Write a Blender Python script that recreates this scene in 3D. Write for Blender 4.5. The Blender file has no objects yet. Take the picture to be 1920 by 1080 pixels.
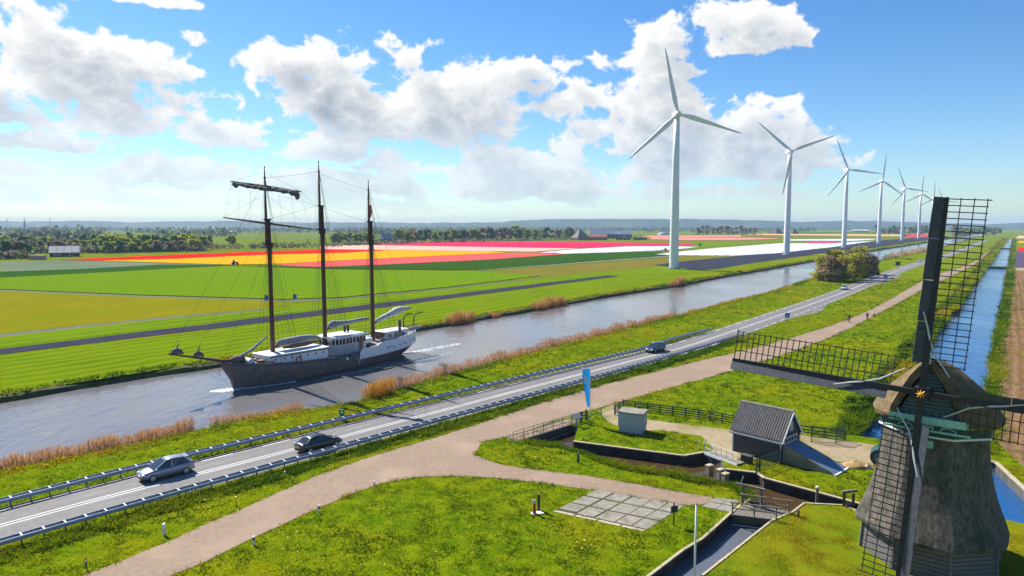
import bpy, math, random
import numpy as np
from mathutils import Vector, Matrix
from mathutils.geometry import delaunay_2d_cdt

random.seed(7); RNG = np.random.default_rng(11)
scene = bpy.context.scene
COL = scene.collection
R = math.radians

# ---------------------------------------------------------------- camera
CAM_H = 22.0
PITCH = math.atan(116 / 1280.0)
cd = bpy.data.cameras.new("camera"); cam = bpy.data.objects.new("camera", cd); COL.objects.link(cam)
cam.location = (0, 0, CAM_H); cam.rotation_euler = (math.pi / 2 - PITCH, 0, 0)
cd.sensor_width = 36; cd.lens = 24; cd.clip_start = 0.5; cd.clip_end = 40000
scene.camera = cam
# ---------------------------------------------------------------- exposure
vs = scene.view_settings
vs.view_transform = 'Standard'; vs.look = 'None'; vs.gamma = 1; vs.use_curve_mapping = False
vs.exposure = 0.95
scene.cycles.max_bounces = 6; scene.cycles.volume_bounces = 0; scene.cycles.transparent_max_bounces = 8
scene.cycles.caustics_reflective = False; scene.cycles.caustics_refractive = False
scene.cycles.sample_clamp_indirect = 4
# ---------------------------------------------------------------- sun and sky
SUN_EL, SUN_AZ = R(43), R(-44)          # azimuth measured from +Y towards +X
SUN_DIR = Vector((math.sin(SUN_AZ) * math.cos(SUN_EL), math.cos(SUN_AZ) * math.cos(SUN_EL), math.sin(SUN_EL)))
sl = bpy.data.lights.new("sun", 'SUN'); sl.energy = 5.0; sl.angle = R(0.5); sl.color = (1.0, 0.955, 0.88)
sun = bpy.data.objects.new("sun", sl); COL.objects.link(sun)
sun.rotation_euler = SUN_DIR.to_track_quat('Z', 'Y').to_euler(); sun.location = (-300, 300, 400)

def px_dir(px, py):
    x = (px - 960) / 1280.0; y = (540 - py) / 1280.0
    c, s = math.cos(PITCH), math.sin(PITCH)
    return Vector((x, c + s * y, -s + c * y)).normalized()

def G(px, py, z=0.0):
    "point of the photograph -> the place on a level plane at height z"
    d = px_dir(px, py); t = (z - CAM_H) / d.z
    return (d.x * t, d.y * t)

# clouds of the photograph: (px, py, half width, height above the base line, depth below it, weight)
CLOUDS = [(40, 150, 180, 110, 70, .9), (150, 115, 140, 60, 45, .75), (60, 215, 260, 60, 22, .85), (250, 140, 70, 40, 24, .6), (260, 212, 100, 34, 18, .7),
          (70, 272, 100, 32, 10, .75), (330, 132, 34, 12, 8, .5),
          (560, 140, 95, 50, 45, .8), (640, 130, 90, 50, 40, .75), (690, 190, 190, 90, 40, .95), (860, 190, 130, 60, 50, .8), (900, 240, 220, 60, 30, .95), (1060, 258, 100, 48, 34, .8),
          (980, 160, 55, 26, 18, .6), (1100, 250, 45, 36, 30, .6),
          (470, 260, 80, 32, 20, .75), (590, 282, 90, 24, 14, .75), (735, 314, 50, 22, 12, .6), (850, 326, 130, 26, 14, .7), (990, 318, 120, 50, 16, .75),
          (1200, 95, 60, 50, 30, .6), (1150, 112, 70, 20, 20, .6), (1345, 82, 120, 52, 20, .85), (1420, 68, 40, 34, 24, .6), (1250, 130, 60, 16, 14, .5),
          (1240, 230, 110, 70, 50, .85), (1330, 280, 170, 70, 30, .9), (1160, 190, 90, 26, 24, .6), (1400, 262, 90, 40, 30, .8), (1490, 285, 50, 44, 24, .75), (1290, 320, 230, 34, 20, .8), (1200, 275, 60, 40, 30, .7), (1510, 305, 50, 10, 14, .6),
          (235, 340, 50, 36, 12, .75), (400, 328, 100, 28, 12, .75), (50, 322, 90, 26, 14, .75), (120, 350, 200, 14, 10, .7), (560, 345, 120, 22, 12, .7), (930, 345, 120, 26, 12, .75), (1130, 330, 110, 30, 14, .75), (320, 4, 60, 10, 8, .6),
          (700, 354, 330, 18, 14, 0.82), (180, 372, 300, 16, 12, 0.82), (1080, 366, 300, 20, 14, 0.82), (500, 384, 400, 12, 10, 0.82), (1350, 366, 200, 14, 10, 0.82), (385, 76, 36, 10, 8, .45), (1105, 140, 20, 16, 16, .3)]
def cloud_layer(W=5400, H=900, EMAX=60.0):
    "cumulus field over the whole horizon: (colour, cover) per direction; columns are azimuth, rows are elevation 0..EMAX degrees"
    rg = np.random.default_rng(5); f4 = np.float32
    az = ((np.arange(W) + .5) / W * 360 - 180).astype(f4); el = ((np.arange(H) + .5) / H * EMAX).astype(f4)
    def perlin(cell, wx=None, wy=None, ky=1.0):
        nx = int(round(360 / cell)); ny = int(EMAX * ky * 2 / cell) + 4
        a = rg.uniform(0, 2 * np.pi, (ny, nx)).astype(f4); gx, gy = np.cos(a), np.sin(a)
        X = np.broadcast_to(((az + 180) / 360 * nx)[None, :], (H, W)); Y = np.broadcast_to((el * ky / cell + 1)[:, None], (H, W))
        if wx is not None: X = X + wx / cell; Y = Y + wy * ky / cell
        xi = np.floor(X).astype(np.int32); yi = np.clip(np.floor(Y).astype(np.int32), 0, ny - 2); fx = (X - xi).astype(f4); fy = (Y - yi).astype(f4)
        x0 = xi % nx; x1 = (xi + 1) % nx
        sx = fx * fx * fx * (fx * (fx * 6 - 15) + 10); sy = fy * fy * fy * (fy * (fy * 6 - 15) + 10)
        def dot(ix, iy, dx, dy): return gx[iy, ix] * dx + gy[iy, ix] * dy
        a0 = dot(x0, yi, fx, fy); a1 = dot(x1, yi, fx - 1, fy); b0 = dot(x0, yi + 1, fx, fy - 1); b1 = dot(x1, yi + 1, fx - 1, fy - 1)
        return ((a0 + sx * (a1 - a0)) * (1 - sy) + (b0 + sx * (b1 - b0)) * sy) * 1.5
    wx = perlin(6) * 1.5 + perlin(2.2) * .5; wy = perlin(6) * .8 + perlin(2.2) * .35
    puff = 0; amp = 1.0
    for c in (4.2, 2.1, 1.05, .55, .3, .17): puff = puff + amp * (.34 - np.abs(perlin(c, wx * .35, wy * .35, 1.3))) * 1.6; amp *= .6
    soft = 0; amp = 1.0
    for c in (7.0, 3.2, 1.5, .7, .35): soft = soft + amp * perlin(c, wx * .6, wy * .6, 1.5); amp *= .5
    blobs = CLOUDS
    AZ = az[None, :] + wx * .55; EL = el[:, None] + wy * .45
    B = np.full((H, W), -1.2, f4)
    for (px, py, rx, ru, rd, a) in blobs:
        d = px_dir(px, py); ca, ce = math.degrees(math.atan2(d.x, d.y)), math.degrees(math.asin(d.z)); k = 180 / math.pi / 1280 * math.cos(math.radians(ca)) ** 1.3
        i0 = int((ca - rx * k * 1.6 + 180) / 360 * W); i1 = int((ca + rx * k * 1.6 + 180) / 360 * W); idx = np.arange(i0, i1) % W
        du = (AZ[:, idx] - ca); du = (du + 180) % 360 - 180; du = du / (rx * k); dv = EL[:, idx] - ce
        dv = np.maximum(dv / (ru * k), -dv / (rd * k)); q = du * du + dv * dv
        B[:, idx] = np.maximum(B[:, idx], a * .62 * (1 - q * .8))
    # the same kind of broken cloud elsewhere on the horizon
    far = np.abs(((az + 180) % 360) - 180) > 46
    bg = soft * .9 - .35 - np.abs(el[:, None] - 11) / 16; B = np.where(far[None, :], np.maximum(B, bg), B)
    F = B + puff * .46 + soft * .62 + .0
    dens = np.clip(F, 0, 1.4); cover = np.clip(F / .30, 0, 1); cover = cover * cover * (3 - 2 * cover)
    # light reaching a point: march towards the sun (up and to its side) through the neighbouring cloud
    tau = np.zeros((H, W), f4); dx = np.sign(math.degrees(SUN_AZ) - az) * np.minimum(1, np.abs(math.degrees(SUN_AZ) - az) / 25)
    step = .30 / (360 / W)
    for k in range(1, 13):
        sy = int(k * .30 * .75 / (EMAX / H)); sh = np.roll(dens, int(-k * step * -.62), 1); sh = np.vstack([sh[sy:], np.zeros((sy, W), f4)]); tau += sh * .30
    light = np.exp(-tau * .60); thin = np.exp(-dens * 2.2)
    lum = .36 + .64 * np.clip(light * 1.0 + thin * .25, 0, 1); lum = np.clip(lum + puff * .30 * (1 - thin), .3, 1)
    hz = np.clip(el / 9, 0, 1)[:, None]; lum = lum * (.55 + .45 * hz) + .74 * (1 - hz) * .45
    cover[-2:] = 0; cover *= np.clip((el[:, None] - .2) / 2.5, 0, 1) * (.62 + .38 * hz)
    t = np.clip((lum - .36) / .64, 0, 1)[..., None]
    col = np.array([.38, .44, .53], f4) * (1 - t) + np.array([1.0, 1.0, .99], f4) * t
    return np.concatenate([col * 1.0, cover[..., None]], 2).astype(f4)
CLOUD_GAIN = 7.9
def build_world():
    w = bpy.data.worlds.new("World"); scene.world = w; w.use_nodes = True
    w.cycles.sampling_method = 'MANUAL'; w.cycles.sample_map_resolution = 256
    nt = w.node_tree; N = nt.nodes; L = nt.links
    for n in list(N): N.remove(n)
    out = N.new('ShaderNodeOutputWorld'); bg = N.new('ShaderNodeBackground'); bg.inputs['Strength'].default_value = 0.068
    L.new(bg.outputs[0], out.inputs[0])
    sky = N.new('ShaderNodeTexSky'); sky.sky_type = 'NISHITA'; sky.sun_disc = False
    sky.sun_elevation = SUN_EL; sky.sun_rotation = SUN_AZ
    sky.air_density = 1.0; sky.dust_density = 0.15; sky.ozone_density = 1.6; sky.altitude = 20
    hs = N.new('ShaderNodeHueSaturation'); hs.inputs['Saturation'].default_value = 1.3
    hs.inputs['Value'].default_value = 1.0
    L.new(sky.outputs[0], hs.inputs['Color'])
    tc = N.new('ShaderNodeTexCoord'); sep = N.new('ShaderNodeSeparateXYZ'); L.new(tc.outputs['Generated'], sep.inputs[0])
    def mth(op, a, b):
        n = N.new('ShaderNodeMath'); n.operation = op
        for i, v in enumerate((a, b)):
            if v is None: continue
            if isinstance(v, (int, float)): n.inputs[i].default_value = v
            else: L.new(v, n.inputs[i])
        return n.outputs[0]
    px = cloud_layer(); h, w_ = px.shape[:2]
    img = bpy.data.images.new('cloud_cover', w_, h, alpha=True, float_buffer=True); img.colorspace_settings.name = 'Non-Color'; img.alpha_mode = 'CHANNEL_PACKED'
    img.pixels.foreach_set(px.ravel()); img.update()
    xyz = N.new('ShaderNodeCombineXYZ')
    L.new(mth('MULTIPLY_ADD', mth('ARCTAN2', sep.outputs[0], sep.outputs[1]), 1 / (2 * math.pi)), xyz.inputs[0])
    xyz.inputs[0].links[0].from_node.inputs[2].default_value = .5
    L.new(mth('MULTIPLY', mth('ARCSINE', sep.outputs[2], None), 180 / math.pi / 60), xyz.inputs[1])
    it = N.new('ShaderNodeTexImage'); it.image = img; it.extension = 'EXTEND'; L.new(xyz.outputs[0], it.inputs[0])
    sc_ = N.new('ShaderNodeVectorMath'); sc_.operation = 'SCALE'; sc_.inputs['Scale'].default_value = CLOUD_GAIN; L.new(it.outputs[0], sc_.inputs[0])
    mx = N.new('ShaderNodeMix'); mx.data_type = 'RGBA'; L.new(it.outputs[1], mx.inputs[0])
    tint = N.new('ShaderNodeVectorMath'); tint.operation = 'MULTIPLY'; tint.inputs[1].default_value = (.84, .98, 1.14); L.new(hs.outputs[0], tint.inputs[0])
    L.new(tint.outputs[0], mx.inputs[6]); L.new(sc_.outputs[0], mx.inputs[7])
    L.new(mx.outputs[2], bg.inputs['Color'])
build_world()

# ---------------------------------------------------------------- helpers
def tag(o, label=None, cat=None, group=None, kind=None):
    if label: o['label'] = label
    if cat: o['category'] = cat
    if group: o['group'] = group
    if kind: o['kind'] = kind
    return o

def empty(name, loc=(0, 0, 0), rz=0, label=None, cat=None, group=None):
    o = bpy.data.objects.new(name, None); COL.objects.link(o); o.empty_display_size = .3
    o.location = loc; o.rotation_euler = (0, 0, rz)
    return tag(o, label, cat, group)

class MB:
    def __init__(s, org=(0, 0, 0)): s.v = []; s.f = []; s.m = []; s.mi = 0; s.o = org
    def add(s, vs, fs):
        b = len(s.v); s.v += [tuple(p) for p in vs]
        for f in fs: s.f.append(tuple(b + i for i in f)); s.m.append(s.mi)
        return s
    def box(s, c, d, rz=0, tilt=None):
        x, y, z = (k / 2 for k in d); P = []
        for sz in (-z, z):
            for sx, sy in ((-x, -y), (x, -y), (x, y), (-x, y)): P.append(Vector((sx, sy, sz)))
        M = Matrix.Rotation(rz, 3, 'Z')
        if tilt: M = M @ tilt
        s.add([M @ p + Vector(c) for p in P], [(3, 2, 1, 0), (4, 5, 6, 7), (0, 1, 5, 4), (1, 2, 6, 5), (2, 3, 7, 6), (3, 0, 4, 7)]); return s
    def bar(s, a, b, w, h, up=(0, 0, 1)):
        a, b = Vector(a), Vector(b); d = (b - a).normalized(); up = Vector(up)
        sd = d.cross(up)
        if sd.length < 1e-4: sd = d.cross(Vector((1, 0, 0)))
        sd.normalize(); u = sd.cross(d); sd *= w / 2; u *= h / 2
        P = [a - sd - u, a + sd - u, a + sd + u, a - sd + u, b - sd - u, b + sd - u, b + sd + u, b - sd + u]
        s.add(P, [(0, 1, 2, 3), (7, 6, 5, 4), (0, 4, 5, 1), (1, 5, 6, 2), (2, 6, 7, 3), (3, 7, 4, 0)]); return s
    def tube(s, pts, r, r1=None, n=6, cap=True):
        pts = [Vector(p) for p in pts]; k = len(pts); rings = []
        rr = r if isinstance(r, (list, tuple)) else [r + ((r if r1 is None else r1) - r) * i / (k - 1) for i in range(k)]
        ref = None
        for i, p in enumerate(pts):
            d = (pts[min(i + 1, k - 1)] - pts[max(i - 1, 0)]).normalized()
            if ref is None: ref = d.cross(Vector((0, 0, 1)) if abs(d.z) < .9 else Vector((1, 0, 0))).normalized()
            ref = (ref - d * ref.dot(d)).normalized(); b = d.cross(ref)
            rings.append([p + (ref * math.cos(2 * math.pi * j / n) + b * math.sin(2 * math.pi * j / n)) * rr[i] for j in range(n)])
        return s.loft(rings, cap)
    def loft(s, rings, cap=True, closed=True):
        n = len(rings[0]); b = [p for r in rings for p in r]; fs = []
        for i in range(len(rings) - 1):
            for j in range(n if closed else n - 1):
                k = (j + 1) % n; fs.append((i * n + j, i * n + k, (i + 1) * n + k, (i + 1) * n + j))
        if cap: fs.append(tuple(range(n - 1, -1, -1))); fs.append(tuple((len(rings) - 1) * n + j for j in range(n)))
        return s.add(b, fs)
    def lathe(s, prof, c=(0, 0, 0), n=16, a0=0, cap=True):
        return s.loft([[Vector(c) + Vector((r * math.cos(a0 + 2 * math.pi * j / n), r * math.sin(a0 + 2 * math.pi * j / n), z)) for j in range(n)] for r, z in prof], cap)
    def ell(s, c, r, nu=10, nv=6):
        rings = []
        for i in range(nv + 1):
            t = math.pi * (i + .001) / (nv + .002) - math.pi / 2
            rings.append([Vector(c) + Vector((r[0] * math.cos(t) * math.cos(2 * math.pi * j / nu), r[1] * math.cos(t) * math.sin(2 * math.pi * j / nu), r[2] * math.sin(t))) for j in range(nu)])
        return s.loft(rings)
    def prism(s, poly, z0, z1):
        n = len(poly)
        return s.add([(x, y, z0) for x, y in poly] + [(x, y, z1) for x, y in poly],
                     [tuple(range(n - 1, -1, -1)), tuple(range(n, 2 * n))] + [(i, (i + 1) % n, n + (i + 1) % n, n + i) for i in range(n)])
    def quad(s, a, b, c, d): return s.add([a, b, c, d], [(0, 1, 2, 3)])
    def build(s, name, mats, parent=None, smooth=False, mesh_only=False):
        me = bpy.data.meshes.new(name); o = s.o
        me.from_pydata([(p[0] - o[0], p[1] - o[1], p[2] - o[2]) for p in s.v], [], s.f)
        for m in (mats if isinstance(mats, (list, tuple)) else [mats]): me.materials.append(m)
        me.polygons.foreach_set('material_index', s.m)
        if smooth: me.polygons.foreach_set('use_smooth', [True] * len(s.f))
        me.update()
        if mesh_only: return me
        return link(name, me, parent, None if parent else o)

def link(name, me, parent=None, loc=None, rz=None):
    o = bpy.data.objects.new(name, me); COL.objects.link(o)
    if parent: o.parent = parent
    if loc is not None: o.location = loc
    if rz is not None: o.rotation_euler = (0, 0, rz)
    return o

def children(o): return [c for c in bpy.data.objects if c.parent == o]
def copy_tree(o, parent=None, kids=None):
    c = o.copy(); COL.objects.link(c)
    if parent: c.parent = parent
    for ch in (KIDS.get(o.name) or children(o)): copy_tree(ch, c)
    return c
KIDS = {}

def npmesh(name, V, F, mats, cols=None, smooth=False, parent=None, mesh_only=False, loc=None):
    "V (n,3), F (m,k) equal-sided faces as one mesh; cols per-vertex colours"
    me = bpy.data.meshes.new(name); V = np.asarray(V, np.float32); F = np.asarray(F, np.int32); m, k = F.shape
    me.vertices.add(len(V)); me.vertices.foreach_set('co', V.ravel())
    me.loops.add(m * k); me.loops.foreach_set('vertex_index', F.ravel())
    me.polygons.add(m); me.polygons.foreach_set('loop_start', np.arange(0, m * k, k, dtype=np.int32))
    try: me.polygons.foreach_set('loop_total', np.full(m, k, np.int32))
    except Exception: pass
    me.update(calc_edges=True)
    for mm in (mats if isinstance(mats, (list, tuple)) else [mats]): me.materials.append(mm)
    if cols is not None:
        ca = me.color_attributes.new('Col', 'FLOAT_COLOR', 'POINT')
        ca.data.foreach_set('color', np.asarray(cols, np.float32).ravel())
    if smooth: me.polygons.foreach_set('use_smooth', np.ones(m, bool))
    if mesh_only: return me
    return link(name, me, parent, loc)

# ---------------------------------------------------------------- materials
def mat(name, c1, c2=None, scale=4.0, rough=.8, metal=0.0, bump=0.0, bscale=None, detail=5, stretch=(1, 1, 1), spec=.4, c3=None, scale3=1.0, attr=False, contrast=(.35, .65), coat=0, coord='Object', trans=0):
    m = bpy.data.materials.new(name); m.use_nodes = True; nt = m.node_tree; N = nt.nodes; L = nt.links
    b = N['Principled BSDF']; b.inputs['Roughness'].default_value = rough; b.inputs['Metallic'].default_value = metal
    b.inputs['Specular IOR Level'].default_value = spec; b.inputs['Base Color'].default_value = (*c1, 1)
    if coat: b.inputs['Coat Weight'].default_value = coat; b.inputs['Coat Roughness'].default_value = .05
    tc = N.new('ShaderNodeTexCoord'); mp = N.new('ShaderNodeMapping'); mp.inputs['Scale'].default_value = stretch
    L.new(tc.outputs[coord], mp.inputs[0])
    def nz(s, d=detail):
        n = N.new('ShaderNodeTexNoise'); n.inputs['Scale'].default_value = s; n.inputs['Detail'].default_value = d; n.inputs['Roughness'].default_value = .6
        L.new(mp.outputs[0], n.inputs['Vector']); return n.outputs[0]
    def ramp(x, a, b_):
        r = N.new('ShaderNodeMapRange'); r.inputs[1].default_value = a; r.inputs[2].default_value = b_; L.new(x, r.inputs[0]); return r.outputs[0]
    col = None
    if c2 is not None:
        mx = N.new('ShaderNodeMix'); mx.data_type = 'RGBA'; mx.inputs[6].default_value = (*c1, 1); mx.inputs[7].default_value = (*c2, 1)
        L.new(ramp(nz(scale), *contrast), mx.inputs[0]); col = mx.outputs[2]
        if c3 is not None:
            m2 = N.new('ShaderNodeMix'); m2.data_type = 'RGBA'; m2.inputs[7].default_value = (*c3, 1); L.new(col, m2.inputs[6])
            L.new(ramp(nz(scale3, 4), .48, .72), m2.inputs[0]); col = m2.outputs[2]
    if attr:
        at = N.new('ShaderNodeAttribute'); at.attribute_name = 'Col'; col = at.outputs['Color']
    if col is not None: L.new(col, b.inputs['Base Color'])
    if bump:
        bp = N.new('ShaderNodeBump'); bp.inputs['Strength'].default_value = bump; bp.inputs['Distance'].default_value = .05
        L.new(nz(bscale or scale * 3), bp.inputs['Height']); L.new(bp.outputs[0], b.inputs['Normal'])
    if trans:
        td = N.new('ShaderNodeBsdfTranslucent'); ms = N.new('ShaderNodeMixShader'); ms.inputs[0].default_value = trans
        if col is not None: L.new(col, td.inputs[0])
        else: td.inputs[0].default_value = (*c1, 1)
        L.new(b.outputs[0], ms.inputs[1]); L.new(td.outputs[0], ms.inputs[2]); L.new(ms.outputs[0], N['Material Output'].inputs[0])
    return m

def water_mat(name, base, scale, strength, rough=.06, stretch=(1, 1, 1), rz=0.0):
    m = bpy.data.materials.new(name); m.use_nodes = True; nt = m.node_tree; N = nt.nodes; L = nt.links
    b = N['Principled BSDF']; b.inputs['Base Color'].default_value = (*base, 1); b.inputs['Roughness'].default_value = rough; b.inputs['IOR'].default_value = 1.333
    b.inputs['Specular IOR Level'].default_value = .5
    tc = N.new('ShaderNodeTexCoord'); mp = N.new('ShaderNodeMapping'); mp.inputs['Scale'].default_value = stretch; mp.inputs['Rotation'].default_value = (0, 0, rz)
    L.new(tc.outputs['Object'], mp.inputs[0])
    def nz(s, d, r):
        n = N.new('ShaderNodeTexNoise'); n.inputs['Scale'].default_value = s; n.inputs['Detail'].default_value = d; n.inputs['Roughness'].default_value = r
        n.inputs['Distortion'].default_value = .4
        L.new(mp.outputs[0], n.inputs['Vector']); return n.outputs[0]
    a = N.new('ShaderNodeMath'); a.operation = 'MULTIPLY_ADD'; L.new(nz(scale, 4, .55), a.inputs[0]); a.inputs[1].default_value = 1.0; L.new(nz(scale * .16, 2, .5), a.inputs[2])
    g = N.new('ShaderNodeMath'); g.operation = 'MULTIPLY'
    gn = N.new('ShaderNodeTexNoise'); gn.inputs['Scale'].default_value = .035; gn.inputs['Detail'].default_value = 3; L.new(mp.outputs[0], gn.inputs['Vector'])
    gr = N.new('ShaderNodeMapRange'); gr.inputs[1].default_value = .35; gr.inputs[2].default_value = .65; gr.inputs[3].default_value = .25; gr.inputs[4].default_value = 1.5
    L.new(gn.outputs[0], gr.inputs[0]); L.new(a.outputs[0], g.inputs[0]); L.new(gr.outputs[0], g.inputs[1])
    rm = N.new('ShaderNodeMapRange'); rm.inputs[1].default_value = .3; rm.inputs[2].default_value = .7; rm.inputs[3].default_value = rough * .6; rm.inputs[4].default_value = rough * 1.7; L.new(gn.outputs[0], rm.inputs[0]); L.new(rm.outputs[0], b.inputs['Roughness'])
    bp = N.new('ShaderNodeBump'); bp.inputs['Strength'].default_value = strength; bp.inputs['Distance'].default_value = .25
    L.new(g.outputs[0], bp.inputs['Height']); L.new(bp.outputs[0], b.inputs['Normal'])
    return m

GRASS_A, GRASS_B, GRASS_C = (.066, .118, .002), (.145, .188, .003), (.200, .180, .004)
m_grass = mat('grass_sward', GRASS_A, GRASS_B, .8, .95, bump=.6, bscale=6, c3=GRASS_C, scale3=.06, spec=0, detail=8)
m_lawn = mat('mown_lawn', (.085, .140, .004), (.150, .165, .006), .5, .9, bump=.5, bscale=9, c3=(.20, .165, .006), scale3=.12, spec=0)
m_blade = mat('grass_blades', (.08, .13, .004), attr=True, rough=.8, spec=.05, trans=.5)
m_reed = mat('dry_reed', (.4, .2, .08), attr=True, rough=.8, spec=.2, trans=.4)
m_leaf = mat('leaves', (.06, .09, .01), attr=True, rough=.8, spec=.05, trans=.5)
m_bark = mat('bark', (.10, .075, .05), (.17, .13, .09), 8, .9, bump=.5)
m_mud = mat('canal_bank_earth', (.035, .028, .018), (.06, .075, .01), .8, .95, bump=.8, bscale=4, c3=(.07, .11, .006), scale3=.5)
m_asph = mat('asphalt', (.125, .118, .115), (.17, .158, .15), 2.0, .85, bump=.25, bscale=60, c3=(.205, .188, .175), scale3=.12)
m_path = mat('pink_path', (.205, .138, .090), (.262, .182, .122), 2.2, .9, bump=.3, bscale=40, c3=(.31, .215, .145), scale3=.14, detail=9)
m_gravel = mat('sandy_yard', (.25, .19, .11), (.33, .25, .15), 1.6, .95, bump=.5, bscale=20, c3=(.16, .15, .03), scale3=.25)
m_white = mat('white_paint', (.78, .78, .77), (.70, .70, .70), 3, .55)
m_track = mat('worn_track', (.105, .10, .098), (.15, .14, .135), 1.2, .8, bump=.2, bscale=60, stretch=(1, 1, 1), detail=8)
m_dash = mat('worn_dash', (.74, .72, .68), (.58, .55, .5), 9, .8)
m_line = mat('road_paint', (.72, .72, .70), (.52, .51, .49), 6, .7)
m_conc = mat('concrete', (.19, .168, .135), (.28, .25, .20), 1.8, .9, bump=.3, bscale=20, c3=(.13, .125, .075), scale3=.8)
m_wallc = mat('quay_wall', (.055, .05, .045), (.12, .11, .09), 1.3, .9, bump=.5, bscale=6, stretch=(1, 1, .35))
m_cope = mat('timber_coping', (.33, .27, .17), (.45, .38, .25), 3, .85, bump=.3)
m_steel = mat('galvanised_steel', (.28, .33, .42), (.36, .41, .50), 3, .45, .35)
m_steeld = mat('grey_steel', (.16, .18, .21), (.22, .24, .28), 4, .5, .3)
m_black = mat('black_paint', (.018, .018, .02), (.03, .03, .03), 4, .5)
m_rubber = mat('rubber', (.02, .02, .02), rough=.8)
m_glass = mat('dark_glass', (.02, .025, .03), rough=.06, spec=.8)
m_turb = mat('turbine_white', (.72, .74, .76), (.66, .68, .70), .3, .4)
# ================================================================ SETTING
def W2(lst, z=0.0): return [G(px, py, z) for px, py in lst]
D = (0.592, 0.806); NRM = (-0.806, 0.592)          # along the canal, and across it (away from the camera)
def DN(a, n): return (D[0] * a + NRM[0] * n, D[1] * a + NRM[1] * n)
def seg_pts(pts, step):
    out = [Vector((*pts[0][:2], 0))]; acc = 0
    for a, b in zip(pts[:-1], pts[1:]):
        a = Vector((*a[:2], 0)); b = Vector((*b[:2], 0)); L_ = (b - a).length; t = step - acc
        while t <= L_: out.append(a + (b - a) * (t / L_)); t += step
        acc = (acc + L_) % step
    return out
def smooth_line(pts, it=2):
    pts = [Vector((p[0], p[1], 0)) for p in pts]
    for _ in range(it):
        q = [pts[0]]
        for a, b in zip(pts[:-1], pts[1:]): q += [a * .75 + b * .25, a * .25 + b * .75]
        q.append(pts[-1]); pts = q
    return pts
def offset(pts, d):
    "left-hand offset of a polyline"
    out = []
    for i, p in enumerate(pts):
        a = pts[max(i - 1, 0)]; b = pts[min(i + 1, len(pts) - 1)]
        t = Vector((b[0] - a[0], b[1] - a[1])).normalized(); out.append(Vector((p[0] - t.y * d, p[1] + t.x * d, 0)))
    return out
def pin(poly, X, Y):
    "points inside polygon, vectorised"
    P = np.array([(p[0], p[1]) for p in poly]); c = np.zeros(len(X), bool); j = len(P) - 1
    for i in range(len(P)):
        xi, yi = P[i]; xj, yj = P[j]
        if yi != yj:
            k = ((yi > Y) != (yj > Y)) & (X < (xj - xi) * (Y - yi) / (yj - yi) + xi); c ^= k
        j = i
    return c

WZ = -0.85
canL = [DN(a, n) for a, n in [(-260, 103), (-60, 103)]] + W2([(13, 753), (180, 727), (300, 705), (427, 688), (780, 623), (840, 612), (1007, 583), (1140, 557), (1280, 537), (1340, 523), (1527, 491), (1629, 472)], WZ) + [DN(1190, 94), DN(2600, 92)]
canR = [DN(-260, 74), DN(-30, 74)] + W2([(0, 893), (213, 850), (387, 810), (500, 788), (683, 760), (740, 737), (873, 700), (1007, 663), (1140, 630), (1267, 597), (1340, 575), (1446, 551), (1523, 523), (1643, 491)], WZ) + [DN(760, 61.5), DN(1190, 61), DN(2600, 59)]
canL = smooth_line(canL); canR = smooth_line(canR)
def jitter(pts, amp, seed):
    r = random.Random(seed); ph = [r.uniform(0, 6) for _ in range(3)]
    out = []; s = 0
    for i, p in enumerate(pts):
        if i: s += (p - pts[i - 1]).length
        out.append(p + Vector((NRM[0], NRM[1], 0)) * amp * (math.sin(s * .21 + ph[0]) + .6 * math.sin(s * .53 + ph[1]) + .5 * r.uniform(-1, 1)) / 1.6)
    return out
def dense(pts, near=2.5, far=200):
    out = [pts[0]]
    for a, b in zip(pts[:-1], pts[1:]):
        d = ((a + b) / 2).length; st = near if d < far else 30; n = max(1, int((b - a).length / st))
        out += [a + (b - a) * (i / n) for i in range(1, n + 1)]
    return out
canLw = jitter(dense(canL), .45, 1); canRw = jitter(dense(canR), .35, 2)
canLb = offset(canLw, 1.5); canRb = offset(canRw, -1.1)
ditLw = jitter(dense(smooth_line([DN(78, 11.9), DN(120, 12.2), DN(205, 11.9), DN(600, 11.9), DN(1450, 11.5)])), .55, 3)
ditRw = jitter(dense(smooth_line([DN(79, 2.4), DN(108, 2.4), DN(160, 2.8), DN(270, 2.3), DN(600, 2.0), DN(1450, 1.8)])), .25, 4)
ditLb = offset(ditLw, 1.0); ditRb = offset(ditRw, -.9)
canal_hole = canLb + canRb[::-1]
ditch_hole = ditLb + ditRb[::-1]
pond_px = [(978, 822), (985, 829), (1053, 838), (1098, 850), (1124, 863), (1177, 878), (1257, 890), (1300, 900), (1384, 912), (1408, 935), (1393, 945), (1369, 963), (1317, 1010), (1280, 1032), (1217, 1080), (1130, 1150),
           (1230, 1150), (1317, 1080), (1447, 977), (1487, 960), (1508, 944), (1584, 948), (1613, 961), (1640, 975), (1655, 960), (1622, 948), (1578, 936), (1433, 897), (1420, 887), (1360, 880), (1352, 862), (1322, 848), (1282, 855), (1158, 839), (1075, 828), (1084, 800), (1062, 795)]
pond_hole = [Vector((*p, 0)) for p in W2(pond_px)]
basin_hole = [Vector((*p, 0)) for p in W2([(1800, 850), (1868, 868), (1930, 925), (2030, 1010), (1960, 1000), (1886, 976), (1800, 965)])]

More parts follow.
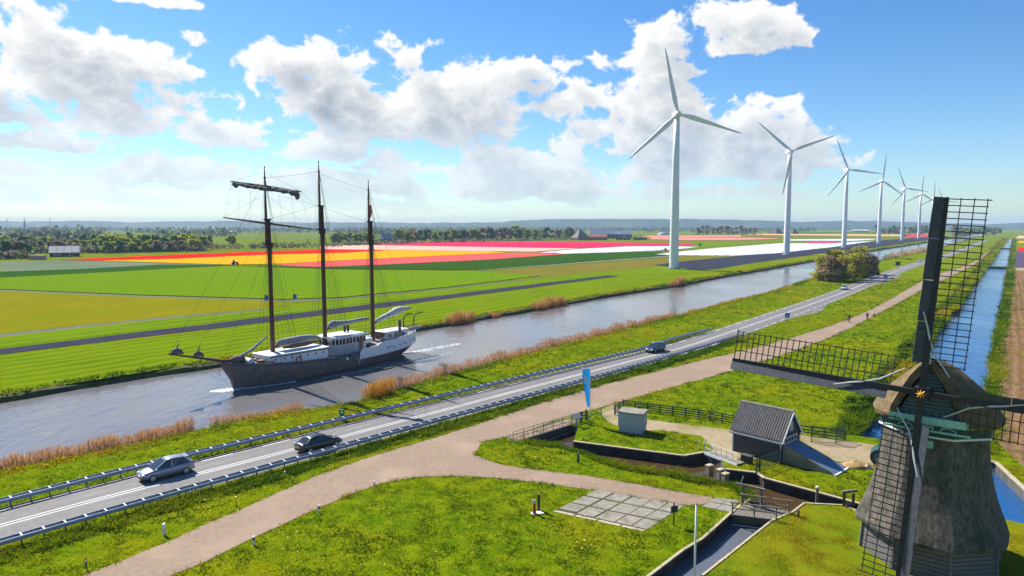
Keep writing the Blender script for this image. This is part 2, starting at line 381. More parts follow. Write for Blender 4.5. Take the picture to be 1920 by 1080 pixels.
def cdt_mesh(name, outer, holes, mats, z=0.0, extra=(), zf=None):
    vs_, es = [], []
    def ring(r):
        b = len(vs_); vs_.extend(Vector((p[0], p[1])) for p in r); n = len(r); es.extend((b + i, b + (i + 1) % n) for i in range(n))
    ring(outer)
    for h in holes: ring(h)
    vs_.extend(Vector((p[0], p[1])) for p in extra)
    v, e, f, *_ = delaunay_2d_cdt(vs_, es, [], 0, 1e-4)
    A = np.array([(p.x, p.y) for p in v]); T = np.array([t for t in f if len(t) == 3])
    c = A[T].mean(1); keep = pin(outer, c[:, 0], c[:, 1])
    for h in holes: keep &= ~pin(h, c[:, 0], c[:, 1])
    T = T[keep]
    # make all triangles face up
    a = A[T]; cr = (a[:, 1, 0] - a[:, 0, 0]) * (a[:, 2, 1] - a[:, 0, 1]) - (a[:, 1, 1] - a[:, 0, 1]) * (a[:, 2, 0] - a[:, 0, 0])
    T[cr < 0] = T[cr < 0][:, ::-1]
    Z = np.full(len(A), z) if zf is None else zf(A)
    return npmesh(name, np.column_stack([A, Z]), T, mats)

gx = [(-9000, -250), (9000, -250), (9000, 9500), (-9000, 9500)]
ground = cdt_mesh('ground', gx, [canal_hole, ditch_hole, pond_hole, basin_hole], m_grass); tag(ground, kind='structure')

m_canal = water_mat('canal_water', (.138, .130, .130), .75, .55, .11, (1.0, .45, 1), R(-36))
m_ditch = water_mat('ditch_water', (.012, .075, .21), 1.1, .55, .08, (1, .6, 1), R(30))
m_pond = water_mat('pond_water', (.060, .036, .016), 1.2, .10, .05)
def water(name, poly, z, m):
    o = cdt_mesh(name, poly, [], m, z); return tag(o, kind='structure')
water('canal_water', offset(canLw, .4) + offset(canRw, -.4)[::-1], WZ, m_canal)
water('ditch_water', offset(ditLw, .4) + offset(ditRw, -.4)[::-1], -.75, m_ditch)
cx_, cy_ = np.mean([(p.x, p.y) for p in pond_hole], 0)
water('pond_water', pond_hole[:10] + pond_hole[19:], -.88, m_pond)
m_chan = water_mat('channel_water', (.10, .11, .13), 1.6, .30, .14)
water('channel_water', pond_hole[10:20] , -.75, m_chan)
water('basin_water', basin_hole, -1.0, m_ditch)

def bank(name, top, wat, zt, zw, m):
    b = MB(); n = len(top)
    mid = [(Vector((t.x, t.y, zt)) * .45 + Vector((w.x, w.y, zw)) * .55) for t, w in zip(top, wat)]
    r = random.Random(5)
    V = [];
    for t, k, w in zip(top, mid, wat):
        V += [(t.x, t.y, zt + .01), (k.x, k.y, k.z + r.uniform(.05, .35)), (w.x, w.y, zw - .25)]
    F = []
    for i in range(n - 1):
        for j in range(2): F.append((3 * i + j, 3 * i + 3 + j, 3 * i + 4 + j, 3 * i + 1 + j))
    b.add(V, F); return tag(b.build(name, m), kind='structure')
bank('canal_bank', canLb, offset(canLw, -.1), 0, WZ, m_mud)
bank('canal_bank', canRb, canRw, 0, WZ, m_mud)
bank('ditch_bank', ditLb, ditLw, 0, -.75, m_mud)
bank('ditch_bank', ditRb, ditRw, 0, -.75, m_mud)
bd = MB(); a, b_ = ditLb[0], ditRb[0]; a2, b2 = ditLw[0], ditRw[0]
bd.add([(a.x, a.y, .01), (b_.x, b_.y, .01), (b2.x, b2.y, -1), (a2.x, a2.y, -1)], [(0, 1, 2, 3)])
tag(bd.build('ditch_bank', m_mud), kind='structure')

# quay walls of the mill pond: grass bank on the near side, timber and concrete elsewhere
def wall_run(name, pts, z0, z1, m, th=.18, label=None):
    b = MB((pts[0][0], pts[0][1], 0))
    for p, q in zip(pts[:-1], pts[1:]):
        p = Vector((p[0], p[1], (z0 + z1) / 2)); q = Vector((q[0], q[1], (z0 + z1) / 2)); d = (q - p).normalized() * .04
        b.bar(p - d, q + d, th, z1 - z0)
    return b.build(name, m)
ph = pond_hole
def skirt(name, idx, m, z0=-1.7, z1=0.01, slope=0):
    b = MB(); pts = [ph[i] for i in idx]; c = Vector((cx_, cy_, 0))
    inn = offset(pts, slope) if slope else pts
    n = len(pts)
    b.add([(p.x, p.y, z1) for p in pts] + [(p.x, p.y, z0) for p in inn], [(i, i + 1, n + i + 1, n + i) for i in range(n - 1)])
    return tag(b.build(name, m), kind='structure')
skirt('pond_bank', list(range(1, 10)), m_mud, slope=.9)
skirt('pond_bank', [36, 0, 1], m_wallc); skirt('pond_bank', list(range(9, 16)), m_wallc)
skirt('pond_bank', list(range(16, 24)), m_wallc); skirt('pond_bank', list(range(24, 37)), m_wallc)

def quay(idx, label, wz=.07, w=.28):
    pts = [ph[i] for i in idx]; o = pts[0]
    root = empty('quay_wall', (o.x, o.y, 0), 0, label, 'quay wall', 'walls along the mill pond')
    for p, q in zip(pts[:-1], pts[1:]):
        d = (q - p); L_ = d.length; n = max(1, round(L_ / 1.6)); u = d / L_
        nrm = Vector((-u.y, u.x, 0))
        for k in range(n):
            a = p + d * (k / n) + u * .015; e = p + d * ((k + 1) / n) - u * .015
            MB((o.x, o.y, 0)).bar((a.x, a.y, wz - .03), (e.x, e.y, wz - .03), w, .1).build('coping', m_cope, root)
            f = -nrm * .05
            MB((o.x, o.y, 0)).bar((a.x + f.x, a.y + f.y, -.79), (e.x + f.x, e.y + f.y, -.79), .1, 1.38).build('wall_panel', m_wallc, root)
            st = MB((o.x, o.y, 0)); st.box((a.x + f.x * 2.6, a.y + f.y * 2.6, -.75), (.12, .12, 1.4), math.atan2(u.y, u.x)); st.build('pile', m_wallc, root)
quay([32, 33, 34], 'timber topped quay wall along the island below the grey cabinet')
quay([31, 32], 'short quay wall between the island tip and the white footbridge')
quay([27, 28, 29], 'low wall with pale coping between the sluice pillars and the green railing')
quay([24, 25, 26, 27], 'long quay wall with pale coping running past the lone post to the mill')
quay([9, 10, 11], 'short bank wall at the grass tip beside the sluice frame', .05, .2)
quay([11, 12, 13, 14, 15], 'dark wall on the left side of the narrow water channel', .05, .2)
quay([17, 18, 19, 20], 'pale edge of the mill lawn along the narrow water channel', .05, .16)
quay([20, 21, 22], 'low edging of the mill lawn facing the long quay wall', .05, .16)
bq = [basin_hole[i] for i in (0, 1, 2, 3)]
qr = empty('quay_wall', (bq[0].x, bq[0].y, 0), 0, 'pale timber edge along the water to the right of the mill', 'quay wall', 'walls along the mill pond')
for p, q in zip(bq[:-1], bq[1:]):
    n = 5
    for k in range(n):
        a = p + (q - p) * (k / n); e = p + (q - p) * ((k + .985) / n)
        MB((bq[0].x, bq[0].y, 0)).bar((a.x, a.y, .04), (e.x, e.y, .04), .35, .12).build('coping', m_cope, qr)
        MB((bq[0].x, bq[0].y, 0)).bar((a.x, a.y, -.62), (e.x, e.y, -.62), .08, 1.18).build('wall_panel', m_wallc, qr)
bb = MB(); n = len(basin_hole)
bb.add([(p.x, p.y, .01) for p in basin_hole] + [(p.x, p.y, -1.5) for p in basin_hole], [(i, (i + 1) % n, n + (i + 1) % n, n + i) for i in range(n)])
tag(bb.build('basin_bank', m_mud), kind='structure')

# ---------------------------------------------------------------- road
roadC = [Vector((*DN(-40, 62.2), 0)), Vector((*DN(-10, 60.5), 0))] + [Vector((*p, 0)) for p in W2([(0, 986), (213, 929), (368, 890), (543, 845), (1160, 683), (1263, 657), (1340, 633), (1500, 578), (1583, 548), (1645, 522), (1717, 495)])] + [Vector((*DN(600, 39), 0)), Vector((*DN(1300, 36), 0))]
roadC = dense(smooth_line(roadC, 3), 3, 250)
def ribbon(name, line, o0, o1, z, m, parent=None, kind='structure'):
    A = offset(line, o0); B = offset(line, o1); b = MB(); n = len(A)
    b.add([(p.x, p.y, z) for p in A] + [(p.x, p.y, z) for p in B], [(n + i, n + i + 1, i + 1, i) for i in range(n - 1)])
    o = b.build(name, m, parent); return tag(o, kind=kind) if kind else o
road = ribbon('road', roadC, 3.75, -3.75, .03, m_asph)
for k, pts in enumerate([[(1436, 608), (1500, 593), (1525, 589), (1543, 582), (1552, 569), (1500, 585)], [(1643, 535), (1668, 528), (1690, 517), (1686, 513), (1650, 529)], [(1612, 532), (1640, 518), (1668, 507), (1672, 511), (1640, 524), (1618, 534)]]):
    tag(cdt_mesh('layby', W2(pts), [], m_asph, .02), kind='structure')
for sgn in (1, -1): ribbon('centre_line', roadC, sgn * .24 + .06, sgn * .24 - .06, .036, m_line, road, None)
for o_ in (2.35, .95, -.95, -2.35): ribbon('wheel_track', roadC[:120], o_ + .26, o_ - .26, .0335, m_track, road, None)
def dashes(name, line, off, w, on, period, z, m, parent, lim=300, s0=0, maxd=500):
    ln = offset(line, off); pts = seg_pts(ln, .5); me_n = 0; b = MB()
    k = int(period * 2); kon = int(on * 2); cnt = 0
    for i in range(int(s0 * 2), len(pts) - kon, k):
        if pts[i].y < 20 or pts[i].length > maxd: continue
        a, c = pts[i], pts[i + kon]; d = (c - a).normalized(); nn = Vector((-d.y, d.x, 0)) * w / 2
        q = [(a - nn), (a + nn), (c + nn), (c - nn)]
        qq = MB(); qq.add([(p.x, p.y, z) for p in q], [(3, 2, 1, 0)])
        qq.build(name, m, parent); cnt += 1
        if cnt >= lim: break
dashes('edge_dash', roadC, 3.1, .15, 3, 6, .036, m_line, road, 90, 1)
dashes('edge_dash', roadC, -3.1, .15, 3, 6, .036, m_line, road, 90, 1)

# ---------------------------------------------------------------- cycle path
pathU = [Vector((*DN(-40, 49), 0))] + [Vector((*p, 0)) for p in W2([(167, 1080), (327, 1010), (500, 933), (640, 873), (900, 795), (1058, 741), (1177, 710), (1296, 680), (1505, 643)])]
pathU = pathU[:-1] + [Vector((*p, 0)) for p in W2([(1440, 647), (1586, 602), (1657, 569), (1741, 518)])] + [Vector((*DN(470, 19.5), 0)), Vector((*DN(750, 19), 0)), Vector((*DN(1400, 18), 0))]
pathM = [Vector((*p, 0)) for p in W2([(900, 830), (959, 818), (1070, 779), (1153, 757), (1276, 721), (1375, 696), (1551, 650 - 12), (1646, 590), (1738, 539)])] + [Vector((*DN(470, 16.2), 0)), Vector((*DN(750, 15.8), 0)), Vector((*DN(1400, 15), 0))]
low = [Vector((*DN(-40, 45), 0))] + [Vector((*p, 0)) for p in W2([(333, 1080), (500, 997), (640, 935), (700, 911), (760, 897), (830, 892), (900, 894), (1000, 903), (1110, 918), (1250, 943), (1316, 950), (1343, 932), (1300, 928), (1200, 908), (1080, 890), (1000, 880), (930, 869), (893, 855), (890, 847), (900, 838)])]
U_ = smooth_line(pathU); M_ = smooth_line(pathM); Lw = smooth_line(low, 1)
path_poly = dense(U_, 3) + dense(M_, 3)[::-1] + dense(Lw, 3)[::-1]
def rough_edge(poly, amp):
    r = random.Random(9); return [p + Vector((r.uniform(-amp, amp), r.uniform(-amp, amp), 0)) for p in poly]
path_poly = rough_edge(path_poly, .10)
path = tag(cdt_mesh('path', path_poly, [], m_path, .02), kind='structure')
pc = [Vector((*p, 0)) for p in W2([(205, 1098), (273, 1068), (347, 1037), (410, 1008), (469, 982), (521, 958), (569, 936), (613, 916), (740, 869), (860, 827), (977, 789), (1042, 771), (1099, 755), (1130, 747), (1250, 708), (1340, 684), (1500, 638)])]
dashes('path_dash', smooth_line(pc), 0, .11, .48, 2.5, .026, m_dash, path, 60, .5)

# sandy yard round the pump house
yard1 = W2([(1122, 772), (1150, 757), (1170, 772), (1216, 787), (1300, 798), (1373, 806), (1500, 812), (1500, 850), (1400, 862), (1345, 852), (1330, 832), (1316, 818), (1240, 806), (1216, 808), (1160, 800), (1140, 790)])
tag(cdt_mesh('yard', rough_edge([Vector((*p, 0)) for p in yard1], .12), [], m_gravel, .014), kind='structure')
yard2 = W2([(1500, 815), (1585, 826), (1664, 838), (1660, 872), (1595, 872), (1560, 862), (1505, 850)])
tag(cdt_mesh('yard', rough_edge([Vector((*p, 0)) for p in yard2], .12), [], m_gravel, .014), kind='structure')
lawn_poly = W2([(1331, 1072), (1449, 979), (1489, 963), (1509, 947), (1583, 951), (1612, 964), (1640, 977)]) + [(25, 49.5), (34.5, 52), (40, 47), (36, 30), (13, 30)]
tag(cdt_mesh('lawn', lawn_poly, [], m_lawn, .012), kind='structure')

# ---------------------------------------------------------------- fields
def rows_mat(name, c1, c2, period, ang, c3=None, duty=.5, soft=.12, nscale=.25, detail_scale=3.0):
    "rows of a crop running at an angle; c1 crop, c2 soil between the rows"
    m = bpy.data.materials.new(name); m.use_nodes = True; nt = m.node_tree; N = nt.nodes; L = nt.links
    b = N['Principled BSDF']; b.inputs['Roughness'].default_value = .9; b.inputs['Specular IOR Level'].default_value = 0
    tc = N.new('ShaderNodeTexCoord'); mp = N.new('ShaderNodeMapping'); mp.inputs['Rotation'].default_value = (0, 0, ang); L.new(tc.outputs['Object'], mp.inputs[0])
    sp = N.new('ShaderNodeSeparateXYZ'); L.new(mp.outputs[0], sp.inputs[0])
    nz = N.new('ShaderNodeTexNoise'); nz.inputs['Scale'].default_value = nscale; nz.inputs['Detail'].default_value = 5; L.new(tc.outputs['Object'], nz.inputs['Vector'])
    wv = N.new('ShaderNodeTexNoise'); wv.inputs['Scale'].default_value = .11; wv.inputs['Detail'].default_value = 6; L.new(tc.outputs['Object'], wv.inputs['Vector'])
    ad = N.new('ShaderNodeMath'); ad.operation = 'MULTIPLY_ADD'; L.new(wv.outputs[0], ad.inputs[0]); ad.inputs[1].default_value = period * 1.3; L.new(sp.outputs[0], ad.inputs[2])
    a = N.new('ShaderNodeMath'); a.operation = 'MULTIPLY'; L.new(ad.outputs[0], a.inputs[0]); a.inputs[1].default_value = 1 / period
    f = N.new('ShaderNodeMath'); f.operation = 'PINGPONG'; L.new(a.outputs[0], f.inputs[0]); f.inputs[1].default_value = .5
    r = N.new('ShaderNodeMapRange'); r.inputs[1].default_value = duty / 2 - soft; r.inputs[2].default_value = duty / 2 + soft; L.new(f.outputs[0], r.inputs[0])
    base = N.new('ShaderNodeMix'); base.data_type = 'RGBA'; base.inputs[6].default_value = (*c1, 1); base.inputs[7].default_value = (*(c3 or c1), 1)
    rr = N.new('ShaderNodeMapRange'); rr.inputs[1].default_value = .35; rr.inputs[2].default_value = .65; L.new(nz.outputs[0], rr.inputs[0]); L.new(rr.outputs[0], base.inputs[0])
    mx = N.new('ShaderNodeMix'); mx.data_type = 'RGBA'; L.new(r.outputs[0], mx.inputs[0]); L.new(base.outputs[2], mx.inputs[6]); mx.inputs[7].default_value = (*c2, 1)
    L.new(mx.outputs[2], b.inputs['Base Color']); return m
CA = math.atan2(D[1], D[0])
ROW = R(-54 + 90)          # rows along the canal: constant across value
def slab(name, poly, top, m, ):
    poly = [Vector((p[0], p[1], 0)) for p in poly]; rj = random.Random(len(poly) + int(poly[0].x)); q = []
    for i_, a_ in enumerate(poly):
        c_ = poly[(i_ + 1) % len(poly)]; k_ = max(1, min(24, int((c_ - a_).length / 12))); am = .45 if max(a_.length, c_.length) < 900 else 1.2
        q += [a_.lerp(c_, j_ / k_) + (Vector((rj.uniform(-am, am), rj.uniform(-am, am), 0)) if j_ else Vector()) for j_ in range(k_)]
    poly = q
    b = MB(); n = len(poly); area = sum(poly[i].x * poly[(i + 1) % n].y - poly[(i + 1) % n].x * poly[i].y for i in range(n))
    if area < 0: poly = poly[::-1]
    b.prism([(p.x, p.y) for p in poly], .005, top)
    return tag(b.build(name, m), kind='structure')
m_red = rows_mat('red_tulips', (.62, .012, .004), (.50, .012, .004), 1.5, ROW, (.75, .02, .005))
m_yel = rows_mat('yellow_tulips', (.70, .315, .003), (.50, .24, .004), 2.2, ROW, (.76, .36, .004))
m_coral = rows_mat('coral_tulips', (.66, .085, .085), (.42, .07, .06), 1.8, ROW, (.72, .11, .11))
m_pale = rows_mat('pale_pink_tulips', (.66, .38, .31), (.52, .29, .22), 1.8, ROW, (.70, .44, .37))
m_crim = rows_mat('crimson_tulips', (.62, .015, .075), (.40, .02, .05), 1.8, ROW, (.70, .03, .12))
m_wht = rows_mat('white_tulips', (.56, .58, .61), (.24, .25, .30), 6.5, ROW, (.64, .65, .67), duty=.70, soft=.06)
m_pink = rows_mat('pink_tulips', (.70, .20, .17), (.50, .16, .12), 2, ROW, (.74, .30, .22))
m_orange = rows_mat('apricot_tulips', (.66, .38, .16), (.45, .28, .1), 2, ROW, (.70, .46, .24))
m_crop = rows_mat('bright_crop', (.125, .225, .003), (.070, .145, .003), 3.2, R(22), (.165, .225, .003), soft=.2, nscale=.018)
m_dkcrop = rows_mat('dark_crop', (.030, .085, .008), (.022, .055, .007), 1.5, ROW, (.04, .10, .008), nscale=.03)
m_olive = rows_mat('olive_pasture', (.135, .165, .003), (.165, .150, .005), 7, ROW, (.20, .175, .006), nscale=.05)
m_brownf = rows_mat('stubble', (.16, .12, .02), (.12, .12, .015), 4, ROW, (.19, .15, .03), nscale=.05)
m_soil = rows_mat('dark_soil', (.040, .042, .062), (.030, .032, .048), 1.5, ROW, (.055, .055, .075), nscale=.2)
m_greygr = rows_mat('grey_green_crop', (.13, .17, .10), (.09, .125, .075), 3, ROW, (.20, .22, .13), nscale=.02)
m_plough = rows_mat('ploughed_earth', (.20, .115, .06), (.135, .075, .042), 1.4, ROW, (.25, .155, .085), nscale=.12, soft=.3)
m_violet = rows_mat('violet_hyacinths', (.095, .075, .13), (.055, .045, .07), 1.4, ROW, (.12, .09, .16), nscale=.3)
m_mow = rows_mat('mown_bank', (.105, .165, .003), (.160, .200, .005), 3.9, ROW, (.072, .130, .003), nscale=.06, soft=.22, duty=.66)
m_green2 = rows_mat('spring_grass', (.105, .180, .004), (.150, .195, .005), 5, ROW, (.080, .150, .004), nscale=.04, duty=.7)
X0 = -330      # fields go on to the left of the picture
def FP(name, px, top, m, lead=()):
    return slab(name, list(lead) + W2(px), top, m)
# bank between the canal and the soil strip, then field after field away from the water
bkn = [DN(-180, 107), DN(120, 106), DN(330, 104)]
FP('mown_verge', [(0, 668), (640, 590), (1160, 520), (1250, 515), (1240, 532), (1007, 572), (800, 610), (640, 640), (430, 672), (180, 712), (0, 738)], .02, m_mow)
FP('soil_strip', [(0, 665), (640, 587), (1160, 518), (1140, 516.5), (640, 577), (0, 655)], .06, m_soil, [DN(-150, 138.5), DN(-150, 132.5)][::-1][:0])
FP('soil_strip', [(0, 655), (0, 665), (-500, 728), (-500, 715)], .06, m_soil)
FP('grass_field', [(0, 653), (640, 575), (1140, 515.5), (1063, 516), (840, 543), (640, 563), (547, 572), (500, 582), (300, 599), (0, 632), (-500, 690), (-500, 712)], .03, m_green2)
FP('field_ditch', [(0, 632), (300, 599), (500, 582), (500, 579), (300, 595), (0, 626), (-500, 682), (-500, 690)], .012, m_mud)
FP('pasture', [(0, 626), (300, 595), (500, 579), (547, 570), (483, 563.5), (267, 557), (0, 546), (-500, 530), (-500, 680)], .04, m_olive)
FP('field_ditch', [(0, 546), (267, 557), (483, 563.5), (547, 566), (640, 561), (840, 541.5), (1063, 517), (1063, 515.5), (840, 539), (640, 558.5), (533, 562), (483, 560.5), (267, 554), (0, 543), (-500, 524), (-500, 530)], .012, m_mud)
FP('crop_field', [(0, 543), (267, 554), (483, 560.5), (533, 562), (640, 558.5), (840, 539), (1013, 518), (890, 509.5), (640, 506), (433, 499), (333, 504), (0, 522), (-500, 540), (-500, 524)][:-2], .25, m_crop)
FP('crop_field', [(433, 499), (533, 499.4), (600, 501.7), (700, 498), (920, 487.5), (1012, 480.6), (1056, 477), (1240, 472), (1253, 479), (1100, 490), (900, 507), (640, 505)], .3, m_dkcrop)
FP('grass_strip', [(900, 508), (1253, 482.5), (1253, 479.5), (1100, 491), (895, 507)], .2, m_greygr)
FP('stubble_field', [(905, 510), (1013, 517), (1063, 515), (1160, 506), (1255, 498), (1253, 483.5), (1100, 494)], .05, m_brownf)
FP('grass_field', [(1063, 515), (1140, 515), (1250, 514), (1300, 512), (1344, 505), (1300, 506), (1255, 499), (1160, 507)], .03, m_green2)
FP('grey_field', [(0, 522), (333, 504), (433, 498.6), (433, 496.5), (300, 497), (150, 505), (0, 510)], .2, m_dkcrop)
FP('grey_field', [(0, 510), (150, 505), (300, 497), (433, 496.5), (300, 493.5), (187, 489.5), (115, 488.5), (0, 491)], .15, m_greygr)
FP('tulip_field', [(115, 488), (187, 489.2), (333, 485.8), (500, 478), (640, 474.8), (732, 469.5), (640, 468), (500, 471.7), (333, 478), (200, 484)], .35, m_red)
FP('tulip_field', [(187, 489.4), (300, 493), (433, 497), (520, 495.5), (600, 491), (700, 486), (850, 479), (950, 474.3), (920, 472), (732, 469.7), (640, 475), (500, 478.3), (333, 486)], .35, m_yel)
FP('tulip_field', [(530, 499), (600, 501.5), (700, 497.8), (920, 487.3), (1012, 480.4), (1059, 477), (1040, 474.5), (955, 474.7), (850, 479.6), (700, 486.6), (600, 491.8), (525, 496)], .35, m_coral)
FP('tulip_field', [(600, 467.8), (732, 469), (920, 471.6), (1000, 472.5), (1087, 466.4), (900, 463.5), (690, 460), (600, 461)], .35, m_pale)
FP('tulip_field', [(690, 459.8), (900, 463.2), (1087, 465.8), (1181, 461.8), (1252, 461), (1300, 460.5), (1300, 457), (1087, 454), (900, 453.4), (780, 455)], .35, m_crim)
FP('tulip_field', [(1012, 474), (1059, 476.5), (1150, 473.5), (1262, 469), (1310, 463.5), (1252, 462), (1181, 462.4), (1087, 467)], .35, m_wht)
FP('tulip_field', [(1229, 477.3), (1270, 479.3), (1379, 480), (1463, 475), (1560, 463.8), (1640, 452), (1560, 456.5), (1459, 456.7), (1340, 466)], .35, m_wht)
FP('soil_field', [(1225, 497), (1310, 507), (1344, 504.5), (1397, 495.6), (1494, 482), (1530, 476.5), (1625, 466.5), (1726, 452), (1780, 446), (1775, 443), (1718, 445.5), (1629, 452.5), (1560, 464.6), (1494, 471), (1374, 481), (1300, 488)], .06, m_soil)
FP('stubble_field', [(1240, 482), (1268, 480), (1372, 481), (1300, 487), (1222, 496)], .04, m_brownf)
FP('tulip_field', [(1220, 448.6), (1300, 450.5), (1400, 450), (1465, 447.5), (1400, 446), (1220, 445)], .35, m_pink)
FP('stubble_field', [(1220, 452), (1400, 452), (1460, 449), (1460, 447.8), (1400, 450.3), (1220, 449)], .05, m_brownf)
FP('grass_strip', [(1250, 464), (1320, 463), (1440, 455), (1455, 451), (1400, 452.4), (1300, 454)], .05, m_green2)
FP('tulip_field', [(1480, 451.5), (1600, 452), (1640, 449.5), (1640, 448), (1480, 449)], .35, m_wht)
FP('tulip_field', [(1506, 456), (1560, 456.2), (1580, 452.4), (1530, 453)], .35, m_crim)
FP('tulip_field', [(1400, 440.5), (1700, 443.2), (1700, 440), (1420, 438.5)], .35, m_orange)
FP('stubble_field', [(1400, 445.4), (1660, 448), (1700, 444.6), (1400, 441.4)], .05, m_brownf)
FP('tulip_field', [(1690, 444.4), (1760, 444), (1750, 439.5), (1690, 440)], .35, m_crim)
FP('tulip_field', [(1200, 444.6), (1390, 444), (1390, 441), (1215, 442)], .35, m_pink)
FP('grass_field', [(455, 465), (608, 462.5), (608, 456), (455, 456.5)], .05, m_green2)
FP('tulip_field', [(300, 472), (600, 467), (600, 464.5), (430, 468), (300, 470.5)], .2, m_olive)
FP('far_field', [(450, 446.3), (610, 447.0), (610, 445.4), (450, 445.0)], .3, m_greygr)
for k_, (xa, ya, xb, yb, m_) in enumerate(((-60, 449, 330, 445.5, m_greygr), (-60, 443.5, 420, 440.5, m_dkcrop), (180, 438.5, 640, 437.2, m_greygr), (420, 442.5, 660, 441, m_olive), (640, 446, 900, 443, m_dkcrop), (-100, 435.5, 500, 434.6, m_brownf), (700, 437.2, 1080, 436.2, m_greygr), (1100, 438.6, 1420, 437.8, m_olive), (1440, 437.5, 1800, 436.8, m_dkcrop))):
    FP('far_field', [(xa, ya), (xb, yb), (xb, yb - .9), (xa, ya - 1.6)], .12 + .01 * k_, m_)
# right of the ditch
FP('ploughed_field', [(1884, 508), (1960, 508), (2600, 508), (2300, 1060), (2010, 960), (1872, 832), (1868, 812), (1874, 720), (1880, 640)], .05, m_plough)
FP('hyacinth_field', [(1892, 501.5), (1903, 472.5), (2000, 472.5), (2200, 501.5)], .25, m_violet)
FP('tulip_field', [(1908, 471), (1911, 464), (2000, 464), (2010, 471)], .35, m_red)
FP('tulip_field', [(1909, 456), (1912, 452.5), (1990, 452.5), (1995, 456)], .35, m_yel)
FP('tulip_field', [(1906, 447), (1909, 442.5), (1990, 442.5), (1990, 447)], .35, m_pale)
FP('field_track', [(1884, 507.5), (1892, 502), (2400, 502), (2400, 507.5)], .03, m_gravel)
# earth dams with field tracks across the ditch
for a0, w in ((452, 9), (840, 8)):
    b = MB(); P = [DN(a0, 1), DN(a0, 13.5), DN(a0 + w, 13.5), DN(a0 + w, 1)]
    b.prism(P[::-1] if False else P, -1.2, .05); tag(b.build('field_dam', m_mud), kind='structure')

# ---------------------------------------------------------------- dunes far behind
def hills():
    V, F = [], []; n = 260; r = random.Random(3)
    prof = [(-1200, 416), (0, 414.5), (70, 415), (140, 413.8), (250, 417), (330, 415), (430, 414.5), (560, 417), (700, 417), (800, 418), (930, 417), (990, 412), (1080, 410), (1150, 411), (1230, 410.5), (1300, 411), (1400, 413), (1500, 416), (1570, 414), (1640, 414), (1700, 417), (1780, 418), (1850, 420), (1920, 417), (2100, 416), (3200, 418)]
    xs = np.linspace(-1200, 3200, n); ys = np.interp(xs, [p[0] for p in prof], [p[1] for p in prof])
    DIST = 5200
    for x, y in zip(xs, ys):
        X = (x - 960) / 1280 * DIST; h = CAM_H + (424 - y) / 1280 * DIST
        bump = r.uniform(-3, 4)
        for (dy, k) in ((-420, 0.0), (-300, .25), (-150, .62), (-40, .9), (40, 1.0), (300, .55), (600, 0)):
            V.append((X * (1 + dy / DIST), DIST + dy + r.uniform(-25, 25), -1 + (h + 1 + (bump if k > .5 else 0)) * k + (r.uniform(-3, 3) if 0 < k < 1 else 0)))
    for i in range(n - 1):
        for j in range(6): F.append((i * 7 + j, i * 7 + 7 + j, i * 7 + 8 + j, i * 7 + 1 + j))
    o = npmesh('hills', V, F, mat('dune_woods', (.016, .035, .012), (.035, .055, .018), .012, .95, c3=(.09, .10, .05), scale3=.003))
    tag(o, kind='structure')
hills()
# one closed body of hazy air
hz = MB(); hz.box((0, 4600, 58.5), (18800, 10400, 123)); haze = hz.build('haze', [])
hm = bpy.data.materials.new('haze_air'); hm.use_nodes = True; nt = hm.node_tree
nt.nodes.remove(nt.nodes['Principled BSDF']); pv = nt.nodes.new('ShaderNodeVolumePrincipled')
pv.inputs['Color'].default_value = (.46, .68, .93, 1); pv.inputs['Density'].default_value = 1.05e-4; pv.inputs['Anisotropy'].default_value = 0.0
nt.links.new(pv.outputs[0], nt.nodes['Material Output'].inputs['Volume'])
haze.data.materials.append(hm); tag(haze, kind='stuff')
# ================================================================ WIND TURBINES
ORD = ['first', 'second', 'third', 'fourth', 'fifth', 'sixth', 'seventh', 'eighth', 'ninth', 'tenth', 'eleventh', 'twelfth', 'thirteenth', 'fourteenth', 'fifteenth', 'sixteenth', 'seventeenth', 'eighteenth', 'nineteenth', 'twentieth']
ORD += ['twenty-' + o for o in ORD[:9]] + ['thirtieth'] + ['thirty-' + o for o in ORD[:9]] + ['fortieth'] + ['forty-' + o for o in ORD[:9]]
def blade_mesh():
    b = MB(); rings = []
    for t, ch, th, tw in ((0.8, 1.3, 1.3, 0), (2.0, 1.35, 1.2, .1), (4.5, 2.1, .8, .22), (7.5, 2.6, .6, .2), (12, 2.2, .42, .13), (18, 1.75, .3, .08), (25, 1.25, .2, .04), (31, .8, .12, .0), (33.2, .25, .05, .0)):
        ring = []
        for j in range(10):
            a = 2 * math.pi * j / 10; x = ch * (.5 * math.cos(a) - (.12 if ch > 1.5 else 0)); y = th * .5 * math.sin(a)
            ring.append((x * math.cos(tw) - y * math.sin(tw), x * math.sin(tw) + y * math.cos(tw), t))
        rings.append(ring)
    return b.loft(rings).build('blade', m_turb, smooth=True, mesh_only=True)
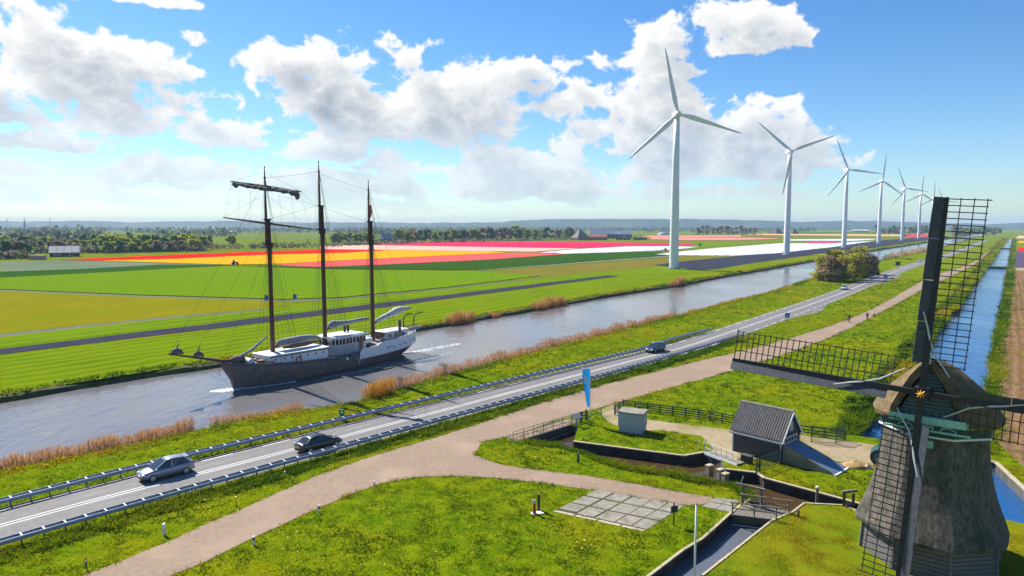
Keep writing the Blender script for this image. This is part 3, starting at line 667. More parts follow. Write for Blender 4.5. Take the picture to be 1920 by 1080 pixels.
def make_turbine():
    t = empty('wind_turbine')
    b = MB(); b.lathe([(2.5, 0), (2.35, 1), (2.3, 10), (2.1, 30), (1.75, 55), (1.42, 76.2)], n=24); b.build('tower', m_turb, t, True)
    b = MB(); b.lathe([(3.4, -.2), (3.4, .35)], n=20); b.build('foundation', m_conc, t)
    b = MB(); b.box((0, .95, 1.0), (.9, .08, 2.0)); 
    d = MB(); d.box((-2.36, 0, 1.9), (.1, .95, 2.1)); d.build('door', m_steeld, t)
    b = MB(); rings = []
    for y, w, h in ((-2.6, 1.2, 1.3), (-2.2, 1.7, 1.75), (0, 1.85, 1.9), (4.5, 1.75, 1.8), (6.6, 1.3, 1.45), (7.0, .9, 1.1)):
        rings.append([(w * math.copysign(abs(math.cos(a)) ** .6, math.cos(a)), y, 78.2 + h * math.copysign(abs(math.sin(a)) ** .6, math.sin(a))) for a in [2 * math.pi * j / 16 for j in range(16)]])
    b.loft(rings).build('nacelle', m_turb, t, True)
    b = MB(); rings = []
    for y, r in ((-2.5, 1.45), (-3.4, 1.5), (-4.3, 1.25), (-5.0, .75), (-5.3, .15)):
        rings.append([(r * math.cos(2 * math.pi * j / 14), y, 78.2 + r * math.sin(2 * math.pi * j / 14)) for j in range(14)])
    hub = b.loft(rings).build('rotor_hub', m_turb, t, True)
    bm = blade_mesh()
    for k in range(3):
        bl = link('blade', bm, t, (0, -3.6, 78.2)); bl.rotation_euler = (0, R(120 * k), 0)
    return t
turb0 = make_turbine(); kids0 = children(turb0)
ph_t = [-12.6, -50, -23, 5, -22, 2, 0, -25]
for i in range(8):
    if i == 0: t, kids = turb0, kids0
    else:
        t = turb0.copy(); COL.objects.link(t); kids = []
        for ch in kids0: c = ch.copy(); COL.objects.link(c); c.parent = t; kids.append(c)
    t.location = (83.7 + 126.8 * i, 352.9 + 171 * i, 0) if i else (83.7, 352.9, 0)
    t.rotation_euler = (0, 0, R(-3))
    k = 0
    for c in kids:
        if c.name.startswith('blade'): c.rotation_euler = (0, R(120 * k + ph_t[i]), 0); k += 1
    lab = ['nearest and tallest white wind turbine standing at the canal bend', 'second white wind turbine from the front with one blade pointing straight down'][i] if i < 2 else \
        ('white wind turbine, %s from the front of the long row' % ORD[i]) if i < 7 else 'last white wind turbine of the row half hidden by the mill sail'
    tag(t, lab, 'wind turbine', 'wind turbines in a row along the canal')

# ================================================================ WINDMILL
m_thatch = mat('reed_thatch', (.072, .064, .056), (.185, .162, .135), 5.5, .95, bump=1.0, bscale=26, stretch=(1, 1, .35), c3=(.035, .05, .035), scale3=.9, spec=.1)
m_thatchl = mat('cap_thatch', (.13, .095, .055), (.22, .16, .09), 3.0, .95, bump=1.0, bscale=24, c3=(.10, .09, .035), scale3=1.2, spec=.1)
m_tar = mat('tarred_boards', (.040, .042, .046), (.075, .075, .08), 5, .8, bump=.3, stretch=(1, 1, 4))
m_tarl = mat('weathered_boards', (.11, .105, .10), (.19, .18, .17), 4, .85, bump=.4, stretch=(.6, .6, 5))
m_green = mat('mill_green_boards', (.06, .115, .115), (.10, .16, .155), 5, .6, bump=.2, stretch=(.4, .4, 4))
m_dgreen = mat('dark_green_paint', (.012, .045, .040), (.02, .06, .055), 4, .5)
m_lgreen = mat('pale_green_paint', (.24, .50, .40), (.32, .58, .47), 5, .55)
m_sailw = mat('sail_timber', (.022, .017, .018), (.045, .034, .036), 5, .7, bump=.3)
m_board = mat('wind_board', (.034, .038, .050), (.065, .070, .085), 4, .6, bump=.2)
m_rope = mat('pale_rope', (.60, .60, .62), (.48, .48, .5), 12, .9)
m_gold = mat('gilded_star', (.85, .42, .03), rough=.35, metal=.2)
MC = Vector((28.1, 44.3, 0)); MA, ML, MROT, SL = .688, .10, .051, 12.0
mn = Vector((-math.sin(MA), -math.cos(MA), 0)); mr = Vector((math.cos(MA), -math.sin(MA), 0)); mz = Vector((0, 0, 1))
HUB = Vector((25.12, 41.07, 11.79))
mill = empty('windmill', MC, 0, 'octagonal thatched windmill with dark lattice sails and a green cap front', 'windmill')
O3 = tuple(MC)
TH0 = R(-105.4)
def oct_ring(r, z, sub=4, rnd=.06):
    out = []
    for k in range(8):
        a = TH0 + k * math.pi / 4; p = Vector((math.cos(a), math.sin(a), 0)); q = Vector((math.cos(a + math.pi / 4), math.sin(a + math.pi / 4), 0))
        for j in range(sub):
            t = j / sub; v = p.lerp(q, t); l = v.length; v = v / l * (l + (1 - l) * .06) * (1 - rnd * (1 if j == 0 else 0) * .25)
            out.append(MC + v * r + mz * z)
    return out
rr_ = random.Random(4)
b = MB(O3); prof = [(3.22, 8.95), (3.24, 8.2), (3.29, 7.4), (3.37, 6.6), (3.5, 5.8), (3.68, 5.0), (3.92, 4.2), (4.2, 3.4), (4.48, 2.7), (4.66, 2.25), (4.6, 2.05), (4.3, 2.12), (3.9, 2.3)]
rings = [oct_ring(r, z) for r, z in prof]
for i, rg in enumerate(rings[:9]):
    for j, p in enumerate(rg):
        d = (p - MC); d.z = 0; d.normalize(); rg[j] = p + d * rr_.uniform(-.012, .012)
for j, p in enumerate(rings[9]): rings[9][j] = p + mz * (rr_.uniform(-.05, .05) + (-.12 if j % 4 == 0 else 0))
b.loft(rings, cap=False).build('thatched_body', m_thatch, mill, False)
b = MB(O3); b.loft([oct_ring(4.08, 0, 1, 0), oct_ring(3.95, 2.4, 1, 0)]).build('base_wall', m_tar, mill)
for k in range(8):
    for i in range(9):
        z = .12 + i * .27; r = 4.13 - .15 * z / 2.5; a0 = TH0 + k * math.pi / 4
        p = MC + Vector((math.cos(a0), math.sin(a0), 0)) * r; q = MC + Vector((math.cos(a0 + math.pi / 4), math.sin(a0 + math.pi / 4), 0)) * r
        p, q = p.lerp(q, .02), q.lerp(p, .02); nrm = ((p + q) / 2 - MC).normalized()
        bb = MB(O3); bb.bar(p + mz * z, q + mz * z, .05, .245, up=mz + nrm * .12); bb.build('weatherboard', m_tarl, mill)
    a0 = TH0 + k * math.pi / 4; p = MC + Vector((math.cos(a0), math.sin(a0), 0)) * 4.19
    MB(O3).bar(p, p + mz * 2.2 - Vector((math.cos(a0), math.sin(a0), 0)) * .14, .16, .16).build('corner_post', m_tarl, mill)
# ring under the cap
b = MB(O3); b.loft([oct_ring(3.12, 8.8, 6, 0), oct_ring(3.36, 8.86, 6, 0), oct_ring(3.32, 9.45, 6, 0), oct_ring(3.05, 9.5, 6, 0)], cap=False).build('top_ring', m_dgreen, mill)
b = MB(O3); b.loft([oct_ring(3.32, 9.45, 6, 0), oct_ring(3.46, 9.48, 6, 0), oct_ring(3.46, 9.60, 6, 0), oct_ring(3.15, 9.66, 6, 0)], cap=False).build('ring_lip', m_lgreen, mill)
b = MB(O3); b.loft([oct_ring(3.25, 8.78, 6, 0), oct_ring(3.40, 8.76, 6, 0), oct_ring(3.39, 8.88, 6, 0), oct_ring(3.22, 8.9, 6, 0)], cap=False).build('ring_trim', m_white, mill)
# cap
FRONT = 3.45
def cp(t, x, z): return MC + mn * (FRONT - t) + mr * x + mz * z     # t back from the gable
st = [(-.25, 1.95, 10.15, 13.82), (0.0, 2.1, 10.1, 13.84), (.9, 2.75, 9.9, 13.72), (1.9, 3.4, 9.8, 13.55), (3.2, 3.75, 9.72, 13.3), (4.5, 3.7, 9.72, 13.05), (5.6, 3.25, 9.8, 12.65), (6.4, 2.5, 9.9, 11.95), (7.0, 1.5, 10.0, 11.0)]
rings = []
for t, w, ze, zr in st:
    h = zr - ze; half = [(w, ze), (w * .93, ze + .16 * h), (w * .74, ze + .42 * h), (w * .50, ze + .68 * h), (w * .25, ze + .89 * h), (.12, ze + h)]
    ring = [(-x, z) for x, z in half] + [(x, z) for x, z in half[::-1]] + [(w - .12, ze - .30), (w * .6, ze - .12), (0, ze - .05), (-w * .6, ze - .12), (-w + .12, ze - .30)]
    rings.append([cp(t, x, z) for x, z in ring])
for rg in rings[1:]:
    for j in range(12): rg[j] = rg[j] + Vector((rr_.uniform(-.04, .04), rr_.uniform(-.04, .04), rr_.uniform(-.04, .04)))
MBc = MB(O3); MBc.loft(rings[1:], cap=False)
n_ = len(rings[1]); MBc.add(rings[-1], [tuple(range(n_))]); MBc.build('thatched_cap', m_thatchl, mill, False)
# thick thatch edge round the gable
def gable_pt(s, x, z): return cp(s, x, z)
for sg in (-1, 1):
    b = MB(O3); pts = [(2.1, 10.1), (2.0, 10.68), (1.56, 11.63), (1.06, 12.58), (.55, 13.34), (.06, 13.74)]; rg = []
    for x, z in pts:
        rg.append([cp(-.42, sg * x, z), cp(-.42, sg * max(x - .30, 0), z - .22), cp(.1, sg * max(x - .30, 0), z - .22), cp(.1, sg * x, z)])
    b.loft(rg).build('thatch_verge', m_thatchl, mill)
b = MB(O3); b.bar(cp(-.45, 0, 13.72), cp(5.2, 0, 12.9), .34, .16).build('ridge_cover', m_white if 0 else m_tarl, mill)
b = MB(O3); b.bar(cp(-.44, 0, 13.5), cp(-.44, 0, 14.25), .12, .12, up=mr).build('finial', m_white, mill)
# boarded gable front
b = MB(O3); b.add([cp(.12, -1.95, 9.7), cp(.12, 1.95, 9.7), cp(.12, 0, 13.5), cp(.3, -1.95, 9.7), cp(.3, 1.95, 9.7), cp(.3, 0, 13.5)], [(0, 1, 2), (5, 4, 3), (0, 3, 4, 1), (1, 4, 5, 2), (2, 5, 3, 0)]).build('gable_wall', m_dgreen, mill)
for i in range(13):
    z = 10.62 + i * .22; w = max(.05, (13.42 - z) / 3.75 * 1.95)
    MB(O3).bar(cp(.02, -w, z), cp(.05, w, z), .05, .15, up=mz - mn * .15).build('gable_board', m_green, mill)
for k in range(9):
    x = -1.62 + k * .405
    MB(O3).bar(cp(.06, x, 9.72), cp(.06, x, 10.5), .33, .05, up=mn).build('gable_plank', m_green, mill)
MB(O3).bar(cp(-.42, -2.05, 10.05), cp(-.42, 2.05, 10.05), .30, .46).build('front_beam', m_lgreen, mill)
for x0 in (-2.0, 2.0): MB(O3).bar(cp(-.3, x0, 10.0), cp(.9, x0 * 1.02, 10.0), .22, .3).build('cap_beam', m_lgreen, mill)
b = MB(O3); b.bar(cp(-.34, -2.0, 9.62), cp(-.34, 2.0, 9.62), .06, .42).build('carved_board', m_dgreen, mill)
for c0 in (-1.15, -.05, 1.15):
    pts = [cp(-.40, c0 + .42 * math.cos(a), 9.46 + .26 * math.sin(a)) for a in [math.pi * j / 8 for j in range(9)]]
    MB(O3).tube(pts, .035, n=5).build('carved_arch', m_lgreen, mill)
MB(O3).bar(cp(-.40, -2.3, 9.40), cp(-.40, 2.3, 9.40), .14, .12).build('carved_sill', m_lgreen, mill)
def text_mesh(name, s, size, M, m, parent, ext=.006):
    cu = bpy.data.curves.new(name, 'FONT'); cu.body = s; cu.size = size; cu.extrude = ext; cu.align_x = 'CENTER'; cu.align_y = 'CENTER'
    to = bpy.data.objects.new(name, cu); COL.objects.link(to)
    dg = bpy.context.evaluated_depsgraph_get(); me = bpy.data.meshes.new_from_object(to.evaluated_get(dg)); bpy.data.objects.remove(to); bpy.data.curves.remove(cu)
    me.name = name; me.materials.clear(); me.materials.append(m); me.transform(M)
    return link(name, me, parent)
def frame_m(o, x, y, z):
    M = Matrix.Identity(4)
    for i, a in enumerate((x, y, z)):
        for j in range(3): M[j][i] = a[j]
    for j in range(3): M[j][3] = o[j]
    return M
m_ltext = mat('pale_lettering', (.45, .47, .45), rough=.6)
text_mesh('lettering', 'H', .30, frame_m(cp(-.39, .30, 9.68) - MC, mr, mz, mn), m_ltext, mill)
text_mesh('lettering', '009', .22, frame_m(cp(-.39, .98, 9.72) - MC, mr, mz, mn), m_ltext, mill)
a0 = TH0 - math.pi / 8; dv = Vector((math.cos(a0), math.sin(a0), 0)); pv_ = MC + dv * 3.18
b = MB(O3); b.bar(pv_ + mz * 8.15, pv_ + mz * 8.62, .5, .3, up=dv).build('small_hatch', m_lgreen, mill)
# windshaft, poll end, star
sn = Vector((mn.x * math.cos(ML), mn.y * math.cos(ML), math.sin(ML))); sr = mr.copy(); su = sn.cross(sr)
MB(O3).tube([HUB + sn * .1, HUB - sn * 2.6], .34, n=12).build('windshaft', m_black, mill)
b = MB(O3); b.bar(HUB - sn * .75, HUB + sn * .45, .78, .78, up=su).build('poll_end', m_sailw, mill)
b = MB(O3); vs_ = [HUB + sn * .56]
for k in range(16):
    a = math.pi * k / 8; rad = .30 if k % 2 == 0 else .12; vs_.append(HUB + sn * .47 + (sr * math.cos(a) + su * math.sin(a)) * rad)
b.add(vs_, [(0, 1 + k, 1 + (k + 1) % 16) for k in range(16)]).build('star', m_gold, mill)
e_up = su * math.cos(MROT) + sr * math.sin(MROT)
for k in range(4):
    ang = k * math.pi / 2
    def rot(v, a): return v * math.cos(a) + sn.cross(v) * math.sin(a)
    e = rot(e_up, ang); tq = rot(e, -math.pi / 2)
    off = sn * (.16 if k % 2 == 0 else -.20); h0 = HUB + off
    rings = []
    for s_ in (0, 3, 6, 9, 12.0):
        w = .36 - .17 * s_ / 12; c = h0 + e * s_
        rings.append([c + tq * w / 2 + sn * w / 2, c - tq * w / 2 + sn * w / 2, c - tq * w / 2 - sn * w / 2, c + tq * w / 2 - sn * w / 2])
    sail = MB(O3).loft(rings).build('sail', m_sailw, mill)
    def alpha(s_): return R(20) - R(15) * (s_ / 12)
    def lat(s_, x):
        al = alpha(s_); return h0 + e * s_ + (tq * math.cos(al) - sn * math.sin(al)) * x
    # wind boards, in four lengths on the leading side
    for j in range(4):
        s0 = 1.9 + j * 2.53; s1 = s0 + 2.5
        def lead(s_, x): return h0 + e * s_ + (-tq * math.cos(R(28)) + sn * math.sin(R(28))) * x
        bb = MB(O3); q0 = [lead(s0, .10), lead(s0, .78), lead(s1, .10), lead(s1, .74)]
        th = (tq * math.sin(R(28)) + sn * math.cos(R(28))) * .02
        bb.add([q0[0] - th, q0[1] - th, q0[3] - th, q0[2] - th, q0[0] + th, q0[1] + th, q0[3] + th, q0[2] + th], [(3, 2, 1, 0), (4, 5, 6, 7), (0, 1, 5, 4), (1, 2, 6, 5), (2, 3, 7, 6), (3, 0, 4, 7)])
        bb.build('wind_board', m_board, sail)
    for j in range(27):
        s_ = 1.82 + j * .388
        MB(O3).bar(lat(s_, -.05), lat(s_, 2.12 if j < 26 else 2.25), .055, .055, up=sn).build('crossbar', m_sailw, sail)
    for x in (.70, 1.38, 2.03):
        bb = MB(O3); ss = [1.7 + i * 2.06 for i in range(6)]
        for s0, s1 in zip(ss[:-1], ss[1:]): bb.bar(lat(s0, x) - sn * .05, lat(s1, x) - sn * .05, .05, .05, up=sn)
        bb.build('lattice_rod', m_sailw, sail)
    # furled sail cloth tied in a cord along the stock
    pts = [lat(1.2, 1.35), lat(1.75, .95), lat(2.4, .45), lat(3.2, .12) + sn * .12, lat(4.1, -.12) + sn * .2, lat(5.0, -.42) + sn * .28]
    MB(O3).tube(pts, [.035, .05, .06, .065, .06, .035], n=6).build('furled_cloth', m_rope, sail)
# ================================================================ SAILING SHIP
m_hull = mat('dark_hull', (.075, .070, .072), (.14, .122, .112), 1.4, .6, bump=.25, c3=(.16, .11, .075), scale3=.6, detail=8)
m_boot = mat('waterline_paint', (.05, .03, .026), (.08, .06, .05), 2, .7)
m_swhite = mat('ship_white', (.74, .76, .80), (.66, .68, .72), 1.5, .5)
m_sgrey = mat('ship_grey', (.34, .36, .40), (.42, .43, .46), 1.5, .6)
m_deck = mat('ship_deck', (.20, .16, .12), (.28, .23, .18), 3, .85, stretch=(1, 8, 1))
m_mast = mat('varnished_mast', (.075, .032, .024), (.11, .05, .034), 2, .6, stretch=(1, 1, .2))
m_rig = mat('tarred_rope', (.03, .028, .03), (.05, .045, .045), 4, .8)
m_sail = mat('furled_sailcloth', (.20, .20, .23), (.36, .36, .38), 2.5, .9, bump=.6, bscale=7)
m_saild = mat('dark_sailcloth', (.075, .07, .085), (.13, .12, .135), 3, .9, bump=.8, bscale=8)
m_rust = mat('rust_boat', (.20, .09, .05), (.27, .14, .09), 3, .8)
m_orange_b = mat('lifebuoy_orange', (.65, .10, .03), rough=.5)
SB = (-39.3, 94.7); SA = math.atan2(.807, .590)
ship = empty('sailing_ship', (SB[0], SB[1], WZ), SA, 'three masted sailing ship with dark hull and white deckhouses moving along the canal', 'sailing ship')
# local axes: x from bow to stern, y towards the far bank (so -y is the near side), z up from the water
SLEN = 35.0
def interp(x, xs, ys): return float(np.interp(x, xs, ys))
def hb_deck(s): return interp(s, [-1.6, -1.0, 0, 1.5, 3.5, 6, 10, 16, 22, 27, 31, 33.5, 35.2, 36.0], [.05, .55, 1.15, 2.0, 2.75, 3.2, 3.45, 3.5, 3.45, 3.3, 2.9, 2.2, 1.3, .4])
def hb_wl(s): return interp(s, [-1.6, 0, 1.5, 3.5, 6, 10, 16, 22, 27, 30, 32.5, 34.0, 36], [.02, .06, .75, 1.7, 2.55, 3.15, 3.35, 3.2, 2.6, 1.6, .5, .05, .02])
def sheer(s): return interp(s, [-1.6, 0, 3, 6, 10, 15, 20, 25, 30, 36], [3.95, 3.75, 3.3, 2.95, 2.6, 2.4, 2.35, 2.4, 2.6, 3.05])
def keel(s): return interp(s, [-1.6, -.2, 0, 31, 33, 34.2, 36], [3.2, .9, -.6, -.6, .2, .95, 2.2])
stn = [-1.6, -1.0, -.4, 0, .8, 1.5, 2.5, 3.5, 5, 7, 10, 13, 16, 19, 22, 25, 27, 29, 30.5, 32, 33, 34, 35.2, 36.0]
def hull_ring(s):
    zt, zb = sheer(s), keel(s); pts = []
    for k in (0, .12, .25, .45, .7, 1.0):
        z = zb + (zt - zb) * k; lo = hb_wl(s); hi = hb_deck(s); f = min(1, max(0, (z - 0) / max(zt, .1)))
        y = lo + (hi - lo) * f ** .8
        if k == 0: y = y * .3
        pts.append((s, y, z))
    return pts
hb = MB(); rings = []
for s in stn:
    p = hull_ring(s); rings.append([(x, -y, z) for x, y, z in p[::-1]] + [(x, y, z) for x, y, z in p])
hb.loft(rings, cap=True)
hull = hb.build('hull', m_hull, ship, True)
b = MB(); rg = []
for s in [x for x in stn if 0 <= x <= 31]:
    y = hb_wl(s); rg.append((s, y))
for sg in (-1, 1):
    b.add([(s, sg * (y + .035), -.1) for s, y in rg] + [(s, sg * (y + .05 + .02), .28) for s, y in rg], [(i, i + 1, len(rg) + i + 1, len(rg) + i) for i in range(len(rg) - 1)])
b.build('boot_stripe', m_boot, ship)
b = MB(); dk = [s for s in stn if s > -1.2]; n = len(dk)
b.add([(s, -hb_deck(s) + .05, sheer(s) - .25) for s in dk] + [(s, hb_deck(s) - .05, sheer(s) - .25) for s in dk], [(i, i + 1, n + i + 1, n + i) for i in range(n - 1)])
b.build('deck', m_deck, ship)
for sg in (-1, 1):
    b = MB(); pts = [(s, sg * hb_deck(s), sheer(s) + .03) for s in stn]; b.tube(pts, .08, n=6); b.build('rubbing_rail', m_hull, ship)
# white raised quarter
qs = [20.2, 20.9, 22, 24.0, 24.8, 26, 28, 30, 31.5, 33, 34.2, 35.2, 36.05]
def q_lo(s): return sheer(s) - .95
def q_hi(s): return interp(s, [20.2, 20.9, 24.0, 24.9, 36], [2.45, 3.05, 3.15, 3.55, 4.05])
for sg in (-1, 1):
    b = MB(); rg = []
    for s in qs:
        yl = hb_wl(s) + (hb_deck(s) - hb_wl(s)) * .7; yl = max(yl, hb_deck(s) * .86); y = hb_deck(s) + .04
        rg.append([(s, sg * (y + .02), q_lo(s)), (s, sg * (y + .05), q_hi(s)), (s, sg * (y - .07), q_hi(s)), (s, sg * (y - .12), q_lo(s))])
    b.loft(rg); o = b.build('white_bulwark', m_swhite, ship)
    for i in range(6):
        s = 26.4 + i * 1.55; y = hb_deck(s) + .085
        p = MB(); p.tube([(s, sg * (y - .03), q_lo(s) + .78), (s, sg * (y + .02), q_lo(s) + .78)], .15, n=10); p.build('porthole', m_glass, o)
b = MB(); b.add([(36.0, -.45, q_lo(36)), (36.0, .45, q_lo(36)), (36.1, .45, 4.05), (36.1, -.45, 4.05)], [(0, 1, 2, 3)]); b.build('transom', m_swhite, ship)
b = MB(); n = len(qs) - 3; qd = qs[3:]; n = len(qd)
b.add([(s, -hb_deck(s) + .05, q_hi(s) - .3) for s in qd] + [(s, hb_deck(s) - .05, q_hi(s) - .3) for s in qd], [(i, i + 1, n + i + 1, n + i) for i in range(n - 1)]); b.build('quarter_deck', m_deck, ship)
# fore deckhouse
def house(name, s0, s1, w0, w1, z0, z1, m, roof, over=.15, rt=.14, taper=.1):
    b = MB(); P = [(s0, -w0), (s1, -w1), (s1, w1), (s0, w0)]
    b.add([(x, y, z0) for x, y in P] + [(x + (taper if i in (0, 3) else -taper * .3), y * (1 - taper * .25), z1) for i, (x, y) in enumerate(P)], [(3, 2, 1, 0), (4, 5, 6, 7), (0, 1, 5, 4), (1, 2, 6, 5), (2, 3, 7, 6), (3, 0, 4, 7)])
    o = b.build(name, m, ship)
    r = MB(); Q = [(s0 - over, -w0 - over), (s1 + over, -w1 - over), (s1 + over, w1 + over), (s0 - over, w0 + over)]
    r.add([(x, y, z1 + .004) for x, y in Q] + [(x, y, z1 + rt) for x, y in Q] + [(x + (.4 if i in (0, 3) else -.4), y * .5, z1 + rt + .16) for i, (x, y) in enumerate(Q)],
          [(3, 2, 1, 0), (0, 1, 5, 4), (1, 2, 6, 5), (2, 3, 7, 6), (3, 0, 4, 7), (4, 5, 9, 8), (5, 6, 10, 9), (6, 7, 11, 10), (7, 4, 8, 11), (8, 9, 10, 11)])
    r.build('house_roof', roof, o); return o
fh = house('fore_deckhouse', 4.6, 14.6, 2.0, 2.55, 2.3, 4.05, m_swhite, m_white)
MB().bar((4.6, -2.16, 3.93), (14.7, -2.68, 3.93), .06, .16).build('blue_band', mat('blue_band_paint', (.08, .16, .24), rough=.6), fh)
for i in range(7):
    s = 5.6 + i * 1.35; y = 2.0 + (s - 4.6) / 10 * .55
    MB().tube([(s, -y - .04, 3.45), (s, -y + .05, 3.45)], .13, n=9).build('porthole', m_glass, fh)
for s in (4.9, 9.3):
    pts = [(s + .42 * math.cos(a), -2.0 - (s - 4.6) * .055 - .09, 2.95 + .42 * math.sin(a)) for a in [2 * math.pi * j / 12 for j in range(13)]]
    MB().tube(pts, .09, n=6).build('lifebuoy', m_orange_b, fh)
# white drum and clutter on the foredeck
MB().tube([(2.4, -.9, 3.5), (2.4, .7, 3.5)], .55, n=12).build('white_drum', m_swhite, ship)
MB().box((3.8, -.9, 3.35), (.8, .9, .5)).box((4.1, .9, 3.3), (.9, .7, .45)).build('deck_locker', m_rust, ship)
MB().tube([(.6, 0, 3.7), (.6, 0, 4.4)], .16, n=8).build('bitts', m_hull, ship)
MB().bar((1.2, -1.3, 3.5), (1.2, 1.3, 3.5), .5, .55).build('windlass', m_rig, ship)
# wheelhouse with a row of windows
wh = MB(); plan = [(16.1, -1.55), (17.0, -2.25), (22.6, -2.25), (22.6, 2.25), (17.0, 2.25), (16.1, 1.55)]
wh.prism(plan[::-1] if 0 else plan, 2.2, 3.9); whl = wh.build('wheelhouse', m_sgrey, ship)
wu = MB(); wu.prism([(x + .03 if x < 17.5 else x, y * .985) for x, y in plan], 3.9, 5.15); wup = wu.build('wheelhouse_upper', m_swhite, ship)
edges = [((16.1, -1.55), (17.0, -2.25), 2), ((17.0, -2.25), (22.6, -2.25), 8), ((16.1, 1.55), (16.1, -1.55), 5), ((22.6, -2.25), (22.6, 2.25), 5), ((22.6, 2.25), (17.0, 2.25), 8)]
for (p, q, n) in edges:
    p, q = Vector((*p, 0)), Vector((*q, 0)); d = (q - p) / n; u = d.normalized(); nn = Vector((u.y, -u.x, 0))
    if nn.dot((p + q) / 2 - Vector((19.5, 0, 0))) < 0: nn = -nn
    for i in range(n):
        a = p + d * (i + .16) + nn * .02; e = p + d * (i + .84) + nn * .02; w = MB(); hgt = 5.0; arc = []
        for j in range(7):
            t = math.pi * (1 - j / 6); arc.append((a + e) / 2 + u * math.cos(t) * (e - a).length / 2 + Vector((0, 0, 4.72 + .24 * math.sin(t))))
        P = [a + Vector((0, 0, 4.02)), e + Vector((0, 0, 4.02))] + arc[::-1]
        w.add(P, [tuple(range(len(P)))]); w.build('window', m_glass, wup)
r = MB(); r.prism([(15.8, -1.75), (16.9, -2.5), (22.9, -2.5), (22.9, 2.5), (16.9, 2.5), (15.8, 1.75)], 5.152, 5.3); r.add([(16.4, -1.2, 5.3), (22.3, -1.2, 5.3), (22.3, 1.2, 5.3), (16.4, 1.2, 5.3), (17, 0, 5.5), (21.8, 0, 5.5)], [(0, 1, 5, 4), (2, 3, 4, 5), (1, 2, 5), (3, 0, 4)])
r.build('wheelhouse_roof', m_white, ship)
MB().box((21.5, -2.29, 3.7), (.8, .06, 1.7)).build('wheelhouse_door', m_rust, ship)
MB().box((20.6, .6, 5.9), (.3, .3, 1.2)).box((21.3, .6, 5.9), (.3, .3, 1.2)).build('funnel', m_black, ship)
ah = house('aft_deckhouse', 27.6, 33.2, 1.5, 1.35, 3.0, 4.55, m_swhite, m_white)
for i in range(3): MB().box((28.6 + i * 1.7, -1.5 + i * .05, 3.95), (.7, .08, .5)).build('window', m_glass, ah)
MB().box((24.0, -.3, 3.75), (1.7, 2.2, .8)).build('skylight', m_swhite, ship)
MB().ell((26.4, -.9, 4.3), (.7, .6, .6)).ell((27.3, -.8, 4.2), (.6, .5, .55)).build('canvas_bundle', m_rust, ship)
MB().tube([(30.4, -2.2, 3.6), (30.4, -2.2, 6.6)], .26, n=8).build('crane_post', m_hull, ship)
for s in (32.6, 35.2):
    MB().tube([(s, -.9, 4.0), (s, -.9, 6.2), (s + .25, -.95, 6.9), (s + .9, -1.1, 7.2), (s + 1.9, -1.3, 7.2)], .10, n=6).build('davit', m_rig, ship)
b = MB()
for s in np.arange(24.9, 36, 1.1): b.tube([(s, -hb_deck(s) + .05, q_hi(s)), (s, -hb_deck(s) + .05, q_hi(s) + .95)], .025, n=4)
for dz in (.35, .65, .95):
    b.tube([(s, -hb_deck(s) + .05, q_hi(s) + dz) for s in np.arange(24.9, 36, 1.1)], .02, n=4)
    b.tube([(s, hb_deck(s) - .05, q_hi(s) + dz) for s in np.arange(24.9, 36, 1.1)], .02, n=4)
b.build('stern_railing', m_steel, ship)
b = MB()
for s in np.arange(15, 20.5, .9): b.tube([(s, -hb_deck(s) + .05, sheer(s)), (s, -hb_deck(s) + .05, sheer(s) + .8)], .025, n=4)
b.tube([(s, -hb_deck(s) + .05, sheer(s) + .8) for s in np.arange(15, 20.5, .9)], .02, n=4); b.build('waist_railing', m_steel, ship)
MB().tube([(17.6, -hb_deck(17.6) - .02, 1.9), (17.6, -hb_deck(17.6) + .1, 1.9)], .24, n=10).build('hull_light', m_swhite, ship)
ax, ay = 20.0, -hb_deck(20) - .02
MB().bar((ax - .5, ay, 1.75), (ax, ay, 1.1), .05, .16).bar((ax + .5, ay, 1.75), (ax, ay, 1.1), .05, .16).bar((ax, ay, 1.15), (ax, ay, .5), .05, .16).build('hull_emblem', m_sgrey, ship)
# bowsprit with two furled jibs
bs = MB().tube([(2.5, 0, 3.6), (-1.5, 0, 4.2), (-9.0, 0, 6.35)], [.24, .22, .10], n=8).build('bowsprit', m_mast, ship)
for s0, z0, sc in ((-7.9, 6.15, .74), (-5.0, 5.35, .66)):
    j = MB(); j.tube([(s0 - 1.0 * sc, 0, z0 - .1), (s0 - .55 * sc, .05, z0 + .35), (s0, 0, z0 + .42), (s0 + .6 * sc, -.05, z0 + .3), (s0 + 1.2 * sc, 0, z0 - .05)], [.12, .38 * sc, .62 * sc, .45 * sc, .12], n=9)
    j.tube([(s0 - .1, 0, z0 + .3), (s0 + .15, 0, z0 + 1.0), (s0 + .35, 0, z0 + 1.5)], [.22 * sc, .08, .03], n=6); j.build('furled_jib', m_saild, bs, True)
MB().tube([(.2, 0, 4.1), (2.6, -.6, 5.2), (5.0, -.9, 6.9)], [.16, .22, .12], n=6).build('staysail_bundle', m_sail, ship)
MB().ell((.4, -.4, 4.2), (.9, .8, .55)).ell((1.4, .3, 4.1), (.7, .7, .5)).build('sail_pile', m_saild, ship, True)
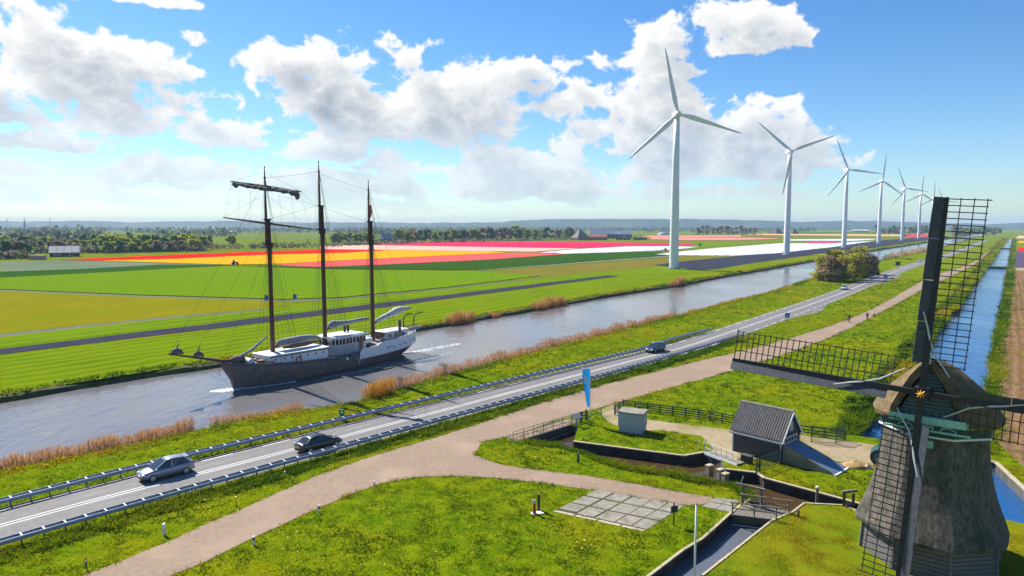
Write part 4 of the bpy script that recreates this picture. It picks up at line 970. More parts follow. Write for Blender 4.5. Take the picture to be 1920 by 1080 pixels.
# masts
MASTS = [('foremast', 6.5, 31.3, 20.3, 23.8), ('mainmast', 16.1, 32.8, 22.3, 26.0), ('mizzenmast', 26.2, 30.4, 20.4, 23.6)]
for nm, s, top, lo, cap_ in MASTS:
    m0 = MB().tube([(s, 0, 2.2), (s, 0, lo), (s, 0, cap_)], [.36, .30, .24], n=10).build('mast', m_mast, ship, True)
    MB().tube([(s - .42, 0, lo - .6), (s - .42, 0, cap_), (s - .42, 0, top - 1.5), (s - .42, 0, top)], [.22, .20, .11, .05], n=8).build('topmast', m_mast, m0, True)
    MB().box((s - .2, 0, lo), (1.0, 1.1, .16)).bar((s - .3, -1.7, lo + .1), (s - .3, 1.7, lo + .1), .10, .10).bar((s + .2, -1.5, lo + .1), (s + .2, 1.5, lo + .1), .08, .08).lathe([(.3, lo - .9), (.48, lo - .5), (.45, lo + .1)], (s, 0, 0), n=8).build('crosstree', m_rig, m0)
    MB().box((s - .2, 0, cap_), (.95, .5, .22)).build('mast_cap', m_rig, m0)
    MB().ell((s - .42, 0, top - 1.5), (.2, .2, .18), 8, 4).ell((s - .42, 0, top), (.09, .09, .2), 6, 4).build('truck', m_rig, m0)
    rg = MB(); by = hb_deck(s) - .05; zc = max(sheer(s), q_hi(s) if s > 24 else 0)
    for sg in (-1, 1):
        for k, ds in enumerate((-.9, .1, 1.1, 2.0, 2.9)): rg.tube([(s + ds, sg * by, zc), (s - .1, sg * .3, lo)], .022, n=3, cap=False)
        for ds in (.5, 1.6): rg.tube([(s + ds + .8, sg * by, zc), (s - .4, sg * .12, top - 1.7)], .018, n=3, cap=False)
        for ds in (-.3, .2): rg.tube([(s + ds, sg * 1.6, lo + .1), (s - .42, sg * .1, top - 1.7)], .018, n=3, cap=False)
        for z in np.arange(zc + 1, lo - 1, .9):
            f = (z - zc) / (lo - zc); rg.tube([(s - .9 * (1 - f) - .1 * f, sg * (by * (1 - f) + .3 * f), z), (s + 2.9 * (1 - f), sg * (by * (1 - f) + .3 * f), z)], .010, n=3, cap=False)
    rg.build('shrouds', m_rig, m0)
st = MB()
for p, q in (((-8.8, 0, 6.4), (6.1, 0, 29.6)), ((-5.6, 0, 5.5), (6.3, 0, 23.8)), ((-1.4, 0, 4.2), (6.3, 0, 20.4)), ((6.1, 0, 29.8), (15.0, 0, 31.2)), ((6.4, 0, 23.9), (15.0, 0, 26.0)), ((15, 0, 31.2), (25.8, 0, 28.9)), ((15.2, 0, 26), (25.8, 0, 23.6)), ((26, 0, 28.9), (36, 0, 4.2)),
             ((-8.9, 0, 6.3), (-.9, 0, 1.0)), ((-5, 0, 5.2), (-.9, 0, 1.2))):
    p, q = Vector(p), Vector(q); sag = (q - p).length * .012
    st.tube([p.lerp(q, t) - Vector((0, 0, 4 * sag * t * (1 - t))) for t in (0, .25, .5, .75, 1)], .020, n=3, cap=False)
st.build('stays', m_rig, ship)
# yards
def yard(z, half, drop, furled):
    # the yards are canted, near end low, and braced slightly round
    a = Vector((6.5 - .5 - .8, half, z + drop)); c = Vector((6.5 - .5 + .8, -half, z - drop)); o = MB().tube([a.lerp(c, t) for t in (0, .25, .5, .75, 1)], [.09, .15, .19, .15, .09], n=8).build('yard', m_rig, ship)
    if furled:
        pts, rad = [], []; r = random.Random(8)
        for i in range(25):
            t = .035 + i / 24 * .93; pts.append(a.lerp(c, t) + Vector((-.12, 0, -.30 + r.uniform(-.07, .07)))); rad.append(.28 + r.uniform(-.07, .08) + (.10 if i in (1, 23, 22) else 0))
        rad[0] = .15; rad[-1] = .18
        MB().tube(pts, rad, n=9).ell(tuple(a.lerp(c, .08) + Vector((0, 0, -.5))), (.36, .36, .42), 8, 5).ell(tuple(a.lerp(c, .95) + Vector((0, 0, -.65))), (.36, .36, .6), 8, 5).build('furled_topsail', m_saild, o)
    return a, c
a1, c1 = yard(28.6, 7.3, .95, True); a2, c2 = yard(23.3, 9.6, .85, False)
rg = MB()
for t in (0.02, .14, .3, .7, .86, .98): rg.tube([a1.lerp(c1, t), a2.lerp(c2, .5 + (t - .5) * (1.0 if t in (.02, .98) else .9))], .014, n=3, cap=False)
for e in (a1, c1): rg.tube([e, (6.1, 0, 30.6)], .014, n=3, cap=False); rg.tube([e, (15, 0, 26)], .014, n=3, cap=False)
for e in (a2, c2): rg.tube([e, (6.1, 0, 27.5)], .014, n=3, cap=False); rg.tube([e, (15, 0, 22)], .014, n=3, cap=False)
rg.build('yard_ropes', m_rig, ship)
# booms with stowed sails
def boom(s0, z0, s1, z1, sail, mm, name='furled_sail'):
    o = MB().tube([(s0, 0, z0), (s1, 0, z1)], [.16, .12], n=8).build('boom', m_mast, ship); r = random.Random(s1 * 3)
    pts, rad = [], []
    for t, rr in sail: pts.append((s0 + (s1 - s0) * t, 0, z0 + (z1 - z0) * t + rr * .75)); rad.append(rr * r.uniform(.9, 1.12))
    MB().tube(pts, rad, n=10).build(name, mm, o, True)
boom(6.9, 5.0, 15.0, 5.25, [(.04, .25), (.10, .55), (.25, .62), (.4, .58), (.55, .62), (.7, .55), (.85, .42), (.97, .2)], m_sail)
MB().tube([(7.8, -.6, 4.75), (9.5, -.75, 4.8), (12, -.75, 4.85), (14.5, -.55, 4.9)], [.12, .34, .36, .12], n=8).build('stowed_dinghy', m_rust, ship)
boom(16.6, 6.5, 25.4, 7.2, [(.03, .2), (.06, .5), (.12, .66), (.22, .58), (.34, .46), (.48, .34), (.62, .3), (.78, .26), (.92, .22)], m_sail)
boom(26.7, 6.3, 35.4, 8.1, [(.02, .2), (.06, .36), (.2, .44), (.38, .52), (.55, .62), (.68, .58), (.82, .4), (.95, .22)], mat('pale_sailcloth', (.42, .43, .42), (.56, .57, .54), 3, .9, bump=.6, bscale=7))
# flags and rolled ensign on the mizzen
MB().tube([(25.9, -.25, 26.4), (25.95, -.3, 25.4), (25.9, -.25, 24.3)], [.14, .26, .12], n=6).build('rolled_flag', mat('red_flag', (.45, .05, .06), (.6, .2, .2), 5, .8), ship)
# rubber boat hanging from the davits
MB().tube([(33.4, -1.4, 4.6), (35, -1.55, 4.55), (36.6, -1.45, 4.65)], [.25, .34, .22], n=7).build('stern_dinghy', m_sail, ship)

# white water at the bow and the wake astern
def foam(name, pts, n, hgt, size, seed):
    r = np.random.default_rng(seed); P = np.array([(p[0], p[1]) for p in pts]); w = np.array([p[2] for p in pts]); k = len(P) - 1
    t = r.uniform(0, k, n); i = np.minimum(t.astype(int), k - 1); f = t - i
    c = P[i] * (1 - f)[:, None] + P[i + 1] * f[:, None]; ww = w[i] * (1 - f) + w[i + 1] * f
    c = c + r.normal(0, .45, (n, 2)) * ww[:, None]; s_ = size * r.uniform(.4, 1.3, n); V = []; F = []
    A = r.uniform(0, 6.28, n)
    for j in range(n):
        b0 = len(V); x, y = c[j]
        for q in range(5): V.append((x + s_[j] * math.cos(A[j] + q * 1.257), y + s_[j] * math.sin(A[j] + q * 1.257), WZ + .02))
        V.append((x, y, WZ + .03 + hgt * s_[j] * r.uniform(.2, 1)))
        for q in range(5): F.append((b0 + q, b0 + (q + 1) % 5, b0 + 5))
    o = npmesh(name, V, F, m_foam, smooth=True); return tag(o, kind='stuff')
m_foam = mat('white_water', (.62, .64, .66), (.45, .48, .5), 3, .5)
def SW(s, y): return (SB[0] + math.cos(SA) * s - math.sin(SA) * y, SB[1] + math.sin(SA) * s + math.cos(SA) * y)
foam('foam', [(*SW(-2.4, .9), .3), (*SW(-1.5, .2), .9), (*SW(-.4, -.3), .8), (*SW(.6, -.9), .4), (*SW(2.5, -1.9), .2), (*SW(5, -2.8), .15), (*SW(8, -3.3), .1)], 420, .5, .24, 1)
foam('foam', [(*SW(33.5, -.3), .8), (*SW(37, -1), 1.3), (*SW(42, -1.5), 1.5), (*SW(47, -1.6), .8)], 420, .2, .16, 2)
foam('foam', [(*SW(12, -4.6), .2), (*SW(20, -5.6), .25), (*SW(30, -6.2), .3), (*SW(40, -6.5), .3)], 260, .1, .12, 3)
# ================================================================ GUARDRAILS
def along(line, px, z=0.0):
    g = Vector((*G(px[0], px[1], z), 0)); best = None
    for i in range(len(line) - 1):
        a, b = line[i], line[i + 1]; d = b - a; t = max(0, min(1, (g - a).dot(d) / d.length_squared)); q = a + d * t
        e = (g - q).length
        if best is None or e < best[0]: best = (e, i, t, q, d.normalized())
    return best
m_postw_ = mat('spacer_grey', (.52, .54, .58), (.62, .64, .66), 3, .5)
def guardrail(line, label, step=1.333, spacer=True, zt=.74):
    o = line[0]; org = (o.x, o.y, 0); root = empty('guardrail', org, 0, label, 'guardrail', 'steel guardrails along the road')
    prof = [(0, 0), (.035, .02), (.06, .07), (.06, .10), (.0, .135), (0, .175), (.06, .21), (.06, .24), (.035, .29), (0, .31)]
    for off, sg in ((.30, 1), (-.30, -1)):
        ln = offset(line, off); rg = []
        for i, p in enumerate(ln):
            a = ln[max(i - 1, 0)]; c = ln[min(i + 1, len(ln) - 1)]; t = (c - a).normalized(); nn = Vector((-t.y, t.x, 0)) * sg
            rg.append([Vector((p.x, p.y, zt - .31 + z)) + nn * x for x, z in prof] + [Vector((p.x, p.y, zt - .31 + z)) + nn * (x - .015) for x, z in prof[::-1]])
        MB(org).loft(rg).build('rail', m_steel, root)
    pts = seg_pts(line, step); pm = MB(); pm.box((0, 0, zt / 2 - .06), (.10, .07, zt)); pm = pm.build('post', m_steeld, mesh_only=True)
    sm = MB(); sm.box((0, 0, zt - .02), (.10, .56, .05)).box((0, 0, zt - .16), (.06, .5, .12)); sm = sm.build('spacer', m_postw_, mesh_only=True)
    for i, p in enumerate(pts[:-1]):
        d = pts[i + 1] - p; a = math.atan2(d.y, d.x)
        link('post', pm, root, (p.x - org[0], p.y - org[1], 0), a)
        link('spacer', sm, root, (p.x - org[0], p.y - org[1], 0), a)
gN = [Vector((*DN(-22, 56.2), 0))] + [Vector((*p, 0)) for p in W2([(0, 1010), (353, 911), (640, 833), (1160, 692), (1254, 665.5), (1340, 640), (1392, 625)], .78)]
gF = [Vector((*DN(-12, 64.6), 0))] + [Vector((*p, 0)) for p in W2([(0, 935), (300, 860), (640, 782), (1160, 662), (1212, 649.5), (1244, 637), (1290, 625), (1331, 615)], .78)]
gN = dense(smooth_line(gN, 2), 4); gF = dense(smooth_line(gF, 2), 4)
guardrail(gN, 'long grey guardrail between the road and the pink cycle path')
guardrail(gF, 'grey guardrail between the road and the canal reeds ending behind the dark car')

# ================================================================ CARS
def make_car(name, paint, label, L_=4.3, Wd=1.76, H=1.5, style='hatch'):
    root = empty(name, (0, 0, 0), 0, label, 'car', 'cars driving on the road')
    # x forward, y left
    hw = Wd / 2; x0, x1 = -L_ / 2, L_ / 2
    if style == 'mpv': top = [(x1, .62), (x1 - .15, .78), (x1 - .95, .98), (x1 - 1.0, 1.0)]
    belt = .92
    xs =  [x0, x0 + .12, x0 + .35, x0 + .9, 0 - .3, .4, x1 - 1.35, x1 - 1.05, x1 - .5, x1 - .15, x1]
    zb =  [.88, .96, .98, .97, .95, .93, .92, .91, .82, .70, .60]                 # shoulder line
    hwv = [.80, .90, .96, 1.0, 1.0, 1.0, .99, .98, .94, .86, .74]
    body = MB(); rings = []
    for x, z, k in zip(xs, zb, hwv):
        w = hw * k; lo = .24 if abs(x) < L_ / 2 - .2 else .34
        rings.append([(x, -w * .92, lo), (x, -w, lo + .22), (x, -w * 1.0, z - .16), (x, -w * .93, z), (x, -w * .5, z + .035), (x, 0, z + .05), (x, w * .5, z + .035), (x, w * .93, z), (x, w * 1.0, z - .16), (x, w, lo + .22), (x, w * .92, lo)])
    body.loft(rings); body.build('body', paint, root, True)
    # cabin
    wsx = x1 - .92; rx = x0 + (.16 if style != 'saloon' else .28); ft = x1 - 2.0; rt = x0 + (.72 if style != 'saloon' else 1.0)
    cab = MB(); st_ = [(rx, .97, .80), (rt, H - .06, .66), (-.35, H, .68), (ft, H - .05, .66), (wsx, .95, .82)]
    def P(x, z, y): return (x, y * hw, z)
    lowz = .93
    roof = MB(); rr = []
    for x, z, k in ((rt - .14, H - .15, .62), (rt + .2, H - .06, .67), (-.25, H + .02, .70), (ft - .25, H - .01, .69), (ft + .04, H - .08, .66)):
        rr.append([(x, -k * hw, z - .05), (x, -k * hw * .8, z), (x, 0, z + .025), (x, k * hw * .8, z), (x, k * hw, z - .05), (x, k * hw * .9, z - .07), (x, -k * hw * .9, z - .07)])
    roof.loft(rr).build('roof', paint, root, True)
    k1, k2 = .66, .90
    def pane(nm, pts):
        m = MB(); m.add(pts, [tuple(range(len(pts)))]); return m.build(nm, m_glass, root)
    pane('windscreen', [P(wsx, lowz, .80), P(wsx, lowz, -.80), P(ft, H - .07, -.62), P(ft, H - .07, .62)])
    pane('rear_window', [P(rx, lowz, -.76), P(rx, lowz, .76), P(rt - .10, H - .155, .60), P(rt - .10, H - .155, -.60)])
    for sg in (-1, 1):
        mid = -.25
        f = [P(wsx - .12, lowz, sg * .87), P(mid + .04, lowz, sg * .90), P(mid + .02, H - .08, sg * .68), P(ft - .05, H - .10, sg * .66)]
        g = [P(mid - .04, lowz, sg * .90), P(rx + .25, lowz + .02, sg * .84), P(rt + .12, H - .15, sg * .655), P(mid - .05, H - .08, sg * .68)]
        pane('side_window', f if sg > 0 else f[::-1]); pane('side_window', g if sg > 0 else g[::-1])
        for pa, pb, pw_, pt_ in ((P(wsx - .04, lowz - .03, sg * .84), P(ft, H - .07, sg * .645), .07, .06), (P(mid, lowz - .03, sg * .89), P(mid - .02, H - .06, sg * .67), .08, .05), (P(rx + .12, lowz - .03, sg * .80), P(rt, H - .14, sg * .62), .14, .10)):
            MB().bar(pa, pb, pw_, pt_).build('pillar', paint, root)
        mr_ = MB(); mr_.ell((wsx - .18, sg * (hw + .07), 1.0), (.10, .11, .08), 8, 5); mr_.build('mirror', paint, root, True)
        hl = MB(); hl.ell((x1 - .16, sg * hw * .68, .66), (.20, .17, .09), 8, 5); hl.build('headlight', m_lamp, root, True)
        tl = MB(); tl.ell((x0 + .10, sg * hw * .74, .84), (.10, .15, .12), 8, 5); tl.build('taillight', m_tail, root, True)
        for x in (x1 - .82, x0 + .78):
            tb = MB(); yy = sg * (hw - .10)
            ring = [[(x + r * math.cos(a), yy + dy * sg, .31 + r * math.sin(a)) for a in [2 * math.pi * j / 18 for j in range(18)]] for dy, r in ((-.11, .24), (-.11, .31), (.10, .31), (.115, .24))]
            wheel = tb.loft(ring).build('wheel', m_rubber, root)
            rb = MB(); rb.tube([(x, yy + .08 * sg, .31), (x, yy + .122 * sg, .31)], .215, n=14); rb.build('rim', m_alloy, wheel)
    MB().box((x0 - .005, 0, .62), (.04, .52, .11)).build('number_plate', m_plate, root)
    MB().box((x1 + .005, 0, .45), (.04, .52, .11)).build('number_plate', m_plate, root)
    MB().box((x1 - .06, 0, .56), (.12, .9, .13)).build('grille', m_black, root)
    MB().box((x0 + .07, 0, .36), (.2, hw * 1.5, .16)).build('bumper_trim', m_black, root); MB().box((x1 - .09, 0, .33), (.2, hw * 1.4, .14)).build('bumper_trim', m_black, root)
    if style == 'hatch': MB().box((rt - .20, 0, H - .12), (.28, hw * 1.2, .04)).build('spoiler', paint, root)
    return root
m_lamp = mat('lamp_glass', (.7, .72, .75), rough=.15, spec=.8); m_tail = mat('tail_lamp', (.45, .01, .02), rough=.2)
m_alloy = mat('alloy_rim', (.5, .5, .52), (.42, .42, .45), 6, .35, .6); m_plate = mat('yellow_plate', (.75, .5, .04), rough=.5)
def carpaint(n, c): return mat(n, c, tuple(k * 1.12 for k in c), 2, .28, .35, coat=.6, spec=.6)
p_grey = carpaint('grey_metallic', (.24, .26, .31)); p_black = carpaint('black_metallic', (.022, .026, .032)); p_blue = carpaint('dark_blue_paint', (.03, .055, .085)); p_white = carpaint('white_car_paint', (.62, .66, .66)); p_dark = carpaint('dark_green_paint_car', (.03, .045, .045))
def put_car(paint, label, px, away, **kw):
    e, i, t, q, d = along(roadC, px); c = make_car('parked_car' if 0 else 'car', paint, label, **kw)
    nn = Vector((-d.y, d.x, 0)); lane = -1.62 if away else 1.62
    p = q + nn * lane; c.location = (p.x, p.y, .035); c.rotation_euler = (0, 0, math.atan2(d.y, d.x) + (0 if away else math.pi)); return c
put_car(p_grey, 'silver grey hatchback nearest to us on the road, driving towards the viewer', (306, 888), False, L_=4.35, H=1.60, Wd=1.8)
put_car(p_black, 'black car with red tail lights driving away beside the near guardrail', (590, 838), True, L_=4.5, H=1.50, Wd=1.84, style='saloon')
put_car(p_blue, 'dark blue car coming towards the viewer just right of the blue flag', (1234, 660), False, L_=4.6, H=1.62, Wd=1.82)
put_car(p_white, 'pale car coming past the willow clump on the road', (1582, 543), False, H=1.6, Wd=1.82)
put_car(p_dark, 'dark car coming out beside the right end of the willow clump', (1638, 523), False)
put_car(p_white, 'small white car far along the road beside the large blue sign', (1730, 492), False)
put_car(p_dark, 'tiny dark car far along the road seen through the upper mill sail', (1800, 466), False)

# ================================================================ POSTS, SIGNS, FLAG
def base(px, z=0): return (*G(*px, z), z)
m_postw = mat('post_white', (.70, .70, .68), (.55, .55, .53), 6, .6); m_red = m_red
m_yellow = mat('yellow_paint', (.72, .60, .03), (.6, .5, .03), 5, .5); m_blue = mat('sign_blue', (.01, .10, .48), (.012, .13, .55), 3, .4)
m_wood = mat('grey_timber', (.12, .105, .085), (.20, .175, .14), 4, .85, bump=.4, stretch=(1, 1, .3)); m_woodd = mat('dark_timber', (.045, .043, .035), (.085, .08, .06), 4, .85, bump=.4)
m_redp = mat('red_paint', (.42, .015, .015), (.5, .02, .02), 4, .5)
def small_post(px, label, h, m, capm, w=.13, slope=.07):
    x, y, z = base(px); r = empty('marker_post', (x, y, z), R(-40), label, 'marker post')
    b = MB(); b.loft([[(-w / 2, -w / 2, -.1), (w / 2, -w / 2, -.1), (w / 2, w / 2, -.1), (-w / 2, w / 2, -.1)], [(-w / 2, -w / 2, h), (w / 2, -w / 2, h), (w / 2, w / 2, h + slope), (-w / 2, w / 2, h + slope)]]); b.build('post_body', m, r)
    MB().box((0, 0, h - .16), (w + .012, w + .012, .14)).build('post_band', capm, r); return r
small_post((308, 1003), 'thick white marker post with a shadow on the verge left of the cycle path', .80, m_postw, m_white, .17)
small_post((443, 949), 'yellow marker post on the verge between guardrail and cycle path', .75, m_yellow, m_yellow, .12)
small_post((598, 961), 'slim white post with a dark top at the right edge of the cycle path', .55, m_postw, m_black, .11)
small_post((476, 1022), 'short white post with a dark band on the right path edge nearest the viewer', .60, m_postw, m_black, .12)
small_post((162, 1066), 'small pale topped stake in the verge at the lower left corner', .70, m_woodd, m_white, .08)
small_post((702, 912), 'tiny white stake where the side path branches off', .45, m_postw, m_postw, .09)
small_post((534, 893), 'small white stake in the grass under the near guardrail', .4, m_postw, m_postw, .09)
small_post((1084, 868), 'dark double post standing in the grass beside the pond', .95, m_woodd, m_wood, .17)
small_post((1497, 970), 'low dark post at the corner of the mill lawn by the water', .55, m_woodd, m_wood, .12)
x, y, z = base((1507, 892)); 
x, y, _ = base((1532, 929)); r = empty('mooring_post', (x, y, -.9), 0, 'lone pale post in front of the long quay wall', 'mooring post')
MB().tube([(0, 0, -.6), (0, 0, 1.55)], .13, .11, n=9).build('post_body', m_wood, r); MB().lathe([(.12, 1.55), (.14, 1.6), (.1, 1.68)], n=9).build('post_cap', m_white, r)
# sign post with a dark board
x, y, z = base((1263, 985)); r = empty('signpost', (x, y, z), R(20), 'black signpost with a round dark board beside the concrete slabs', 'signpost')
MB().tube([(0, 0, -.1), (0, 0, 1.75)], .055, n=8).build('post', m_black, r)
MB().bar((-.28, -.05, 1.25), (.28, -.05, 1.25), .05, .5).bar((-.1, -.04, 1.3), (.32, -.04, 1.42), .06, .16).build('sign_board', m_black, r)
# white flagpole near the bottom edge
x, y, z = base((1302, 1092)); r = empty('flagpole', (x, y, z), 0, 'tall bare white flagpole beside the water channel at the bottom edge', 'flagpole')
MB().tube([(0, 0, -.1), (0, 0, 5.0)], .07, .05, n=10).build('pole', m_white, r, True); MB().ell((0, 0, 5.04), (.09, .09, .05), 10, 5).build('pole_cap', m_rust, r)
# red and white hydrant thing on a pale plinth, and the black stump
x, y, z = base((1002, 964)); r = empty('hydrant', (x, y, z), R(15), 'red hydrant post with a pale top on a white plinth in the lawn', 'hydrant')
MB().box((.25, .05, .03), (.95, .5, .10)).build('plinth', m_white, r); MB().tube([(0, 0, .05), (0, 0, .42), (0, 0, .85)], [.15, .11, .08], n=9).build('hydrant_body', m_redp, r)
MB().box((-.05, 0, 1.0), (.28, .05, .28)).build('hydrant_plate', m_line, r)
x, y, z = base((1008, 961)); r = empty('black_stump', (x + .10, y + .35, 0), 0, 'black upright post standing right behind the red hydrant', 'post')
MB().box((0, 0, .62), (.20, .20, 1.3)).build('post_body', m_black, r); MB().box((0, 0, 1.285), (.23, .23, .05)).build('post_cap', m_woodd, r)
# rubbish bin by the canal
x, y, z = base((641, 788)); r = empty('litter_bin', (x, y, z), R(30), 'green litter bin between guardrail and canal', 'bin')
MB().box((0, 0, .5), (.5, .5, .8)).build('bin_body', mat('bin_green', (.02, .22, .12), rough=.5), r); MB().box((-.2, 0, 1.05), (.1, .5, .35)).box((.2, 0, 1.05), (.1, .5, .35)).box((0, 0, 1.22), (.5, .5, .05)).build('bin_hood', m_black, r)
# blue banner flag
x, y, z = base((1106, 795)); r = empty('banner_flag', (x, y, z), R(8), 'tall blue banner with a white emblem on a white pole', 'flag')
MB().tube([(0, 0, -.1), (0, 0, 6.35)], .055, .04, n=8).build('pole', m_white, r, True); MB().bar((.05, 0, 6.32), (-1.05, -.1, 6.42), .035, .035).build('arm', m_white, r)
V, F = [], []; nu, nv = 10, 22
def ban(u, v):
    z = 6.28 - v * 4.3; x = -.06 - (1 - u) * (.86 - .62 * v ** 1.6); return (x, .10 * math.sin(v * 7 + u * 3) * (1 - u) - .05 * math.sin(u * 5), z - (1 - u) * .06)
for j in range(nv + 1):
    for i in range(nu + 1): V.append(ban(i / nu, j / nv))
for j in range(nv):
    for i in range(nu): a = j * (nu + 1) + i; F.append((a, a + 1, a + nu + 2, a + nu + 1))
clo = npmesh('banner_cloth', V, F, mat('banner_blue', (.008, .24, .62), (.012, .30, .70), 3, .7, trans=.25), smooth=True, parent=r)
em = MB()
for (u0, v0, u1, v1, w) in ((.25, .16, .30, .34, .13), (.30, .34, .55, .46, .14), (.34, .20, .62, .28, .12), (.55, .26, .80, .36, .10), (.6, .36, .72, .5, .08), (.3, .3, .2, .42, .08)):
    for s in (-1, 1):
        a = Vector(ban(u0, v0)); c = Vector(ban(u1, v1)); em.bar(a + Vector((0, .012 * s, 0)), c + Vector((0, .012 * s, 0)), .012, w)
em.build('emblem', m_white, clo)
# blue flags in the far field
for k, (px, lab) in enumerate((((550, 567), 'small blue flag in the field just right of the foremast'), ((497, 569), 'small blue flag in the field just left of the foremast'))):
    x, y, z = base(px); r = empty('field_flag', (x, y, z), 0, lab, 'flag', 'blue flags at the field track')
    MB().tube([(0, 0, 0), (0, 0, 2.6)], .05, n=6).build('pole', m_steeld, r); b = MB(); b.add([(0, .02, 2.5), (1.0, .2, 2.2), (.95, -.05, .9), (0, .02, .9)], [(0, 1, 2, 3)]); b.add([(0, 0, 2.5), (1.0, .18, 2.2), (.95, -.07, .9), (0, 0, .9)], [(3, 2, 1, 0)]); b.build('flag_cloth', m_blue, r)
# road signs
def road_sign(px, label, w, h, zc, m, mark=True, round_=False, face=-1):
    x, y, z = base(px); r = empty('road_sign', (x, y, z), 0, label, 'road sign', 'road signs'); k = -math.atan2(x, y) * .6
    r.rotation_euler = (0, 0, k)
    MB().tube([(0, .06, -.1), (0, .06, zc + h * .4)], .05, n=7).build('post', m_steeld, r)
    b = MB(); b.box((0, 0, zc), (w, .04, h)); b.build('sign_board', m, r)
    if mark:
        q = MB(); q.bar((-.15 * w, -.025, zc + .12 * h), (.12 * w, -.025, zc - .2 * h), .012, .09 * h).bar((.12 * w, -.025, zc - .2 * h), (.16 * w, -.025, zc + .05 * h), .012, .08 * h).bar((.12 * w, -.025, zc - .2 * h), (-.08 * w, -.025, zc - .22 * h), .012, .08 * h); q.build('arrow_mark', m_white, r)
road_sign((1476, 604), 'square blue road sign with white arrow at the layby', 1.05, 1.15, 1.55, m_blue)
road_sign((1660, 528), 'small blue sign on the road edge opposite the willow clump', 1.3, 1.4, 1.8, m_blue)
road_sign((1683, 505), 'dark back of a sign on the canal side of the road', 2.2, 2.0, 3.0, m_dgreen, False)
road_sign((1741, 500), 'large blue direction sign beside the road left of the mill sail', 3.8, 3.2, 3.6, m_blue)
# ================================================================ PUMP HOUSE
m_tile = mat('roof_tiles', (.19, .17, .16), (.28, .25, .225), 2.2, .65, bump=.2, c3=(.30, .23, .18), scale3=.8); m_tiled = m_tile
hA, hB = Vector((*G(1373, 845), 0)), Vector((*G(1464, 869), 0))
hu = (hB - hA).normalized(); hv = Vector((-hu.y, hu.x, 0)); HL = (hB - hA).length; HW = 3.7; HE = 2.3; HR = 4.55
hut = empty('pump_house', hA, 0, 'small dark pump house with a grey pantile roof beside the pond', 'pump house')
OH = tuple(hA)
def hp(s, t, z): return hA + hu * s + hv * t + mz * z
def hbox(name, s0, s1, t0, t1, z0, z1, m, parent=hut):
    b = MB(OH); P = [hp(s0, t0, z0), hp(s1, t0, z0), hp(s1, t1, z0), hp(s0, t1, z0), hp(s0, t0, z1), hp(s1, t0, z1), hp(s1, t1, z1), hp(s0, t1, z1)]
    b.add(P, [(3, 2, 1, 0), (4, 5, 6, 7), (0, 1, 5, 4), (1, 2, 6, 5), (2, 3, 7, 6), (3, 0, 4, 7)]); return b.build(name, m, parent)
b = MB(OH); P = []
for s in (0, HL): P += [hp(s, 0, -.1), hp(s, HW, -.1), hp(s, HW, HE - .14), hp(s, HW / 2, HR - .26), hp(s, 0, HE - .14)]
b.add(P, [(0, 1, 2, 3, 4), (9, 8, 7, 6, 5), (0, 5, 6, 1), (1, 6, 7, 2), (4, 9, 5, 0), (2, 7, 8, 3), (3, 8, 9, 4)]); b.build('hut_wall', m_tar, hut)
for i in range(10): hbox('hut_board', .02, HL - .02, -.045, -.002, .05 + i * .225, .05 + i * .225 + .20, m_tar)
for i in range(17):
    z0 = .05 + i * .225
    if z0 > HR - .45: break
    w = HW / 2 if z0 < HE - .2 else HW / 2 * (HR - z0 - .3) / (HR - HE)
    hbox('gable_board', HL + .002, HL + .045, HW / 2 - w + .02, HW / 2 + w - .02, z0, z0 + .20, m_tar)
hbox('hut_window', HL + .04, HL + .07, HW / 2 - .35, HW / 2 + .3, 2.75, 3.6, m_sgrey)
# pantile slopes: rolls across, courses down
def tiles(name, side):
    V, F = [], []; nc, nr = 22, 11; seg = 6; over = .28
    y0 = -over if side == 0 else HW + over; sl = (HR - HE) / (HW / 2)
    for r in range(nr):
        for e in (0, 1):
            k = (r + e) / nr; t = (y0 + (HW / 2 - y0) * k); zz = HR - abs(t - HW / 2) * sl + .09 + (.045 if e == 0 else 0.0)
            for c in range(nc * seg + 1):
                s = -.22 + (HL + .44) * c / (nc * seg); ph_ = (c % seg) / seg
                V.append(hp(s, t, zz + .075 * math.sin(2 * math.pi * ph_) + .03 * math.sin(4 * math.pi * ph_)))
    w = nc * seg + 1
    for r in range(nr):
        a = r * 2 * w
        for c in range(w - 1): F.append((a + c, a + c + 1, a + w + c + 1, a + w + c))
        if r < nr - 1:
            for c in range(w - 1): F.append((a + w + c, a + w + c + 1, a + 2 * w + c + 1, a + 2 * w + c))
    V = np.array([v - hA for v in V]); o = npmesh(name, V, F if side == 0 else [f[::-1] for f in F], m_tile, parent=hut); o['kind'] = 'stuff'
tiles('roof_tiles', 0); tiles('roof_tiles', 1)
for k in range(13):
    s = -.22 + (HL + .44) * k / 13
    MB(OH).tube([hp(s, HW / 2, HR + .08), hp(s + (HL + .44) / 13 * .97, HW / 2, HR + .10)], .11, .12, n=8).build('ridge_tile', m_tiled, hut)
hbox('gutter', -.25, HL + .25, -.36, -.24, HE - .42, HE - .28, m_sgrey)
for s in (0.0, HL - .1): hbox('corner_board', s, s + .1, -.08, -.046, 0, HE, m_white)
for sg in (0, 1):
    t0 = -.30 if sg == 0 else HW + .30; z0 = HE - .37
    MB(OH).bar(hp(HL + .25, t0, z0 + .02), hp(HL + .25, HW / 2, HR + .0), .05, .22, up=mz).build('barge_board', m_white, hut)
